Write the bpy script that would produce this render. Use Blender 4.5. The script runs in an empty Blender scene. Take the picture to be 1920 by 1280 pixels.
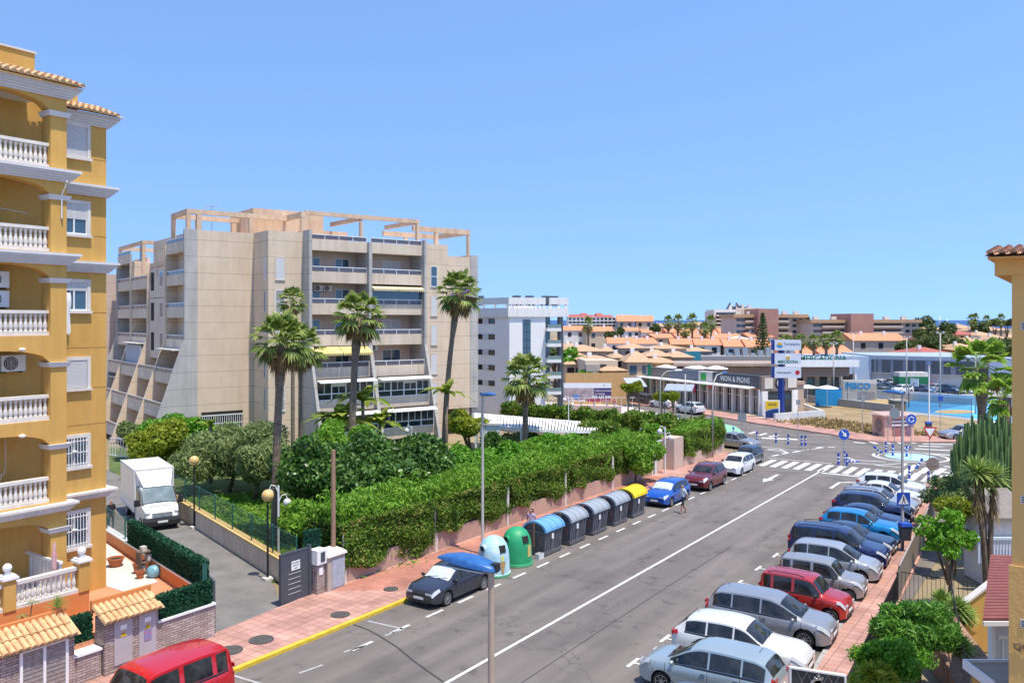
import bpy, math, random
import numpy as np
from mathutils import Vector, Matrix
random.seed(7); RNG=np.random.default_rng(11)
sc=bpy.context.scene; COL=sc.collection
PI=math.pi; R=math.radians
# ---------------- camera, sky, sun, exposure
H=11.5; FPX=1590.0
cam=bpy.data.cameras.new('camera'); co=bpy.data.objects.new('camera',cam); COL.objects.link(co)
co.location=(0,0,H); co.rotation_euler=(R(90),0,0)
cam.sensor_width=36; cam.lens=36*FPX/1920; cam.shift_y=-40/1920; cam.clip_start=.5; cam.clip_end=60000
sc.camera=co
SUN_EL=R(71); SUN_AZ=math.atan2(.70,-.71)      # azimuth measured from +Y towards +X
w=bpy.data.worlds.new('World'); sc.world=w; w.use_nodes=True
nt=w.node_tree; nt.nodes.clear()
sky=nt.nodes.new('ShaderNodeTexSky'); sky.sky_type='NISHITA'; sky.sun_disc=False
sky.sun_elevation=SUN_EL; sky.sun_rotation=SUN_AZ; sky.air_density=1.15; sky.dust_density=.25; sky.ozone_density=3.2; sky.altitude=0
hs=nt.nodes.new('ShaderNodeHueSaturation'); hs.inputs['Saturation'].default_value=1.0; hs.inputs['Value'].default_value=1.0
gm=nt.nodes.new('ShaderNodeGamma'); gm.inputs[1].default_value=1.0
bg=nt.nodes.new('ShaderNodeBackground'); bg.inputs[1].default_value=.15
wo=nt.nodes.new('ShaderNodeOutputWorld')
tcw=nt.nodes.new('ShaderNodeTexCoord'); va=nt.nodes.new('ShaderNodeVectorMath'); va.operation='ADD'; va.inputs[1].default_value=(0,0,.27)
vn=nt.nodes.new('ShaderNodeVectorMath'); vn.operation='NORMALIZE'; nt.links.new(tcw.outputs['Generated'],va.inputs[0]); nt.links.new(va.outputs[0],vn.inputs[0]); nt.links.new(vn.outputs[0],sky.inputs[0])
nt.links.new(sky.outputs[0],gm.inputs[0]); nt.links.new(gm.outputs[0],hs.inputs['Color']); tint=nt.nodes.new('ShaderNodeVectorMath'); tint.operation='MULTIPLY'; tint.inputs[1].default_value=(1.24,1.37,1.54); nt.links.new(hs.outputs[0],tint.inputs[0]); nt.links.new(tint.outputs[0],bg.inputs[0]); nt.links.new(bg.outputs[0],wo.inputs[0])
sl=bpy.data.lights.new('sun','SUN'); sl.energy=4.9; sl.angle=R(.55); sl.color=(1,.925,.79)
so=bpy.data.objects.new('sun',sl); COL.objects.link(so)
sd=Vector((math.sin(SUN_AZ)*math.cos(SUN_EL),math.cos(SUN_AZ)*math.cos(SUN_EL),math.sin(SUN_EL)))
so.rotation_euler=sd.to_track_quat('Z','Y').to_euler(); so.location=(0,0,80)
sc.view_settings.view_transform='Standard'; sc.view_settings.look='None'; sc.view_settings.exposure=0.22; sc.view_settings.gamma=1
try:
    sc.cycles.max_bounces=6; sc.cycles.transparent_max_bounces=12; sc.cycles.diffuse_bounces=3
except Exception: pass
# ---------------- frames
ANG=math.atan2(.82722,.56188); DX,DY=math.cos(ANG),math.sin(ANG)
def W(s,t,z=0): return (DX*s-DY*t, DY*s+DX*t, z)
def G(u,v,z=0):
    Y=FPX*(H-z)/(v-600); return ((u-960)/FPX*Y, Y, z)
def AT(u,Y,z=0): return ((u-960)/FPX*Y, Y, z)
def ZV(v,Y): return H-(v-600)*Y/FPX
# ---------------- mesh builder
class MB:
    def __init__(s,xf=None): s.v=[];s.f=[];s.m=[];s.xf=xf
    def pt(s,p):
        s.v.append(tuple(s.xf(*p)) if s.xf else tuple(p)); return len(s.v)-1
    def face(s,pts,m=0): s.f.append([s.pt(p) for p in pts]); s.m.append(m); return s
    def idx(s,ids,m=0): s.f.append(list(ids)); s.m.append(m)
    def hexa(s,b,t,m=0):
        i=[s.pt(p) for p in b]+[s.pt(p) for p in t]; n=len(b)
        s.idx(i[:n][::-1],m); s.idx(i[n:],m)
        for k in range(n): s.idx([i[k],i[(k+1)%n],i[n+(k+1)%n],i[n+k]],m)
        return s
    def box(s,x0,x1,y0,y1,z0,z1,m=0):
        if x0>x1:x0,x1=x1,x0
        if y0>y1:y0,y1=y1,y0
        return s.hexa([(x0,y0,z0),(x1,y0,z0),(x1,y1,z0),(x0,y1,z0)],[(x0,y0,z1),(x1,y0,z1),(x1,y1,z1),(x0,y1,z1)],m)
    def prism(s,poly,a0,a1,ax='z',m=0):   # poly is 2D in the other two axes (x: (y,z), y: (x,z), z: (x,y))
        def q(p,a): return {'z':(p[0],p[1],a),'y':(p[0],a,p[1]),'x':(a,p[0],p[1])}[ax]
        i=[s.pt(q(p,a0)) for p in poly]+[s.pt(q(p,a1)) for p in poly]; n=len(poly)
        s.idx(i[:n][::-1],m); s.idx(i[n:],m)
        for k in range(n): s.idx([i[k],i[(k+1)%n],i[n+(k+1)%n],i[n+k]],m)
        return s
    def tube(s,path,r,n=8,m=0,cap=True):
        path=[Vector(p) for p in path]; rs=r if isinstance(r,(list,tuple)) else [r]*len(path)
        rings=[]; up=None
        for k,p in enumerate(path):
            t=(path[min(k+1,len(path)-1)]-path[max(k-1,0)]); t=t.normalized() if t.length>1e-9 else Vector((0,0,1))
            if up is None: up=Vector((1,0,0)) if abs(t.x)<.9 else Vector((0,1,0))
            a=(up-t*up.dot(t)).normalized(); b=t.cross(a); up=a
            rings.append([s.pt(p+(a*math.cos(2*PI*j/n)+b*math.sin(2*PI*j/n))*rs[k]) for j in range(n)])
        for k in range(len(rings)-1):
            for j in range(n): s.idx([rings[k][j],rings[k][(j+1)%n],rings[k+1][(j+1)%n],rings[k+1][j]],m)
        if cap: s.idx(rings[0][::-1],m); s.idx(rings[-1],m)
        return s
    def lathe(s,prof,n=16,c=(0,0,0),m=0,ax='z',cap=True):
        rings=[]
        for r,h in prof:
            ring=[]
            for j in range(n):
                a=2*PI*j/n; x,y=r*math.cos(a),r*math.sin(a)
                p={'z':(x,y,h),'y':(x,h,y),'x':(h,x,y)}[ax]
                ring.append(s.pt((p[0]+c[0],p[1]+c[1],p[2]+c[2])))
            rings.append(ring)
        for k in range(len(rings)-1):
            for j in range(n): s.idx([rings[k][j],rings[k][(j+1)%n],rings[k+1][(j+1)%n],rings[k+1][j]],m)
        if cap: s.idx(rings[0][::-1],m); s.idx(rings[-1],m)
        return s
    def ell(s,c,r,n=12,k=8,m=0):
        rr=r if isinstance(r,(tuple,list)) else (r,r,r)
        rings=[]
        for a in range(k+1):
            th=-PI/2+PI*a/k; th=max(-PI/2+.02,min(PI/2-.02,th))
            rings.append([s.pt((c[0]+rr[0]*math.cos(th)*math.cos(2*PI*j/n),c[1]+rr[1]*math.cos(th)*math.sin(2*PI*j/n),c[2]+rr[2]*math.sin(th))) for j in range(n)])
        for a in range(k):
            for j in range(n): s.idx([rings[a][j],rings[a][(j+1)%n],rings[a+1][(j+1)%n],rings[a+1][j]],m)
        return s
    def build(s,name,mats,parent=None,smooth=False,loc=None,rz=None,auto=None):
        me=bpy.data.meshes.new(name); me.from_pydata(s.v,[],s.f)
        for mm in (mats if isinstance(mats,(list,tuple)) else [mats]): me.materials.append(mm)
        if s.m and max(s.m)>0: me.polygons.foreach_set('material_index',s.m)
        if smooth: me.polygons.foreach_set('use_smooth',[True]*len(s.f))
        if auto is not None:
            me.polygons.foreach_set('use_smooth',[True]*len(s.f)); me.set_sharp_from_angle(angle=R(auto))
        me.update()
        o=bpy.data.objects.new(name,me); COL.objects.link(o)
        if parent: o.parent=parent
        if loc is not None: o.location=loc
        if rz is not None: o.rotation_euler=(0,0,rz)
        return o
def tag(o,label,cat,group=None,kind=None):
    if label: o['label']=label
    if cat: o['category']=cat
    if group: o['group']=group
    if kind: o['kind']=kind
    return o
def empty(name,loc,rz=0,label=None,cat=None,group=None,scale=None):
    o=bpy.data.objects.new(name,None); COL.objects.link(o); o.location=loc; o.rotation_euler=(0,0,rz); o.empty_display_size=.3
    if scale: o.scale=(scale,)*3 if not isinstance(scale,tuple) else scale
    return tag(o,label,cat,group)
CH={}
def kids(o): return CH.get(o.name) or [c for c in bpy.data.objects if c.parent==o]
def dup(root,loc,rz=0,label=None,cat=None,group=None,scale=None):
    r=root.copy(); COL.objects.link(r); r.location=loc; r.rotation_euler=(0,0,rz)
    if scale: r.scale=(scale,)*3 if not isinstance(scale,tuple) else scale
    tag(r,label,cat,group)
    for ch in root.children:
        c=ch.copy(); COL.objects.link(c); c.parent=r
        for g in ch.children:
            d=g.copy(); COL.objects.link(d); d.parent=c
    return r
# ---------------- materials
MT={}
def mat(name,c,rough=.8,streak=0,var=.12,scale=2.0,detail=6,bump=0,bscale=None,metal=0,c2=None,spec=.5,coat=0,joint=None,jw=.02,stretch=None,grad=None):
    if name in MT: return MT[name]
    m=bpy.data.materials.new(name); m.use_nodes=True; n=m.node_tree; b=n.nodes['Principled BSDF']
    b.inputs['Roughness'].default_value=rough; b.inputs['Metallic'].default_value=metal
    b.inputs['Specular IOR Level'].default_value=spec
    if coat: b.inputs['Coat Weight'].default_value=coat; b.inputs['Coat Roughness'].default_value=.04
    tc=n.nodes.new('ShaderNodeTexCoord'); src=tc.outputs['Object']
    if stretch:
        mp=n.nodes.new('ShaderNodeMapping'); mp.inputs['Scale'].default_value=stretch; n.links.new(src,mp.inputs[0]); src2=mp.outputs[0]
    else: src2=src
    col=None
    if var>0 or c2:
        nz=n.nodes.new('ShaderNodeTexNoise'); nz.inputs['Scale'].default_value=scale; nz.inputs['Detail'].default_value=detail; nz.inputs['Roughness'].default_value=.62
        n.links.new(src2,nz.inputs['Vector'])
        cr=n.nodes.new('ShaderNodeValToRGB'); cr.color_ramp.elements[0].position=.3; cr.color_ramp.elements[1].position=.7
        lo=tuple(max(0,x*(1-var)) for x in c); hi=tuple(min(1,x*(1+var)) for x in c)
        if c2: lo,hi=c,c2
        cr.color_ramp.elements[0].color=(*lo,1); cr.color_ramp.elements[1].color=(*hi,1)
        n.links.new(nz.outputs['Fac'],cr.inputs[0]); col=cr.outputs[0]
    if joint:   # horizontal joints every `joint` metres of height
        sp=n.nodes.new('ShaderNodeSeparateXYZ'); n.links.new(src,sp.inputs[0])
        m1=n.nodes.new('ShaderNodeMath'); m1.operation='DIVIDE'; m1.inputs[1].default_value=joint; n.links.new(sp.outputs[2],m1.inputs[0])
        m2=n.nodes.new('ShaderNodeMath'); m2.operation='FRACT'; n.links.new(m1.outputs[0],m2.inputs[0])
        m3=n.nodes.new('ShaderNodeMath'); m3.operation='LESS_THAN'; m3.inputs[1].default_value=jw/joint; n.links.new(m2.outputs[0],m3.inputs[0])
        mx=n.nodes.new('ShaderNodeMix'); mx.data_type='RGBA'; n.links.new(m3.outputs[0],mx.inputs['Factor']); n.links.new(col,mx.inputs['A'])
        mx.inputs['B'].default_value=(*[x*.55 for x in c],1); col=mx.outputs['Result']
    if streak and col is not None:
        mp2=n.nodes.new('ShaderNodeMapping'); mp2.inputs['Scale'].default_value=(1.6,1.6,.12); n.links.new(src,mp2.inputs[0])
        n2=n.nodes.new('ShaderNodeTexNoise'); n2.inputs['Scale'].default_value=1.3; n2.inputs['Detail'].default_value=9; n2.inputs['Roughness'].default_value=.7; n.links.new(mp2.outputs[0],n2.inputs['Vector'])
        r2=n.nodes.new('ShaderNodeMapRange'); r2.inputs[1].default_value=.42; r2.inputs[2].default_value=.72; r2.inputs[3].default_value=1.0; r2.inputs[4].default_value=1-streak; n.links.new(n2.outputs[0],r2.inputs[0])
        v2=n.nodes.new('ShaderNodeVectorMath'); v2.operation='SCALE'; n.links.new(col,v2.inputs[0]); n.links.new(r2.outputs[0],v2.inputs['Scale']); col=v2.outputs[0]
    if col is not None: n.links.new(col,b.inputs['Base Color'])
    else: b.inputs['Base Color'].default_value=(*c,1)
    if bump:
        nb=n.nodes.new('ShaderNodeTexNoise'); nb.inputs['Scale'].default_value=bscale or scale*6; nb.inputs['Detail'].default_value=4
        n.links.new(src2,nb.inputs['Vector']); bp=n.nodes.new('ShaderNodeBump'); bp.inputs['Strength'].default_value=bump; bp.inputs['Distance'].default_value=.03
        n.links.new(nb.outputs['Fac'],bp.inputs['Height']); n.links.new(bp.outputs[0],b.inputs['Normal'])
    MT[name]=m; return m
def brickmat(name,c1,c2,cm,bw,bh,mortar=.012,rough=.85,plane='xy',offset=.5,bump=.3,var=.15,rot=0):
    m=bpy.data.materials.new(name); m.use_nodes=True; n=m.node_tree; b=n.nodes['Principled BSDF']; b.inputs['Roughness'].default_value=rough
    tc=n.nodes.new('ShaderNodeTexCoord'); src=tc.outputs['Object']
    if plane!='xy':
        sp=n.nodes.new('ShaderNodeSeparateXYZ'); cb=n.nodes.new('ShaderNodeCombineXYZ'); n.links.new(src,sp.inputs[0])
        if plane=='auto':
            ad=n.nodes.new('ShaderNodeMath'); ad.operation='ADD'; n.links.new(sp.outputs[0],ad.inputs[0]); n.links.new(sp.outputs[1],ad.inputs[1]); n.links.new(ad.outputs[0],cb.inputs[0])
        else: n.links.new(sp.outputs[0 if plane=='xz' else 1],cb.inputs[0])
        n.links.new(sp.outputs[2],cb.inputs[1]); src=cb.outputs[0]
    if rot:
        mp=n.nodes.new('ShaderNodeMapping'); mp.inputs['Rotation'].default_value=(0,0,rot); n.links.new(src,mp.inputs[0]); src=mp.outputs[0]
    br=n.nodes.new('ShaderNodeTexBrick'); br.inputs['Scale'].default_value=1; br.inputs['Brick Width'].default_value=bw; br.inputs['Row Height'].default_value=bh
    br.inputs['Mortar Size'].default_value=mortar; br.offset=offset; br.inputs['Color1'].default_value=(*c1,1); br.inputs['Color2'].default_value=(*c2,1); br.inputs['Mortar'].default_value=(*cm,1)
    n.links.new(src,br.inputs['Vector'])
    nz=n.nodes.new('ShaderNodeTexNoise'); nz.inputs['Scale'].default_value=.7; nz.inputs['Detail'].default_value=8; n.links.new(tc.outputs['Object'],nz.inputs['Vector'])
    mr=n.nodes.new('ShaderNodeMapRange'); mr.inputs[1].default_value=.3; mr.inputs[2].default_value=.7; mr.inputs[3].default_value=1-var; mr.inputs[4].default_value=1+var; n.links.new(nz.outputs[0],mr.inputs[0])
    ml=n.nodes.new('ShaderNodeVectorMath'); ml.operation='SCALE'; n.links.new(br.outputs['Color'],ml.inputs[0]); n.links.new(mr.outputs[0],ml.inputs['Scale'])
    n.links.new(ml.outputs[0],b.inputs['Base Color'])
    if bump:
        bp=n.nodes.new('ShaderNodeBump'); bp.inputs['Strength'].default_value=bump; bp.inputs['Distance'].default_value=.02; bp.invert=True
        n.links.new(br.outputs['Fac'],bp.inputs['Height']); n.links.new(bp.outputs[0],b.inputs['Normal'])
    MT[name]=m; return m
def leafmat(name,dark,light,rough=.55,trans=.25,yellow=None):
    m=bpy.data.materials.new(name); m.use_nodes=True; n=m.node_tree; b=n.nodes['Principled BSDF']; b.inputs['Roughness'].default_value=rough; b.inputs['Specular IOR Level'].default_value=.35
    g=n.nodes.new('ShaderNodeNewGeometry'); cr=n.nodes.new('ShaderNodeValToRGB')
    cr.color_ramp.elements[0].color=(*dark,1); cr.color_ramp.elements[1].color=(*light,1)
    if yellow: e=cr.color_ramp.elements.new(.93); e.color=(*light,1); cr.color_ramp.elements[-1].color=(*yellow,1)
    tc=n.nodes.new('ShaderNodeTexCoord'); nz=n.nodes.new('ShaderNodeTexNoise'); nz.inputs['Scale'].default_value=.9; nz.inputs['Detail'].default_value=2; n.links.new(tc.outputs['Object'],nz.inputs['Vector'])
    mr=n.nodes.new('ShaderNodeMapRange'); mr.inputs[1].default_value=.35; mr.inputs[2].default_value=.65; mr.inputs[3].default_value=-.25; mr.inputs[4].default_value=.25; n.links.new(nz.outputs[0],mr.inputs[0])
    ad=n.nodes.new('ShaderNodeMath'); ad.operation='ADD'; ad.use_clamp=True; n.links.new(g.outputs['Random Per Island'],ad.inputs[0]); n.links.new(mr.outputs[0],ad.inputs[1])
    n.links.new(ad.outputs[0],cr.inputs[0]); n.links.new(cr.outputs[0],b.inputs['Base Color'])
    t=n.nodes.new('ShaderNodeBsdfTranslucent'); n.links.new(cr.outputs[0],t.inputs[0]); mx=n.nodes.new('ShaderNodeMixShader'); mx.inputs[0].default_value=trans
    n.links.new(b.outputs[0],mx.inputs[1]); n.links.new(t.outputs[0],mx.inputs[2]); n.links.new(mx.outputs[0],n.nodes['Material Output'].inputs[0])
    MT[name]=m; return m
# named materials
M=type('M',(),{})()
M.asphalt=mat('asphalt',(.135,.13,.125),.9,c2=(.175,.17,.162),scale=.35,detail=12,bump=.25,bscale=60)
M.asphalt2=mat('asphalt_patch',(.125,.12,.115),.9,c2=(.165,.16,.155),scale=.6,detail=10)
M.earth=mat('dry_earth',(.30,.22,.13),.95,c2=(.42,.33,.20),scale=.12,detail=12,bump=.3,bscale=8)
M.drygrass=mat('dry_grass_ground',(.20,.13,.06),.95,c2=(.40,.30,.16),scale=.35,detail=12,bump=.4,bscale=10)
M.lawn=mat('lawn_ground',(.05,.09,.02),.95,c2=(.13,.17,.045),scale=.8,detail=10,bump=.4,bscale=20)
M.driveway=mat('driveway_paving',(.13,.122,.115),.9,c2=(.22,.205,.19),scale=.8,detail=14,bump=.3,bscale=40)
M.line=mat('road_paint',(.42,.41,.39),.8,c2=(.76,.74,.71),scale=5,detail=12)
M.lineworn=mat('worn_road_paint',(.28,.28,.27),.8,c2=(.48,.47,.46),scale=4,detail=10)
M.yline=mat('yellow_paint',(.55,.36,.02),.7,c2=(.72,.50,.05),scale=3,detail=8)
M.kerb=mat('kerb_stone',(.30,.28,.25),.9,c2=(.40,.38,.34),scale=1.5)
M.patch=mat('tar_seal',(.045,.043,.042),.8,var=.2,scale=3)
M.pave=brickmat('pink_paving',(.49,.265,.21),(.41,.215,.165),(.25,.15,.12),.4,.4,.018,offset=0,bump=.3,var=.30)
M.pave2=brickmat('red_paving',(.45,.17,.11),(.50,.22,.15),(.24,.12,.09),.22,.11,.012,bump=.2,var=.28,rot=.78)
M.paveY=mat('tan_paving',(.55,.40,.25),.9,c2=(.68,.52,.34),scale=.5)
M.white=mat('white_plaster',(.78,.76,.72),.85,c2=(.84,.82,.78),scale=1.2,streak=.15)
M.whitep=mat('white_paint',(.80,.79,.77),.5,var=.04)
M.sea=None
M.ochre=mat('ochre_plaster',(.56,.31,.068),.9,c2=(.64,.37,.10),scale=.6,detail=10,streak=.16,bump=.15,bscale=60)
M.orange=mat('orange_plaster',(.60,.20,.055),.9,c2=(.68,.26,.085),scale=.7,detail=10,bump=.1,bscale=50)
M.trim=mat('stone_trim',(.64,.58,.52),.8,c2=(.74,.69,.63),scale=1.5,streak=.2)
M.greytrim=mat('cornice_paint',(.58,.57,.56),.8,c2=(.66,.65,.64),scale=1.5)
M.cream=mat('cream_concrete',(.63,.485,.345),.92,c2=(.72,.57,.42),scale=.5,detail=12,bump=.15,bscale=25,joint=1.41,jw=.035,streak=.13)
M.creamp=mat('cream_panel',(.61,.485,.365),.92,c2=(.71,.585,.455),scale=.45,detail=12,streak=.24)
M.creamrec=mat('pink_plaster_recess',(.60,.46,.37),.92,c2=(.68,.54,.44),scale=.6)
M.peach=mat('peach_concrete',(.62,.42,.27),.92,c2=(.74,.53,.37),scale=.6,detail=12,streak=.3)
M.greyc=mat('grey_concrete',(.40,.375,.345),.92,c2=(.52,.485,.44),scale=.5,detail=12,streak=.25,bump=.2,bscale=25,joint=1.41,jw=.035)
M.glass=mat('window_glass',(.02,.03,.04),.06,var=0,spec=.8)
M.glassb=mat('blue_tint_glass',(.04,.09,.13),.05,var=0,spec=.9)
M.railglass=mat('smoked_rail_glass',(.10,.09,.11),.15,var=.1,scale=1,spec=.6)
M.curtain=mat('curtain',(.30,.29,.26),.9,var=.15,scale=6)
M.shutter=mat('roller_shutter',(.58,.57,.56),.6,var=.05,scale=1)
M.alu=mat('white_aluminium',(.75,.75,.74),.35,var=.03)
M.black=mat('black_metal',(.015,.015,.016),.5,var=.1)
M.dark=mat('dark_opening',(.02,.018,.016),.9,var=.2)
M.darkgrey=mat('anthracite_paint',(.055,.065,.08),.45,c2=(.07,.08,.095),scale=2)
M.steel=mat('galvanised_steel',(.42,.43,.43),.42,metal=.6,var=.1,scale=5)
M.lamppole=mat('grey_pole_paint',(.40,.37,.34),.55,c2=(.46,.43,.39),scale=3)
M.blue=mat('blue_lamp_shell',(.015,.085,.28),.4,c2=(.04,.15,.38),scale=7,detail=10)
M.green=mat('green_mesh',(.02,.10,.075),.6,var=.2)
M.greenpost=mat('green_post_paint',(.02,.14,.115),.5,var=.1)
M.bark=mat('palm_bark',(.12,.085,.06),.95,c2=(.28,.21,.15),scale=3,detail=8,bump=.6,bscale=8,stretch=(1,1,3))
M.wood=mat('brown_bark',(.10,.07,.05),.95,c2=(.20,.15,.11),scale=4,bump=.5,bscale=12)
M.tile=mat('terracotta_tile',(.50,.27,.12),.85,c2=(.74,.50,.26),scale=3.5,detail=6)
M.tileo=mat('orange_roof_tile',(.54,.19,.085),.85,c2=(.72,.31,.16),scale=2.2,detail=8,stretch=(2.5,.5,.5))
M.tilet=mat('tan_roof_tile',(.40,.24,.13),.85,c2=(.58,.38,.23),scale=2.2,detail=8,stretch=(2.5,.5,.5))
M.tiler=mat('dark_red_roof',(.33,.08,.06),.85,c2=(.42,.13,.10),scale=1.2)
M.tyre=mat('tyre_rubber',(.02,.02,.02),.8,var=.2,scale=8)
M.rim=mat('alloy_rim',(.45,.45,.46),.3,metal=.7,var=.05)
M.plastic=mat('black_plastic',(.02,.02,.022),.55,var=.1)
M.lens=mat('headlight_lens',(.50,.52,.54),.08,var=.1,scale=9,spec=.8)
M.redlens=mat('tail_lens',(.35,.01,.01),.15,var=.1)
M.plate=mat('number_plate',(.72,.72,.70),.5,var=.05)
M.carglass=mat('car_glass',(.004,.006,.008),.03,c2=(.05,.05,.048),scale=1.9,detail=2,spec=.55)
M.shade=mat('sunshade_foil',(.42,.48,.50),.3,c2=(.65,.70,.72),scale=6)
L=M.L=type('L',(),{})()
L.ficus=leafmat('dark_leaf',(.03,.085,.015),(.14,.27,.05),.35,.25)
L.bright=leafmat('bright_leaf',(.07,.22,.01),(.19,.42,.03),.5,.35)
L.olive=leafmat('grey_green_leaf',(.14,.20,.06),(.32,.40,.15),.6,.4)
L.yell=leafmat('yellow_green_leaf',(.14,.21,.01),(.38,.42,.04),.55,.35)
L.hedge=leafmat('hedge_leaf',(.055,.13,.01),(.22,.34,.04),.6,.35,(.30,.22,.07))
L.hedge2=leafmat('hedge_top_leaf',(.09,.23,.012),(.25,.44,.045),.6,.35)
L.palm=leafmat('palm_leaf',(.10,.17,.025),(.40,.47,.12),.5,.45)
L.palmdry=leafmat('dry_palm_leaf',(.20,.12,.045),(.38,.26,.11),.7,.2)
L.oleander=leafmat('oleander_leaf',(.05,.16,.015),(.19,.40,.06),.45,.3)
L.yucca=leafmat('yucca_leaf',(.14,.24,.04),(.42,.52,.14),.5,.3)
L.far=leafmat('far_tree_leaf',(.05,.08,.02),(.16,.21,.06),.7,.2)
L.dry=leafmat('dry_weed_leaf',(.22,.15,.06),(.42,.32,.14),.8,.2)
L.cactus=mat('cactus_skin',(.07,.14,.035),.6,c2=(.20,.30,.09),scale=2.5,detail=5,bump=.2)
L.screen=leafmat('artificial_hedge_leaf',(.006,.05,.022),(.02,.11,.05),.6,.1)
L.palmb=leafmat('bright_palm_leaf',(.16,.30,.03),(.42,.58,.09),.45,.5)
def asphaltmat(name,c,sx=1):
    m=mat(name,c,.92,c2=tuple(v*1.28 for v in c),scale=.55,detail=12,bump=.3,bscale=70,stretch=(sx,1,1)); n=m.node_tree; b=n.nodes['Principled BSDF']; src=b.inputs['Base Color'].links[0].from_socket
    tc=n.nodes.new('ShaderNodeTexCoord')
    def layer(src,scale,lo,hi,a,bv,det=4,st=None,vor=False):
        v=tc.outputs['Object']
        if st: mp=n.nodes.new('ShaderNodeMapping'); mp.inputs['Scale'].default_value=st; n.links.new(v,mp.inputs[0]); v=mp.outputs[0]
        if vor: t=n.nodes.new('ShaderNodeTexVoronoi'); t.feature='DISTANCE_TO_EDGE'; o=t.outputs['Distance']
        else: t=n.nodes.new('ShaderNodeTexNoise'); t.inputs['Detail'].default_value=det; o=t.outputs[0]
        t.inputs['Scale'].default_value=scale
        if vor:
            nn=n.nodes.new('ShaderNodeTexNoise'); nn.inputs['Scale'].default_value=.8; nn.inputs['Detail'].default_value=6; n.links.new(v,nn.inputs['Vector']); ad=n.nodes.new('ShaderNodeVectorMath'); ad.operation='MULTIPLY_ADD'; ad.inputs[1].default_value=(2.5,2.5,2.5); n.links.new(nn.outputs['Color'],ad.inputs[0]); n.links.new(v,ad.inputs[2]); n.links.new(ad.outputs[0],t.inputs['Vector'])
        else: n.links.new(v,t.inputs['Vector'])
        r=n.nodes.new('ShaderNodeMapRange'); r.inputs[1].default_value=lo; r.inputs[2].default_value=hi; r.inputs[3].default_value=a; r.inputs[4].default_value=bv; n.links.new(o,r.inputs[0])
        x=n.nodes.new('ShaderNodeVectorMath'); x.operation='SCALE'; n.links.new(src,x.inputs[0]); n.links.new(r.outputs[0],x.inputs['Scale']); return x.outputs[0]
    src=layer(src,38,.3,.7,.80,1.20,2); src=layer(src,.35,.52,.62,1,.84,8); src=layer(src,1.1,.61,.70,1,.66,7); src=layer(src,.12,0,.006,.62,1,vor=True)
    src=layer(src,.9,.38,.64,.86,1.14,3,(.05,1,1))
    n.links.new(src,b.inputs['Base Color']); return m
def paint(c,name,metal=.25):
    return mat('car_paint_'+name,c,.28,var=.03,metal=metal,coat=.8)
# ---------------- leaves
def leafmesh(name,C,size,material,parent=None,aspect=2.0,nrm=None,jit=.6,loc=None,droop=0):
    n=len(C); size=np.asarray(size)*np.ones(n)
    d=RNG.normal(size=(n,3))
    if nrm is not None: d=nrm*(1-jit)+d*jit
    d/=np.linalg.norm(d,axis=1)[:,None]+1e-9
    a=RNG.normal(size=(n,3)); a[:,2]-=droop; a-=d*(a*d).sum(1)[:,None]; a/=np.linalg.norm(a,axis=1)[:,None]+1e-9
    b=np.cross(d,a); s=size*RNG.uniform(.7,1.3,n); l=(a*(s*aspect*.5)[:,None]); q=b*(s*.5)[:,None]
    V=np.stack([C-l,C-l*.1+q,C+l,C-l*.1-q],1).reshape(-1,3).astype(np.float32)
    me=bpy.data.meshes.new(name); me.vertices.add(4*n); me.vertices.foreach_set('co',V.ravel())
    me.loops.add(4*n); me.loops.foreach_set('vertex_index',np.arange(4*n,dtype=np.int32))
    me.polygons.add(n); me.polygons.foreach_set('loop_start',np.arange(0,4*n,4,dtype=np.int32)); me.polygons.foreach_set('loop_total',np.full(n,4,dtype=np.int32))
    me.update(calc_edges=True); me.materials.append(material)
    o=bpy.data.objects.new(name,me); COL.objects.link(o)
    if parent: o.parent=parent
    if loc is not None: o.location=loc
    return o
def blob(n,c,r,shell=.55):
    d=RNG.normal(size=(n,3)); d/=np.linalg.norm(d,axis=1)[:,None]
    rad=(shell+(1-shell)*RNG.random(n)**.7)[:,None]
    return np.asarray(c)+d*rad*np.asarray(r), d
def crown(cl,n_per,leaf,material,parent,shell=.6,aspect=1.8,jit=.55,name='crown',droop=0):
    P=[];N=[]
    vol=[r[0]*r[1]*r[2] if isinstance(r,(tuple,list)) else r**3 for c,r in cl]; mv=max(vol)
    for (c,r),vv in zip(cl,vol):
        rr=(r,r,r) if not isinstance(r,(tuple,list)) else r
        k=max(30,int(n_per*(vv/mv)**.66)); p,d=blob(k,c,rr,shell); P.append(p);N.append(d)
    return leafmesh(name,np.concatenate(P),leaf,material,parent,aspect,np.concatenate(N),jit,droop=droop)
def clumps(n,R3,c,rmin,rmax,top=True):
    out=[]
    for i in range(n):
        d=Vector((random.gauss(0,1),random.gauss(0,1),random.gauss(0,1))).normalized()
        if top and d.z<-.3: d.z=-d.z*.5
        k=random.uniform(.5,.98); rr=random.uniform(rmin,rmax)
        out.append(((c[0]+d.x*R3[0]*k,c[1]+d.y*R3[1]*k,c[2]+d.z*R3[2]*k),(rr,rr,rr*.8)))
    return out
_fonts={}
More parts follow.
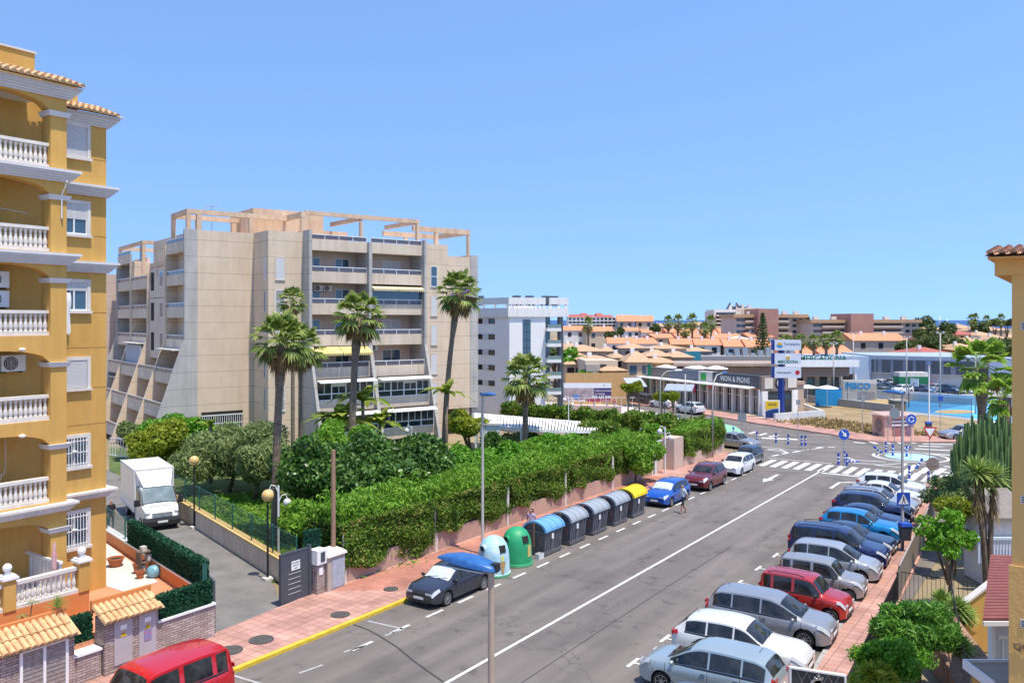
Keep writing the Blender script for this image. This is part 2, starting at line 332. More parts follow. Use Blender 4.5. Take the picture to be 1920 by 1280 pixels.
def text(s,size,material,parent,loc,rot,name='lettering',ext=.01,align='CENTER',sx=1,fat=0):
    cu=bpy.data.curves.new(name,'FONT'); cu.body=s; cu.size=size; cu.extrude=ext; cu.align_x=align; cu.align_y='CENTER'; cu.resolution_u=2; cu.offset=fat
    o=bpy.data.objects.new(name+'_c',cu); COL.objects.link(o)
    dg=bpy.context.evaluated_depsgraph_get(); me=bpy.data.meshes.new_from_object(o.evaluated_get(dg)); me.name=name
    bpy.data.objects.remove(o); me.materials.clear(); me.materials.append(material)
    q=bpy.data.objects.new(name,me); COL.objects.link(q); q.parent=parent; q.location=loc; q.rotation_euler=rot; q.scale=(sx,1,1)
    return q
# ================= GROUND AND ROADS
def struct(o): o['kind']='structure'; return o
def sheet(name,poly,z,material,th=0,side=None):
    b=MB()
    if th: b.prism([(p[0],p[1]) for p in poly],z-th,z)
    else: b.face([(p[0],p[1],z) for p in poly])
    return struct(b.build(name,[material] if not isinstance(material,list) else material))
gm_=mat('far_ground',(.16,.13,.07),.95,c2=(.36,.27,.16),scale=.02,detail=14)
sheet('ground',[(-900,-80),(1300,-80),(1300,1150),(-900,1150)],-.05,gm_)
ms=bpy.data.materials.new('sea_water'); ms.use_nodes=True; b_=ms.node_tree.nodes['Principled BSDF']; b_.inputs['Base Color'].default_value=(.006,.05,.17,1); b_.inputs['Roughness'].default_value=.35; b_.inputs['Specular IOR Level'].default_value=.25
nz=ms.node_tree.nodes.new('ShaderNodeTexNoise'); nz.inputs['Scale'].default_value=.05; bp=ms.node_tree.nodes.new('ShaderNodeBump'); bp.inputs['Strength'].default_value=.4
ms.node_tree.links.new(nz.outputs[0],bp.inputs['Height']); ms.node_tree.links.new(bp.outputs[0],b_.inputs['Normal'])
sheet('sea',[(-30000,1150),(30000,1150),(30000,50000),(-30000,50000)],-.3,ms)
def Wp(*l): return [W(s,t)[:2] for s,t in l]
def Gp(*l,z=0): return [G(u,v,z)[:2] for u,v in l]
# street surface lives in the street frame so wear runs along it
st=asphaltmat('asphalt_street',(.142,.123,.109),.15)
b=MB(); b.face([(-40,6,0),(75,6,0),(75,23.1,0),(-40,23.1,0)]); o=struct(b.build('road',st)); o.rotation_euler=(0,0,ANG)
sheet('junction_road',Gp((1060,730),(1180,755),(1300,773),(1400,791),(1480,803),(1560,815),(1600,824),(1640,828),(1740,829),(2300,829))+Wp((67,-45),(67,6),(64,6),(64,23.1),(70,24.3))+Gp((1394,828),(1300,800),(1240,789),(1060,757)),.004,asphaltmat('asphalt_junction',(.142,.124,.110),1))
def kr(s): return 7.0+.055*(s-22)
def raised(name,poly,m,z=.12,kerb=None):
    b=MB(); b.prism([p[:2] for p in poly],-.03,z); o=struct(b.build(name,m)); return o
b=MB(); b.prism([(-40,23.22),(17.2,23.22),(62,23.22),(67,23.6),(70.5,24.7),(71.5,26.2),(60,26.9),(26.1,26.9),(19.3,26.3),(-40,26.2)],-.04,.12)
o=struct(b.build('pavement',M.pave)); o.rotation_euler=(0,0,ANG)
b=MB(); b.face([(27.5,23.26,.126),(57,23.26,.126),(57,26.45,.126),(25.2,26.45,.126)]); o=struct(b.build('brick_paving',M.pave2)); o.rotation_euler=(0,0,ANG)
b=MB()
for a,c in ((-40,17),(26.6,62)):
    x=a
    while x<c-.01: b.box(x,min(x+.98,c),23.08,23.22,-.04,.125+random.uniform(-.003,.003)); x+=1
o=struct(b.build('kerb',M.kerb)); o.rotation_euler=(0,0,ANG)
b=MB(); b.box(17,26.6,23.02,23.225,-.04,.115); o=struct(b.build('yellow_kerb',M.yline)); o.rotation_euler=(0,0,ANG)
b=MB(); b.prism([(-40,kr(-40)),(67,kr(67)),(68.5,8.9),(69,8.0),(-40,kr(-40)-1.4)][::-1],-.04,.10); o=struct(b.build('pavement_right',M.pave)); o.rotation_euler=(0,0,ANG)
b=MB()
x=-10
while x<67: b.hexa([(x,kr(x)-.02,-.04),(x+.98,kr(x+.98)-.02,-.04),(x+.98,kr(x+.98)+.13,-.04),(x,kr(x)+.13,-.04)],[(x,kr(x)-.02,.108),(x+.98,kr(x+.98)-.02,.108),(x+.98,kr(x+.98)+.13,.108),(x,kr(x)+.13,.108)]); x+=1
o=struct(b.build('kerb_right',M.kerb)); o.rotation_euler=(0,0,ANG)
raised('pavement_far',Gp((1130,747),(1180,757),(1300,774),(1400,792),(1480,804),(1560,816),(1600,825),(1640,829),(1740,830),(2300,830),(2300,815),(1740,815),(1655,819),(1560,806),(1450,788),(1300,766),(1180,751),(1130,743))[::-1],M.pave)
sheet('shop_forecourt',Gp((1175,751),(1300,766),(1450,788),(1475,790),(1545,783),(1500,765),(1440,752),(1175,735)),.03,M.paveY)
sheet('dry_field',Gp((1452,790),(1560,807),(1655,820),(1740,816),(2300,815),(2300,760),(1905,797),(1815,786),(1670,772),(1512,753),(1440,728)),-.02,M.drygrass)
# side roads, paving behind the garden
sheet('far_pavement',Gp((860,745),(1165,760),(1330,797),(1394,826),(1385,842),(1240,800),(1040,775),(860,768)),.05,mat('pale_paving',(.50,.42,.38),.9,c2=(.62,.53,.48),scale=.4))
sheet('green_court',Gp((1270,792),(1330,789),(1380,800),(1396,812),(1380,818),(1270,805)),.056,mat('green_coating',(.20,.42,.27),.85,c2=(.26,.50,.33),scale=.6))
sheet('green_court_left',Gp((1150,779),(1240,776),(1280,792),(1180,789)),.06,MT['green_coating'])
b=MB(); b.face([(12.6,26.2,.02),(25.9,26.35,.02),(32.5,50,.02),(38,75,.02),(20,75,.02),(19.2,50,.02)][:0] or [(19.25,26.28,.13),(25.9,26.4,.13),(25.9,26.45,.125),(19.25,26.35,.125)]); 
DRW=Gp((395,1196),(532,1140),(505,1080),(312,951),(270,915),(200,880),(120,880),(205,985),(290,1090))
sheet('driveway',DRW,.015,M.driveway)
sheet('garden_lawn',Gp((512,1090),(312,953),(205,880),(205,838),(600,842),(900,838))+Wp((74,40),(60,27.2),(26,27.2)),-.012,M.lawn)
# playing court
sheet('court_apron',Gp((1512,752),(1600,737),(1950,765),(1950,803),(1815,786),(1670,772)),.0,mat('court_grey',(.42,.43,.44),.85,c2=(.50,.51,.52),scale=.3))
cb=mat('court_blue',(.045,.22,.46),.8,c2=(.07,.28,.52),scale=.2); cy=mat('court_yellow',(.62,.42,.17),.8,c2=(.68,.48,.22),scale=.3); cl=mat('court_light_blue',(.09,.42,.72),.8,c2=(.12,.46,.76),scale=.3)
sheet('court_blue_field',Gp((1632,762),(1700,746),(1950,766),(1950,799),(1815,783),(1680,768)),.012,cb)
sheet('court_light_field',Gp((1760,768),(1830,757),(1950,766),(1950,799),(1815,783),(1745,775)),.024,cl)
def ellipse(u,v,ru,rv,n=28): return [G(u+ru*math.cos(2*PI*k/n),v+rv*math.sin(2*PI*k/n))[:2] for k in range(n)][::-1]
sheet('court_circle',ellipse(1791,772,38,3.6),.036,cy)
sheet('court_arc',Gp((1585,757),(1640,749.5),(1690,747.5),(1708,751),(1690,757),(1630,760)),.036,cy)
sheet('car_park',Gp((1540,737),(1600,735),(1950,762),(1950,738),(1830,728),(1620,712),(1540,715)),.0,mat('car_park_asphalt',(.26,.255,.25),.9,c2=(.32,.31,.30),scale=.2))
# road markings
mk=MB(); wn=MB(); yl=MB()
def q(mb,pts,z=.012): mb.face([(p[0],p[1],z) for p in pts])
def seg(mb,a,c,wd,z=.012):
    a=Vector(a[:2]);c=Vector(c[:2]); d=(c-a).normalized(); nn=Vector((-d.y,d.x))*wd/2; q(mb,[a-nn,c-nn,c+nn,a+nn],z)
seg(mk,W(-20,16.84),W(67.5,16.84),.14)
x=21.3
while x<64:
    seg(mk,W(x,21.2),W(x+1.02,21.2),.14); x+=2.0
for u0,v0,u1,v1 in ((690,1164,757,1179),(757,1179,722,1191),(425,1262,490,1282),(490,1282,460,1292)): seg(wn,G(u0,v0),G(u1,v1),.11)
for u0,v0,u1,v1 in ((645,1222,688,1209),(560,1262,605,1246)): seg(wn,G(u0,v0),G(u1,v1),.10)
x=18.0
while x<62:
    seg(mk,W(x-.42,12.65),W(x+.42,12.65),.13); seg(mk,W(x,12.6),W(x,kr(x)+.3),.10,.0125); x+=2.62
n=15
for k in range(n):
    t0=21.6-k*.90
    q(mk,[W(66.4,t0),W(66.4,t0-.5),W(69.9,t0-.5),W(69.9,t0)])
seg(mk,W(65.9,16.6),W(65.9,12.9),.35)
def poly_st(l): q(mk,[W(s,t) for s,t in l],.013)
poly_st([(63.4,19.0),(61.2,18.95),(61.2,18.7),(59.8,19.1),(61.2,19.5),(61.2,19.25),(63.4,19.2)][::-1])
poly_st([(60.2,14.45),(62.6,14.45),(63.1,13.9),(63.1,13.4),(62.6,13.4),(63.25,12.5),(63.9,13.4),(63.4,13.4),(63.3,14.1),(62.75,14.68),(60.2,14.68)])
for (u0,v0,u1,v1,wd) in [(1425,837,1500,845,.15),(1500,845,1545,839,.15),(1447,855,1460,852.5,.3),(1466,851,1478,849,.3),(1486,848,1500,845.5,.3),(1508,844,1520,842,.3),(1530,840,1541,838,.35),(1552,838,1566,838.5,.35),
    (1428,821,1497,824,.9),(1436,842,1480,849,.2),(1480,849,1460,842,.2),(1460,842,1436,842,.2),(1405,813,1418,809,.4),(1424,816,1437,812,.4),(1442,819,1458,816,.4),
    (1600,829,1622,831,.45),(1628,826.5,1644,832,.45),(1652,826,1668,832,.45),(1676,826,1692,832,.45),(1699,826,1715,831,.45),
    (1730,832,1845,834,.45),(1722,836,1845,840,.5),(1715,841,1830,847,.5),(1735,850,1840,857,.45),(1760,838,1850,838,.3),
    (1770,874,1840,884,.4),(1730,878,1800,890,.4),(1640,872,1700,868,.2),(1640,872,1690,876,.2),(1690,876,1700,868,.2),(1440,858,1560,869,.15),(1596,862,1660,866,.2),(1600,868,1645,870,.2),(1590,858,1602,862,.2),(1640,800,1640.1,800,.1)]:
    seg(mk,G(u0,v0),G(u1,v1),wd,.014)
for k in range(5): seg(mk,G(1700+26*k,884+3*k),G(1718+26*k,872+3*k),.5,.0155)
RBX,RBY=33.5,71.3
def ring(mb,cx,cy,r0,r1,z,n=40):
    for k in range(n):
        a0=2*PI*k/n;a1=2*PI*(k+1)/n
        q(mb,[(cx+r0*math.cos(a0),cy+r0*math.sin(a0)),(cx+r1*math.cos(a0),cy+r1*math.sin(a0)),(cx+r1*math.cos(a1),cy+r1*math.sin(a1)),(cx+r0*math.cos(a1),cy+r0*math.sin(a1))],z)
ring(mk,RBX,RBY,2.75,3.0,.016); ring(mk,RBX-.5,RBY,2.0,2.12,.017)
o=struct(mk.build('road_markings',M.line)); struct(wn.build('worn_road_markings',M.lineworn))
b=MB(); b.face([(RBX+2*math.cos(2*PI*k/32),RBY+2*math.sin(2*PI*k/32),.02) for k in range(32)]); struct(b.build('roundabout_paint',mat('pale_blue_paint',(.28,.48,.56),.8,c2=(.42,.60,.66),scale=1.2)))
b=MB(); P=[G(*p) for p in ((662,1170),(690,1180),(712,1192),(745,1213),(775,1238),(800,1256),(833,1279))]
for a,c in zip(P,P[1:]): seg(b,a,c,.07,.01)
P=[W(s,14.9+.12*math.sin(s*1.7)) for s in (22,26,30,34,38,42)]
for a,c in zip(P,P[1:]): seg(b,a,c,.03,.01)
struct(b.build('tar_seam',M.patch))
b=MB()
for u0,v0,u1,v1,w0 in ((560,1262,900,1105,.9),(880,1130,1060,1060,.6)): pass
man=mat('cast_iron',(.06,.055,.05),.75,c2=(.11,.10,.09),scale=6,bump=.6,bscale=30)
first=None
for k,(u,v,r) in enumerate([(490,1199,.44),(431,1219,.44),(638,1152,.38),(733,1104,.32)]):
    p=G(u,v,.12); mb=MB(); mb.lathe([(r,0),(r,.012),(r*.93,.012),(r*.93,.006),(r*.9,.006),(r*.9,.013)],20)
    for j in range(-3,4): mb.box(-r*.6,r*.6,j*r*.2-.012,j*r*.2+.012,.012,.018)
    o=mb.build('manhole_cover',man); o.location=(p[0],p[1],.132)
    tag(o,['round iron manhole cover on the pink pavement below the driveway mouth','round iron manhole cover nearest the rear of the red van','iron manhole cover on pavement just below the grey gate and pillar','small manhole cover on the brick pavement left of the dark grey parked car'][k],'manhole cover','manhole covers along the pink pavement')
# ================= YELLOW BUILDING, LEFT (street frame, origin at the right front column)
yb=empty('ochre_apartment_building',W(15.86,29.69,0),ANG,'tall ochre apartment block with arched balconies and white balustrades on the left','apartment building')
FL=[16.76,13.86,10.97,8.05,5.2]; CW=.56; BAY=3.9
def archpanel(mb,x0,x1,z0,zs,zc,z1,y0,y1,m=0,n=12):
    # wall panel z0..z1 with arch cut from below: springs at zs, crown zc ; panel starts at zs sides
    xs=[x0+(x1-x0)*k/n for k in range(n+1)]; c=(x0+x1)/2; h=(x1-x0)/2
    zz=[zs+(zc-zs)*math.sqrt(max(0,1-((x-c)/h)**2)) for x in xs]
    for k in range(n):
        mb.hexa([(xs[k],y0,zz[k]),(xs[k+1],y0,zz[k+1]),(xs[k+1],y1,zz[k+1]),(xs[k],y1,zz[k])],[(xs[k],y0,z1),(xs[k+1],y0,z1),(xs[k+1],y1,z1),(xs[k],y1,z1)],m)
wall=MB()
NB=3; XL=-(CW+BAY*NB)
for k in range(NB+1):
    x=-k*BAY; wall.box(x-CW,x,0,.55,1.3,19.35)
for fi,fl in enumerate(FL):
    for k in range(NB):
        x1=-k*BAY-CW; x0=x1-(BAY-CW)
        top=(FL[fi-1] if fi else 19.35)
        archpanel(wall,x0,x1,0,fl+1.98,fl+2.42,top,.0,.45)
        wall.box(x0,x1,.45,1.66,top-.28 if fi else top-.1,top-.003)       # slab of balcony above
for k in range(NB):
    x1=-k*BAY-CW; x0=x1-(BAY-CW); archpanel(wall,x0,x1,0,4.25,4.62,FL[-1],0,.45); wall.box(x0,x1,.45,1.66,4.9,5.19)
wall.box(XL,0.0,1.66,9,1.3,20.3)                       # recessed rear wall / body
wall.box(0.0,2.4,1.63,9,1.2,19.35)
wall.box(XL,.2,2.6,6,20.301,21.35); wall.box(.201,1.87,2.7,6,19.36,20.62)
wall.build('wall',M.ochre,yb)
for z in (17.6,14.68,11.77,8.93,7.55,10.45): MB().box(.0,2.403,1.625,1.64,z,z+.03).build('wall_joint',mat('joint_ochre',(.36,.20,.055),.9,var=.1),yb)
for fi,fl in enumerate(FL):
    top=(FL[fi-1] if fi else 19.35)
    for k in range(NB):
        x1=-k*BAY-CW; x0=x1-(BAY-CW)
        if k==0: MB().box(x0+.02,x1-.02,.46,1.64,(top-.3 if fi else top-.12),(top-.283 if fi else top-.103)).build('balcony_ceiling',M.white,yb)
for k in range(2):
    x=-k*BAY
    for fl in FL+[2.3]: MB().hexa([(x-CW-.06,-.06,fl+1.82),(x+.06,-.06,fl+1.82),(x+.06,.58,fl+1.82),(x-CW-.06,.58,fl+1.82)],[(x-CW-.12,-.12,fl+1.99),(x+.12,-.12,fl+1.99),(x+.12,.62,fl+1.99),(x-CW-.12,.62,fl+1.99)]).build('column_capital',M.greytrim,yb)
def cornice(name,x0,x1,y,zt,steps,yend=None,m=None):
    b=MB(); z=zt
    for k,(o,h) in enumerate(steps): b.box(x0,x1+o,y-o,(yend if yend else y+.3),z-h,z-(.0 if k==0 else .001)); z-=h
    return b.build(name,m or M.greytrim,yb)
ST=[(.36,.09),(.30,.08),(.23,.08),(.16,.08),(.09,.07)]
for i,z in enumerate((19.62,16.72,13.82)):
    cornice('cornice',XL,0,-.002,z,ST,.3); cornice('cornice',.0,2.4,1.628,z-.12 if i else z-.35,ST,4)
cornice('cornice',XL,0,-.002,5.15,ST[1:],.3,M.trim); cornice('cornice',.0,2.4,1.628,5.05,ST[1:],4,M.trim)
bp_=MB()
bp_.lathe([(.075,0),(.075,.05),(.05,.07),(.07,.12),(.082,.2),(.06,.33),(.042,.40),(.055,.43),(.042,.46),(.05,.55),(.07,.58),(.075,.60),(.075,.64)],8)
def balustrade(parent,x0,x1,y,z,nb=None,mt=M.trim,tag_=None,first=[None]):
    b=MB(); b.box(x0,x1,y-.14,y+.14,z,z+.12); b.box(x0,x1,y-.11,y+.11,z+.76,z+.87)
    o=b.build('balustrade',mt,parent)
    n=nb or max(1,int((x1-x0)/.158)); 
    for k in range(n):
        x=x0+(k+.5)*(x1-x0)/n
        if first[0] is None: bl=bp_.build('baluster',mt,o,smooth=True); first[0]=bl
        else: bl=first[0].copy(); COL.objects.link(bl); bl.parent=o
        bl.location=(x,y,z+.12)
    return o
for fl in FL:
    for k in range(1): 
        x1=-k*BAY-CW; balustrade(yb,x1-1.95,x1,.22,fl)
    b=MB(); b.box(XL,-CW-1.95,.08,.36,fl,fl+.87); b.build('parapet',M.trim,yb)
# small lamps under the middle floors
for z in (10.45,7.55): MB().lathe([(.02,0),(.09,.02),(.11,.07),(.05,.12)],10,(-1.55,-.1,z)).build('wall_light',M.whitep,yb)
# windows in the set-back wall
def win(x0,x1,z0,z1,kind,yp=1.63):
    t=.13; b=MB()
    b.box(x0-t,x0,yp-.07,yp+.02,z0,z1+t); b.box(x1,x1+t,yp-.07,yp+.02,z0,z1+t); b.box(x0,x1,yp-.07,yp+.02,z1,z1+t); b.box(x0-t-.04,x1+t+.04,yp-.13,yp+.02,z0-.1,z0)
    w_=b.build('window',M.trim,yb)
    b=MB(); b.box(x0,x1,yp-.012,yp-.004,z0,z1); b.build('pane',M.glassb,w_)
    if kind in('closed','half','top'):
        zb={'closed':z0+.02,'half':z0+(z1-z0)*.5,'top':z1-.3}[kind]; b=MB(); z=zb
        while z<z1-.01: b.box(x0+.01,x1-.01,yp-.05,yp-.02,z,min(z+.043,z1)); z+=.05
        b.build('roller_shutter',M.shutter,w_)
    if kind!='closed':
        b=MB(); xm=(x0+x1)/2
        for x in (x0+.02,xm,x1-.02): b.box(x-.03,x+.03,yp-.045,yp-.014,z0,z1)
        b.box(x0,x1,yp-.046,yp-.0135,z0,z0+.06); b.build('frame',M.alu,w_)
    if kind=='bars':
        b=MB(); n=9
        for k in range(n): x=x0+(k+.5)*(x1-x0)/n; b.box(x-.012,x+.012,yp-.10,yp-.08,z0,z1)
        for z in (z0+.12,(z0+z1)/2,z1-.12): b.box(x0,x1,yp-.105,yp-.077,z-.012,z+.012)
        b.lathe([(.07,-.02),(.09,0),(.07,.02)],10,((x0+x1)/2,yp-.09,(z0+z1)/2+.05)); b.build('window_bars',M.whitep,w_)
for (z0,z1,k) in ((17.6,18.75,'closed'),(14.7,15.85,'half'),(11.85,12.9,'top'),(8.95,10.0,'closed'),(6.02,7.1,'bars'),(3.02,4.28,'bars')): win(.62,1.62,z0,z1,k)
# roof tiles
def tiles(mb,p,ux,sl,wd,ln,sp=.23,courses=3,r=.105):
    ux=Vector(ux).normalized(); sl=Vector(sl).normalized(); nn=ux.cross(sl); 
    if nn.z<0: nn=-nn
    n=int(wd/sp); p=Vector(p)
    for i in range(n):
        for c in range(courses):
            l=ln/courses; a=p+ux*(i+.5)*sp+sl*(c*l+random.uniform(-.012,.012)); e=a+sl*(l*1.12); ra=r*1.05; rb=r*.85; lift=.03
            A=[];B=[]
            for j in range(7):
                th=PI*j/6; A.append(mb.pt(a+ux*math.cos(th)*ra+nn*(math.sin(th)*ra+lift))); B.append(mb.pt(e+ux*math.cos(th)*rb+nn*(math.sin(th)*rb)))
            for j in range(6): mb.idx([A[j],A[j+1],B[j+1],B[j]])
            mb.idx(A)
    q0=p;q1=p+ux*wd; mb.face([q0,q1,q1+sl*ln,q0+sl*ln]); mb.face([q1-nn*.03,q0-nn*.03,q0+sl*ln-nn*.03,q1+sl*ln-nn*.03])
tb=MB(); tiles(tb,(XL,-.52,19.64),(1,0,0),(0,1,.36),-XL+.42,1.7,courses=4); tiles(tb,(.35,1.1,19.28),(1,0,0),(0,1,.36),2.5,1.7,courses=4)
tb.build('tiled_eave',M.tile,yb)
# ground terrace
tw=MB(); tw.box(XL,.17,-1.15,-.85,1.2,2.2); tw.box(.17-.28,.17,-.85,1.63,1.2,2.2); tw.build('terrace_wall',M.orange,yb)
tf=MB(); tf.box(XL,-.11,-.85,1.66,1.9,2.19); tf.build('terrace_floor',M.trim,yb)
for x in (-.02,-2.45):
    b=MB(); b.box(x-.19,x+.19,-1.19,-.81,2.2,3.2); p_=b.build('terrace_post',M.ochre,yb)
    b=MB(); b.box(x-.25,x+.25,-1.25,-.75,3.2,3.28); b.box(x-.2,x+.2,-1.2,-.8,3.28,3.34); b.lathe([(.08,3.34),(.06,3.42),(.1,3.44)],12,(x,-1.0,0)); b.ell((x,-1.0,3.56),.14,14,10); b.build('ball_finial',M.whitep,p_,smooth=False)
balustrade(yb,-2.26,-.21,-1.0,2.2,12); balustrade(yb,-4.7,-2.64,-1.0,2.2,12)
b=MB()
for k in range(9): b.box(-.62,-.55,-.7+k*.24,-.56+k*.24,2.25,3.2)
b.box(-.64,-.53,-.75,1.6,3.2,3.28); b.box(-.64,-.53,-.75,1.6,2.2,2.27); b.build('side_railing',M.whitep,yb)
# air conditioners
def acunit(label,cat,loc,rz,group=None,src=[None]):
    if src[0] is None:
        a=MB(); a.box(-.4,.4,-.14,.14,0,.56); r=empty('air_conditioner',loc,rz,label,cat,group)
        a.build('casing',M.whitep,r); g=MB(); g.lathe([(.235,-.162),(.235,-.142)],20,(-.1,0,.28),ax='y'); fn=g.build('fan_grille',M.dark,r)
        k=MB()
        for a_ in (.07,.13,.19): k.lathe([(a_,-.170),(a_+.012,-.170),(a_+.012,-.163),(a_,-.163)],16,(-.1,0,.28),ax='y',cap=False)
        for j in range(4): th=j*PI/4; k.hexa([(-.1+.22*math.cos(th)-.006,-.172,.28+.22*math.sin(th)),(-.1+.22*math.cos(th)+.006,-.172,.28+.22*math.sin(th)),(-.1-.22*math.cos(th)+.006,-.172,.28-.22*math.sin(th)),(-.1-.22*math.cos(th)-.006,-.172,.28-.22*math.sin(th))],[(-.1+.22*math.cos(th)-.006,-.166,.28+.22*math.sin(th)),(-.1+.22*math.cos(th)+.006,-.166,.28+.22*math.sin(th)),(-.1-.22*math.cos(th)+.006,-.166,.28-.22*math.sin(th)),(-.1-.22*math.cos(th)-.006,-.166,.28-.22*math.sin(th))])
        k.build('guard',M.whitep,fn)
        b=MB(); b.box(-.3,-.26,-.14,.3,-.05,-.003); b.box(.26,.3,-.14,.3,-.05,-.003); b.build('bracket',M.black,r)
        src[0]=r; return r
    return dup(src[0],loc,rz,label,cat,group)
def YL(x,y,z): return W(15.86+x,29.69+y,z)
acunit('upper air conditioner of the stacked pair on the ochre balcony wall','air conditioner',YL(-1.75,1.35,12.62),ANG,'air conditioners on the ochre block')
acunit('lower air conditioner of the stacked pair on the ochre balcony wall','air conditioner',YL(-1.75,1.35,11.95),ANG,'air conditioners on the ochre block')
acunit('left air conditioner under the arch, one floor below the stacked pair','air conditioner',YL(-2.1,1.35,9.72),ANG,'air conditioners on the ochre block')
acunit('right air conditioner under the arch, one floor below the stacked pair','air conditioner',YL(-1.2,1.35,9.72),ANG,'air conditioners on the ochre block')
# sheet hung out of the window
b=MB(); n=8; P=[]
for i in range(n+1):
    row=[]
    for j in range(7):
        x=.62+.36*i/n*(1 if j<3 else .85); z=12.55-.26*j; row.append(b.pt((x,1.63-.16-.05*math.sin(i*2.1+j*.4)-(.0 if j else -.08),z-.05*math.sin(i*1.3))))
    P.append(row)
for i in range(n):
    for j in range(6): b.idx([P[i][j],P[i+1][j],P[i+1][j+1],P[i][j+1]])
o=b.build('hanging_sheet',mat('white_cotton',(.74,.72,.74),.9,var=.05),None,smooth=True,loc=W(15.86,29.69,0),rz=ANG); tag(o,'white sheet hanging out of the half open window of the ochre block','sheet')
# parasol and storage boxes on terrace
r=empty('closed_parasol',YL(-.75,-.6,2.2),0,'closed red and white parasol behind the ground terrace balustrade','parasol')
b=MB(); b.lathe([(.02,0),(.02,1.7)],8); b.build('pole',M.alu,r); b=MB(); b.lathe([(.035,.5),(.08,.8),(.09,1.3),(.03,1.75)],9); b.build('canopy',mat('faded_red_cloth',(.5,.2,.2),.9,c2=(.7,.5,.48),scale=5),r)
for k,(x,y,z,c,l) in enumerate([(-2.0,.3,2.2,(.35,.37,.40),'clear grey storage box full of things on the ground terrace'),(-1.5,.7,2.2,(.22,.25,.28),'dark storage box by the rear wall of the ground terrace')]):
    r=empty('storage_box',YL(x,y,z),ANG,l,'box')
    b=MB(); b.hexa([(-.28,-.2,0),(.28,-.2,0),(.28,.2,0),(-.28,.2,0)],[(-.32,-.24,.36),(.32,-.24,.36),(.32,.24,.36),(-.32,.24,.36)]); b.build('tub',mat('box%d'%k,c,.5,var=.1),r)
    b=MB(); b.box(-.34,.34,-.26,.26,.361,.42); b.build('lid',M.trim,r)
# ---- plot in front: floors, stone wall, meter houses
stone=brickmat('ledge_stone',(.33,.24,.21),(.50,.40,.36),(.13,.10,.09),.30,.085,.008,.9,plane='auto',bump=.9,var=.25)
tfl=sheet('terrace_paving',[W(*p)[:2] for p in ((11.5,26.6),(19.2,26.5),(21.8,36.5),(26,52),(10,52),(10,28.8))],1.22,mat('orange_floor',(.55,.22,.11),.85,c2=(.62,.27,.14),scale=1),th=1.2)
sheet('gravel',[W(*p)[:2] for p in ((18.3,30.2),(19.75,30.2),(21.7,37),(25.5,50.5),(20,50.5),(18.3,40))],1.235,mat('white_gravel',(.5,.46,.42),.95,c2=(.72,.68,.64),scale=30,bump=.5,bscale=60))
def seglocal(name,a,c,z0,z1,th,m,label=None,cat=None,parent=None,kind=None,coping=None):
    a=Vector(a[:2]);c=Vector(c[:2]); d=c-a; r=parent or empty(name,(a.x,a.y,0),math.atan2(d.y,d.x),label,cat)
    b=MB(); b.box(0,d.length,-th/2,th/2,z0,z1); o=b.build('masonry',m,r)
    if coping: b=MB(); b.box(-.02,d.length+.02,-th/2-.05,th/2+.05,z1,z1+.07); b.build('coping',coping,r)
    return r,d.length
fw,_=seglocal('stone_garden_wall',W(17.02,26.2),W(19.28,26.2),0,1.26,.3,stone,'low ledge stone wall with white coping at the driveway corner','wall',coping=M.whitep)
dw,DLw=seglocal('plot_side_wall',W(19.1,26.36),W(24.8,48),0,1.75,.2,M.orange,'orange rendered side wall of the plot along the driveway','wall',coping=M.whitep)
b=MB(); b.box(0,DLw,-.125,-.102,0,1.74); b.build('outer_render',M.trim,dw)
def screenhedge(name,a,c,z0,z1,th,label,n,post=True):
    a=Vector(a[:2]);c=Vector(c[:2]); d=c-a; r=empty(name,(a.x,a.y,0),math.atan2(d.y,d.x),label,'hedge screen'); Ln=d.length
    b=MB(); b.box(0,Ln,-th*.3,th*.3,z0+.02,z1-.05); b.build('backing_mesh',M.green,r)
    Pn=np.stack([RNG.uniform(0,Ln,n),RNG.uniform(-.5,.5,n)*th,RNG.uniform(z0,z1,n)],1); 
    k=RNG.random(n); Pn[:,1]=np.where(k<.4,-th*.5,np.where(k<.75,th*.5,Pn[:,1])); Pn[:,2]=np.where(k>.75,z1+RNG.normal(0,.03,n),Pn[:,2])
    leafmesh('leaves',Pn,.05,L.screen,r,aspect=2.4)
    return r
screenhedge('artificial_hedge',W(17.05,26.2),W(19.2,26.2),1.33,2.1,.22,'dark green artificial hedge on the low stone wall at the driveway corner',6000)
screenhedge('artificial_hedge',W(19.18,26.5),W(21.3,34.6),1.82,2.75,.3,'long dark green artificial hedge screen along the driveway side wall',15000)
screenhedge('artificial_hedge',W(14.3,26.75),W(15.05,26.75),1.1,2.0,.3,'small dark green hedge screen between the two tile roofed meter houses',3000)
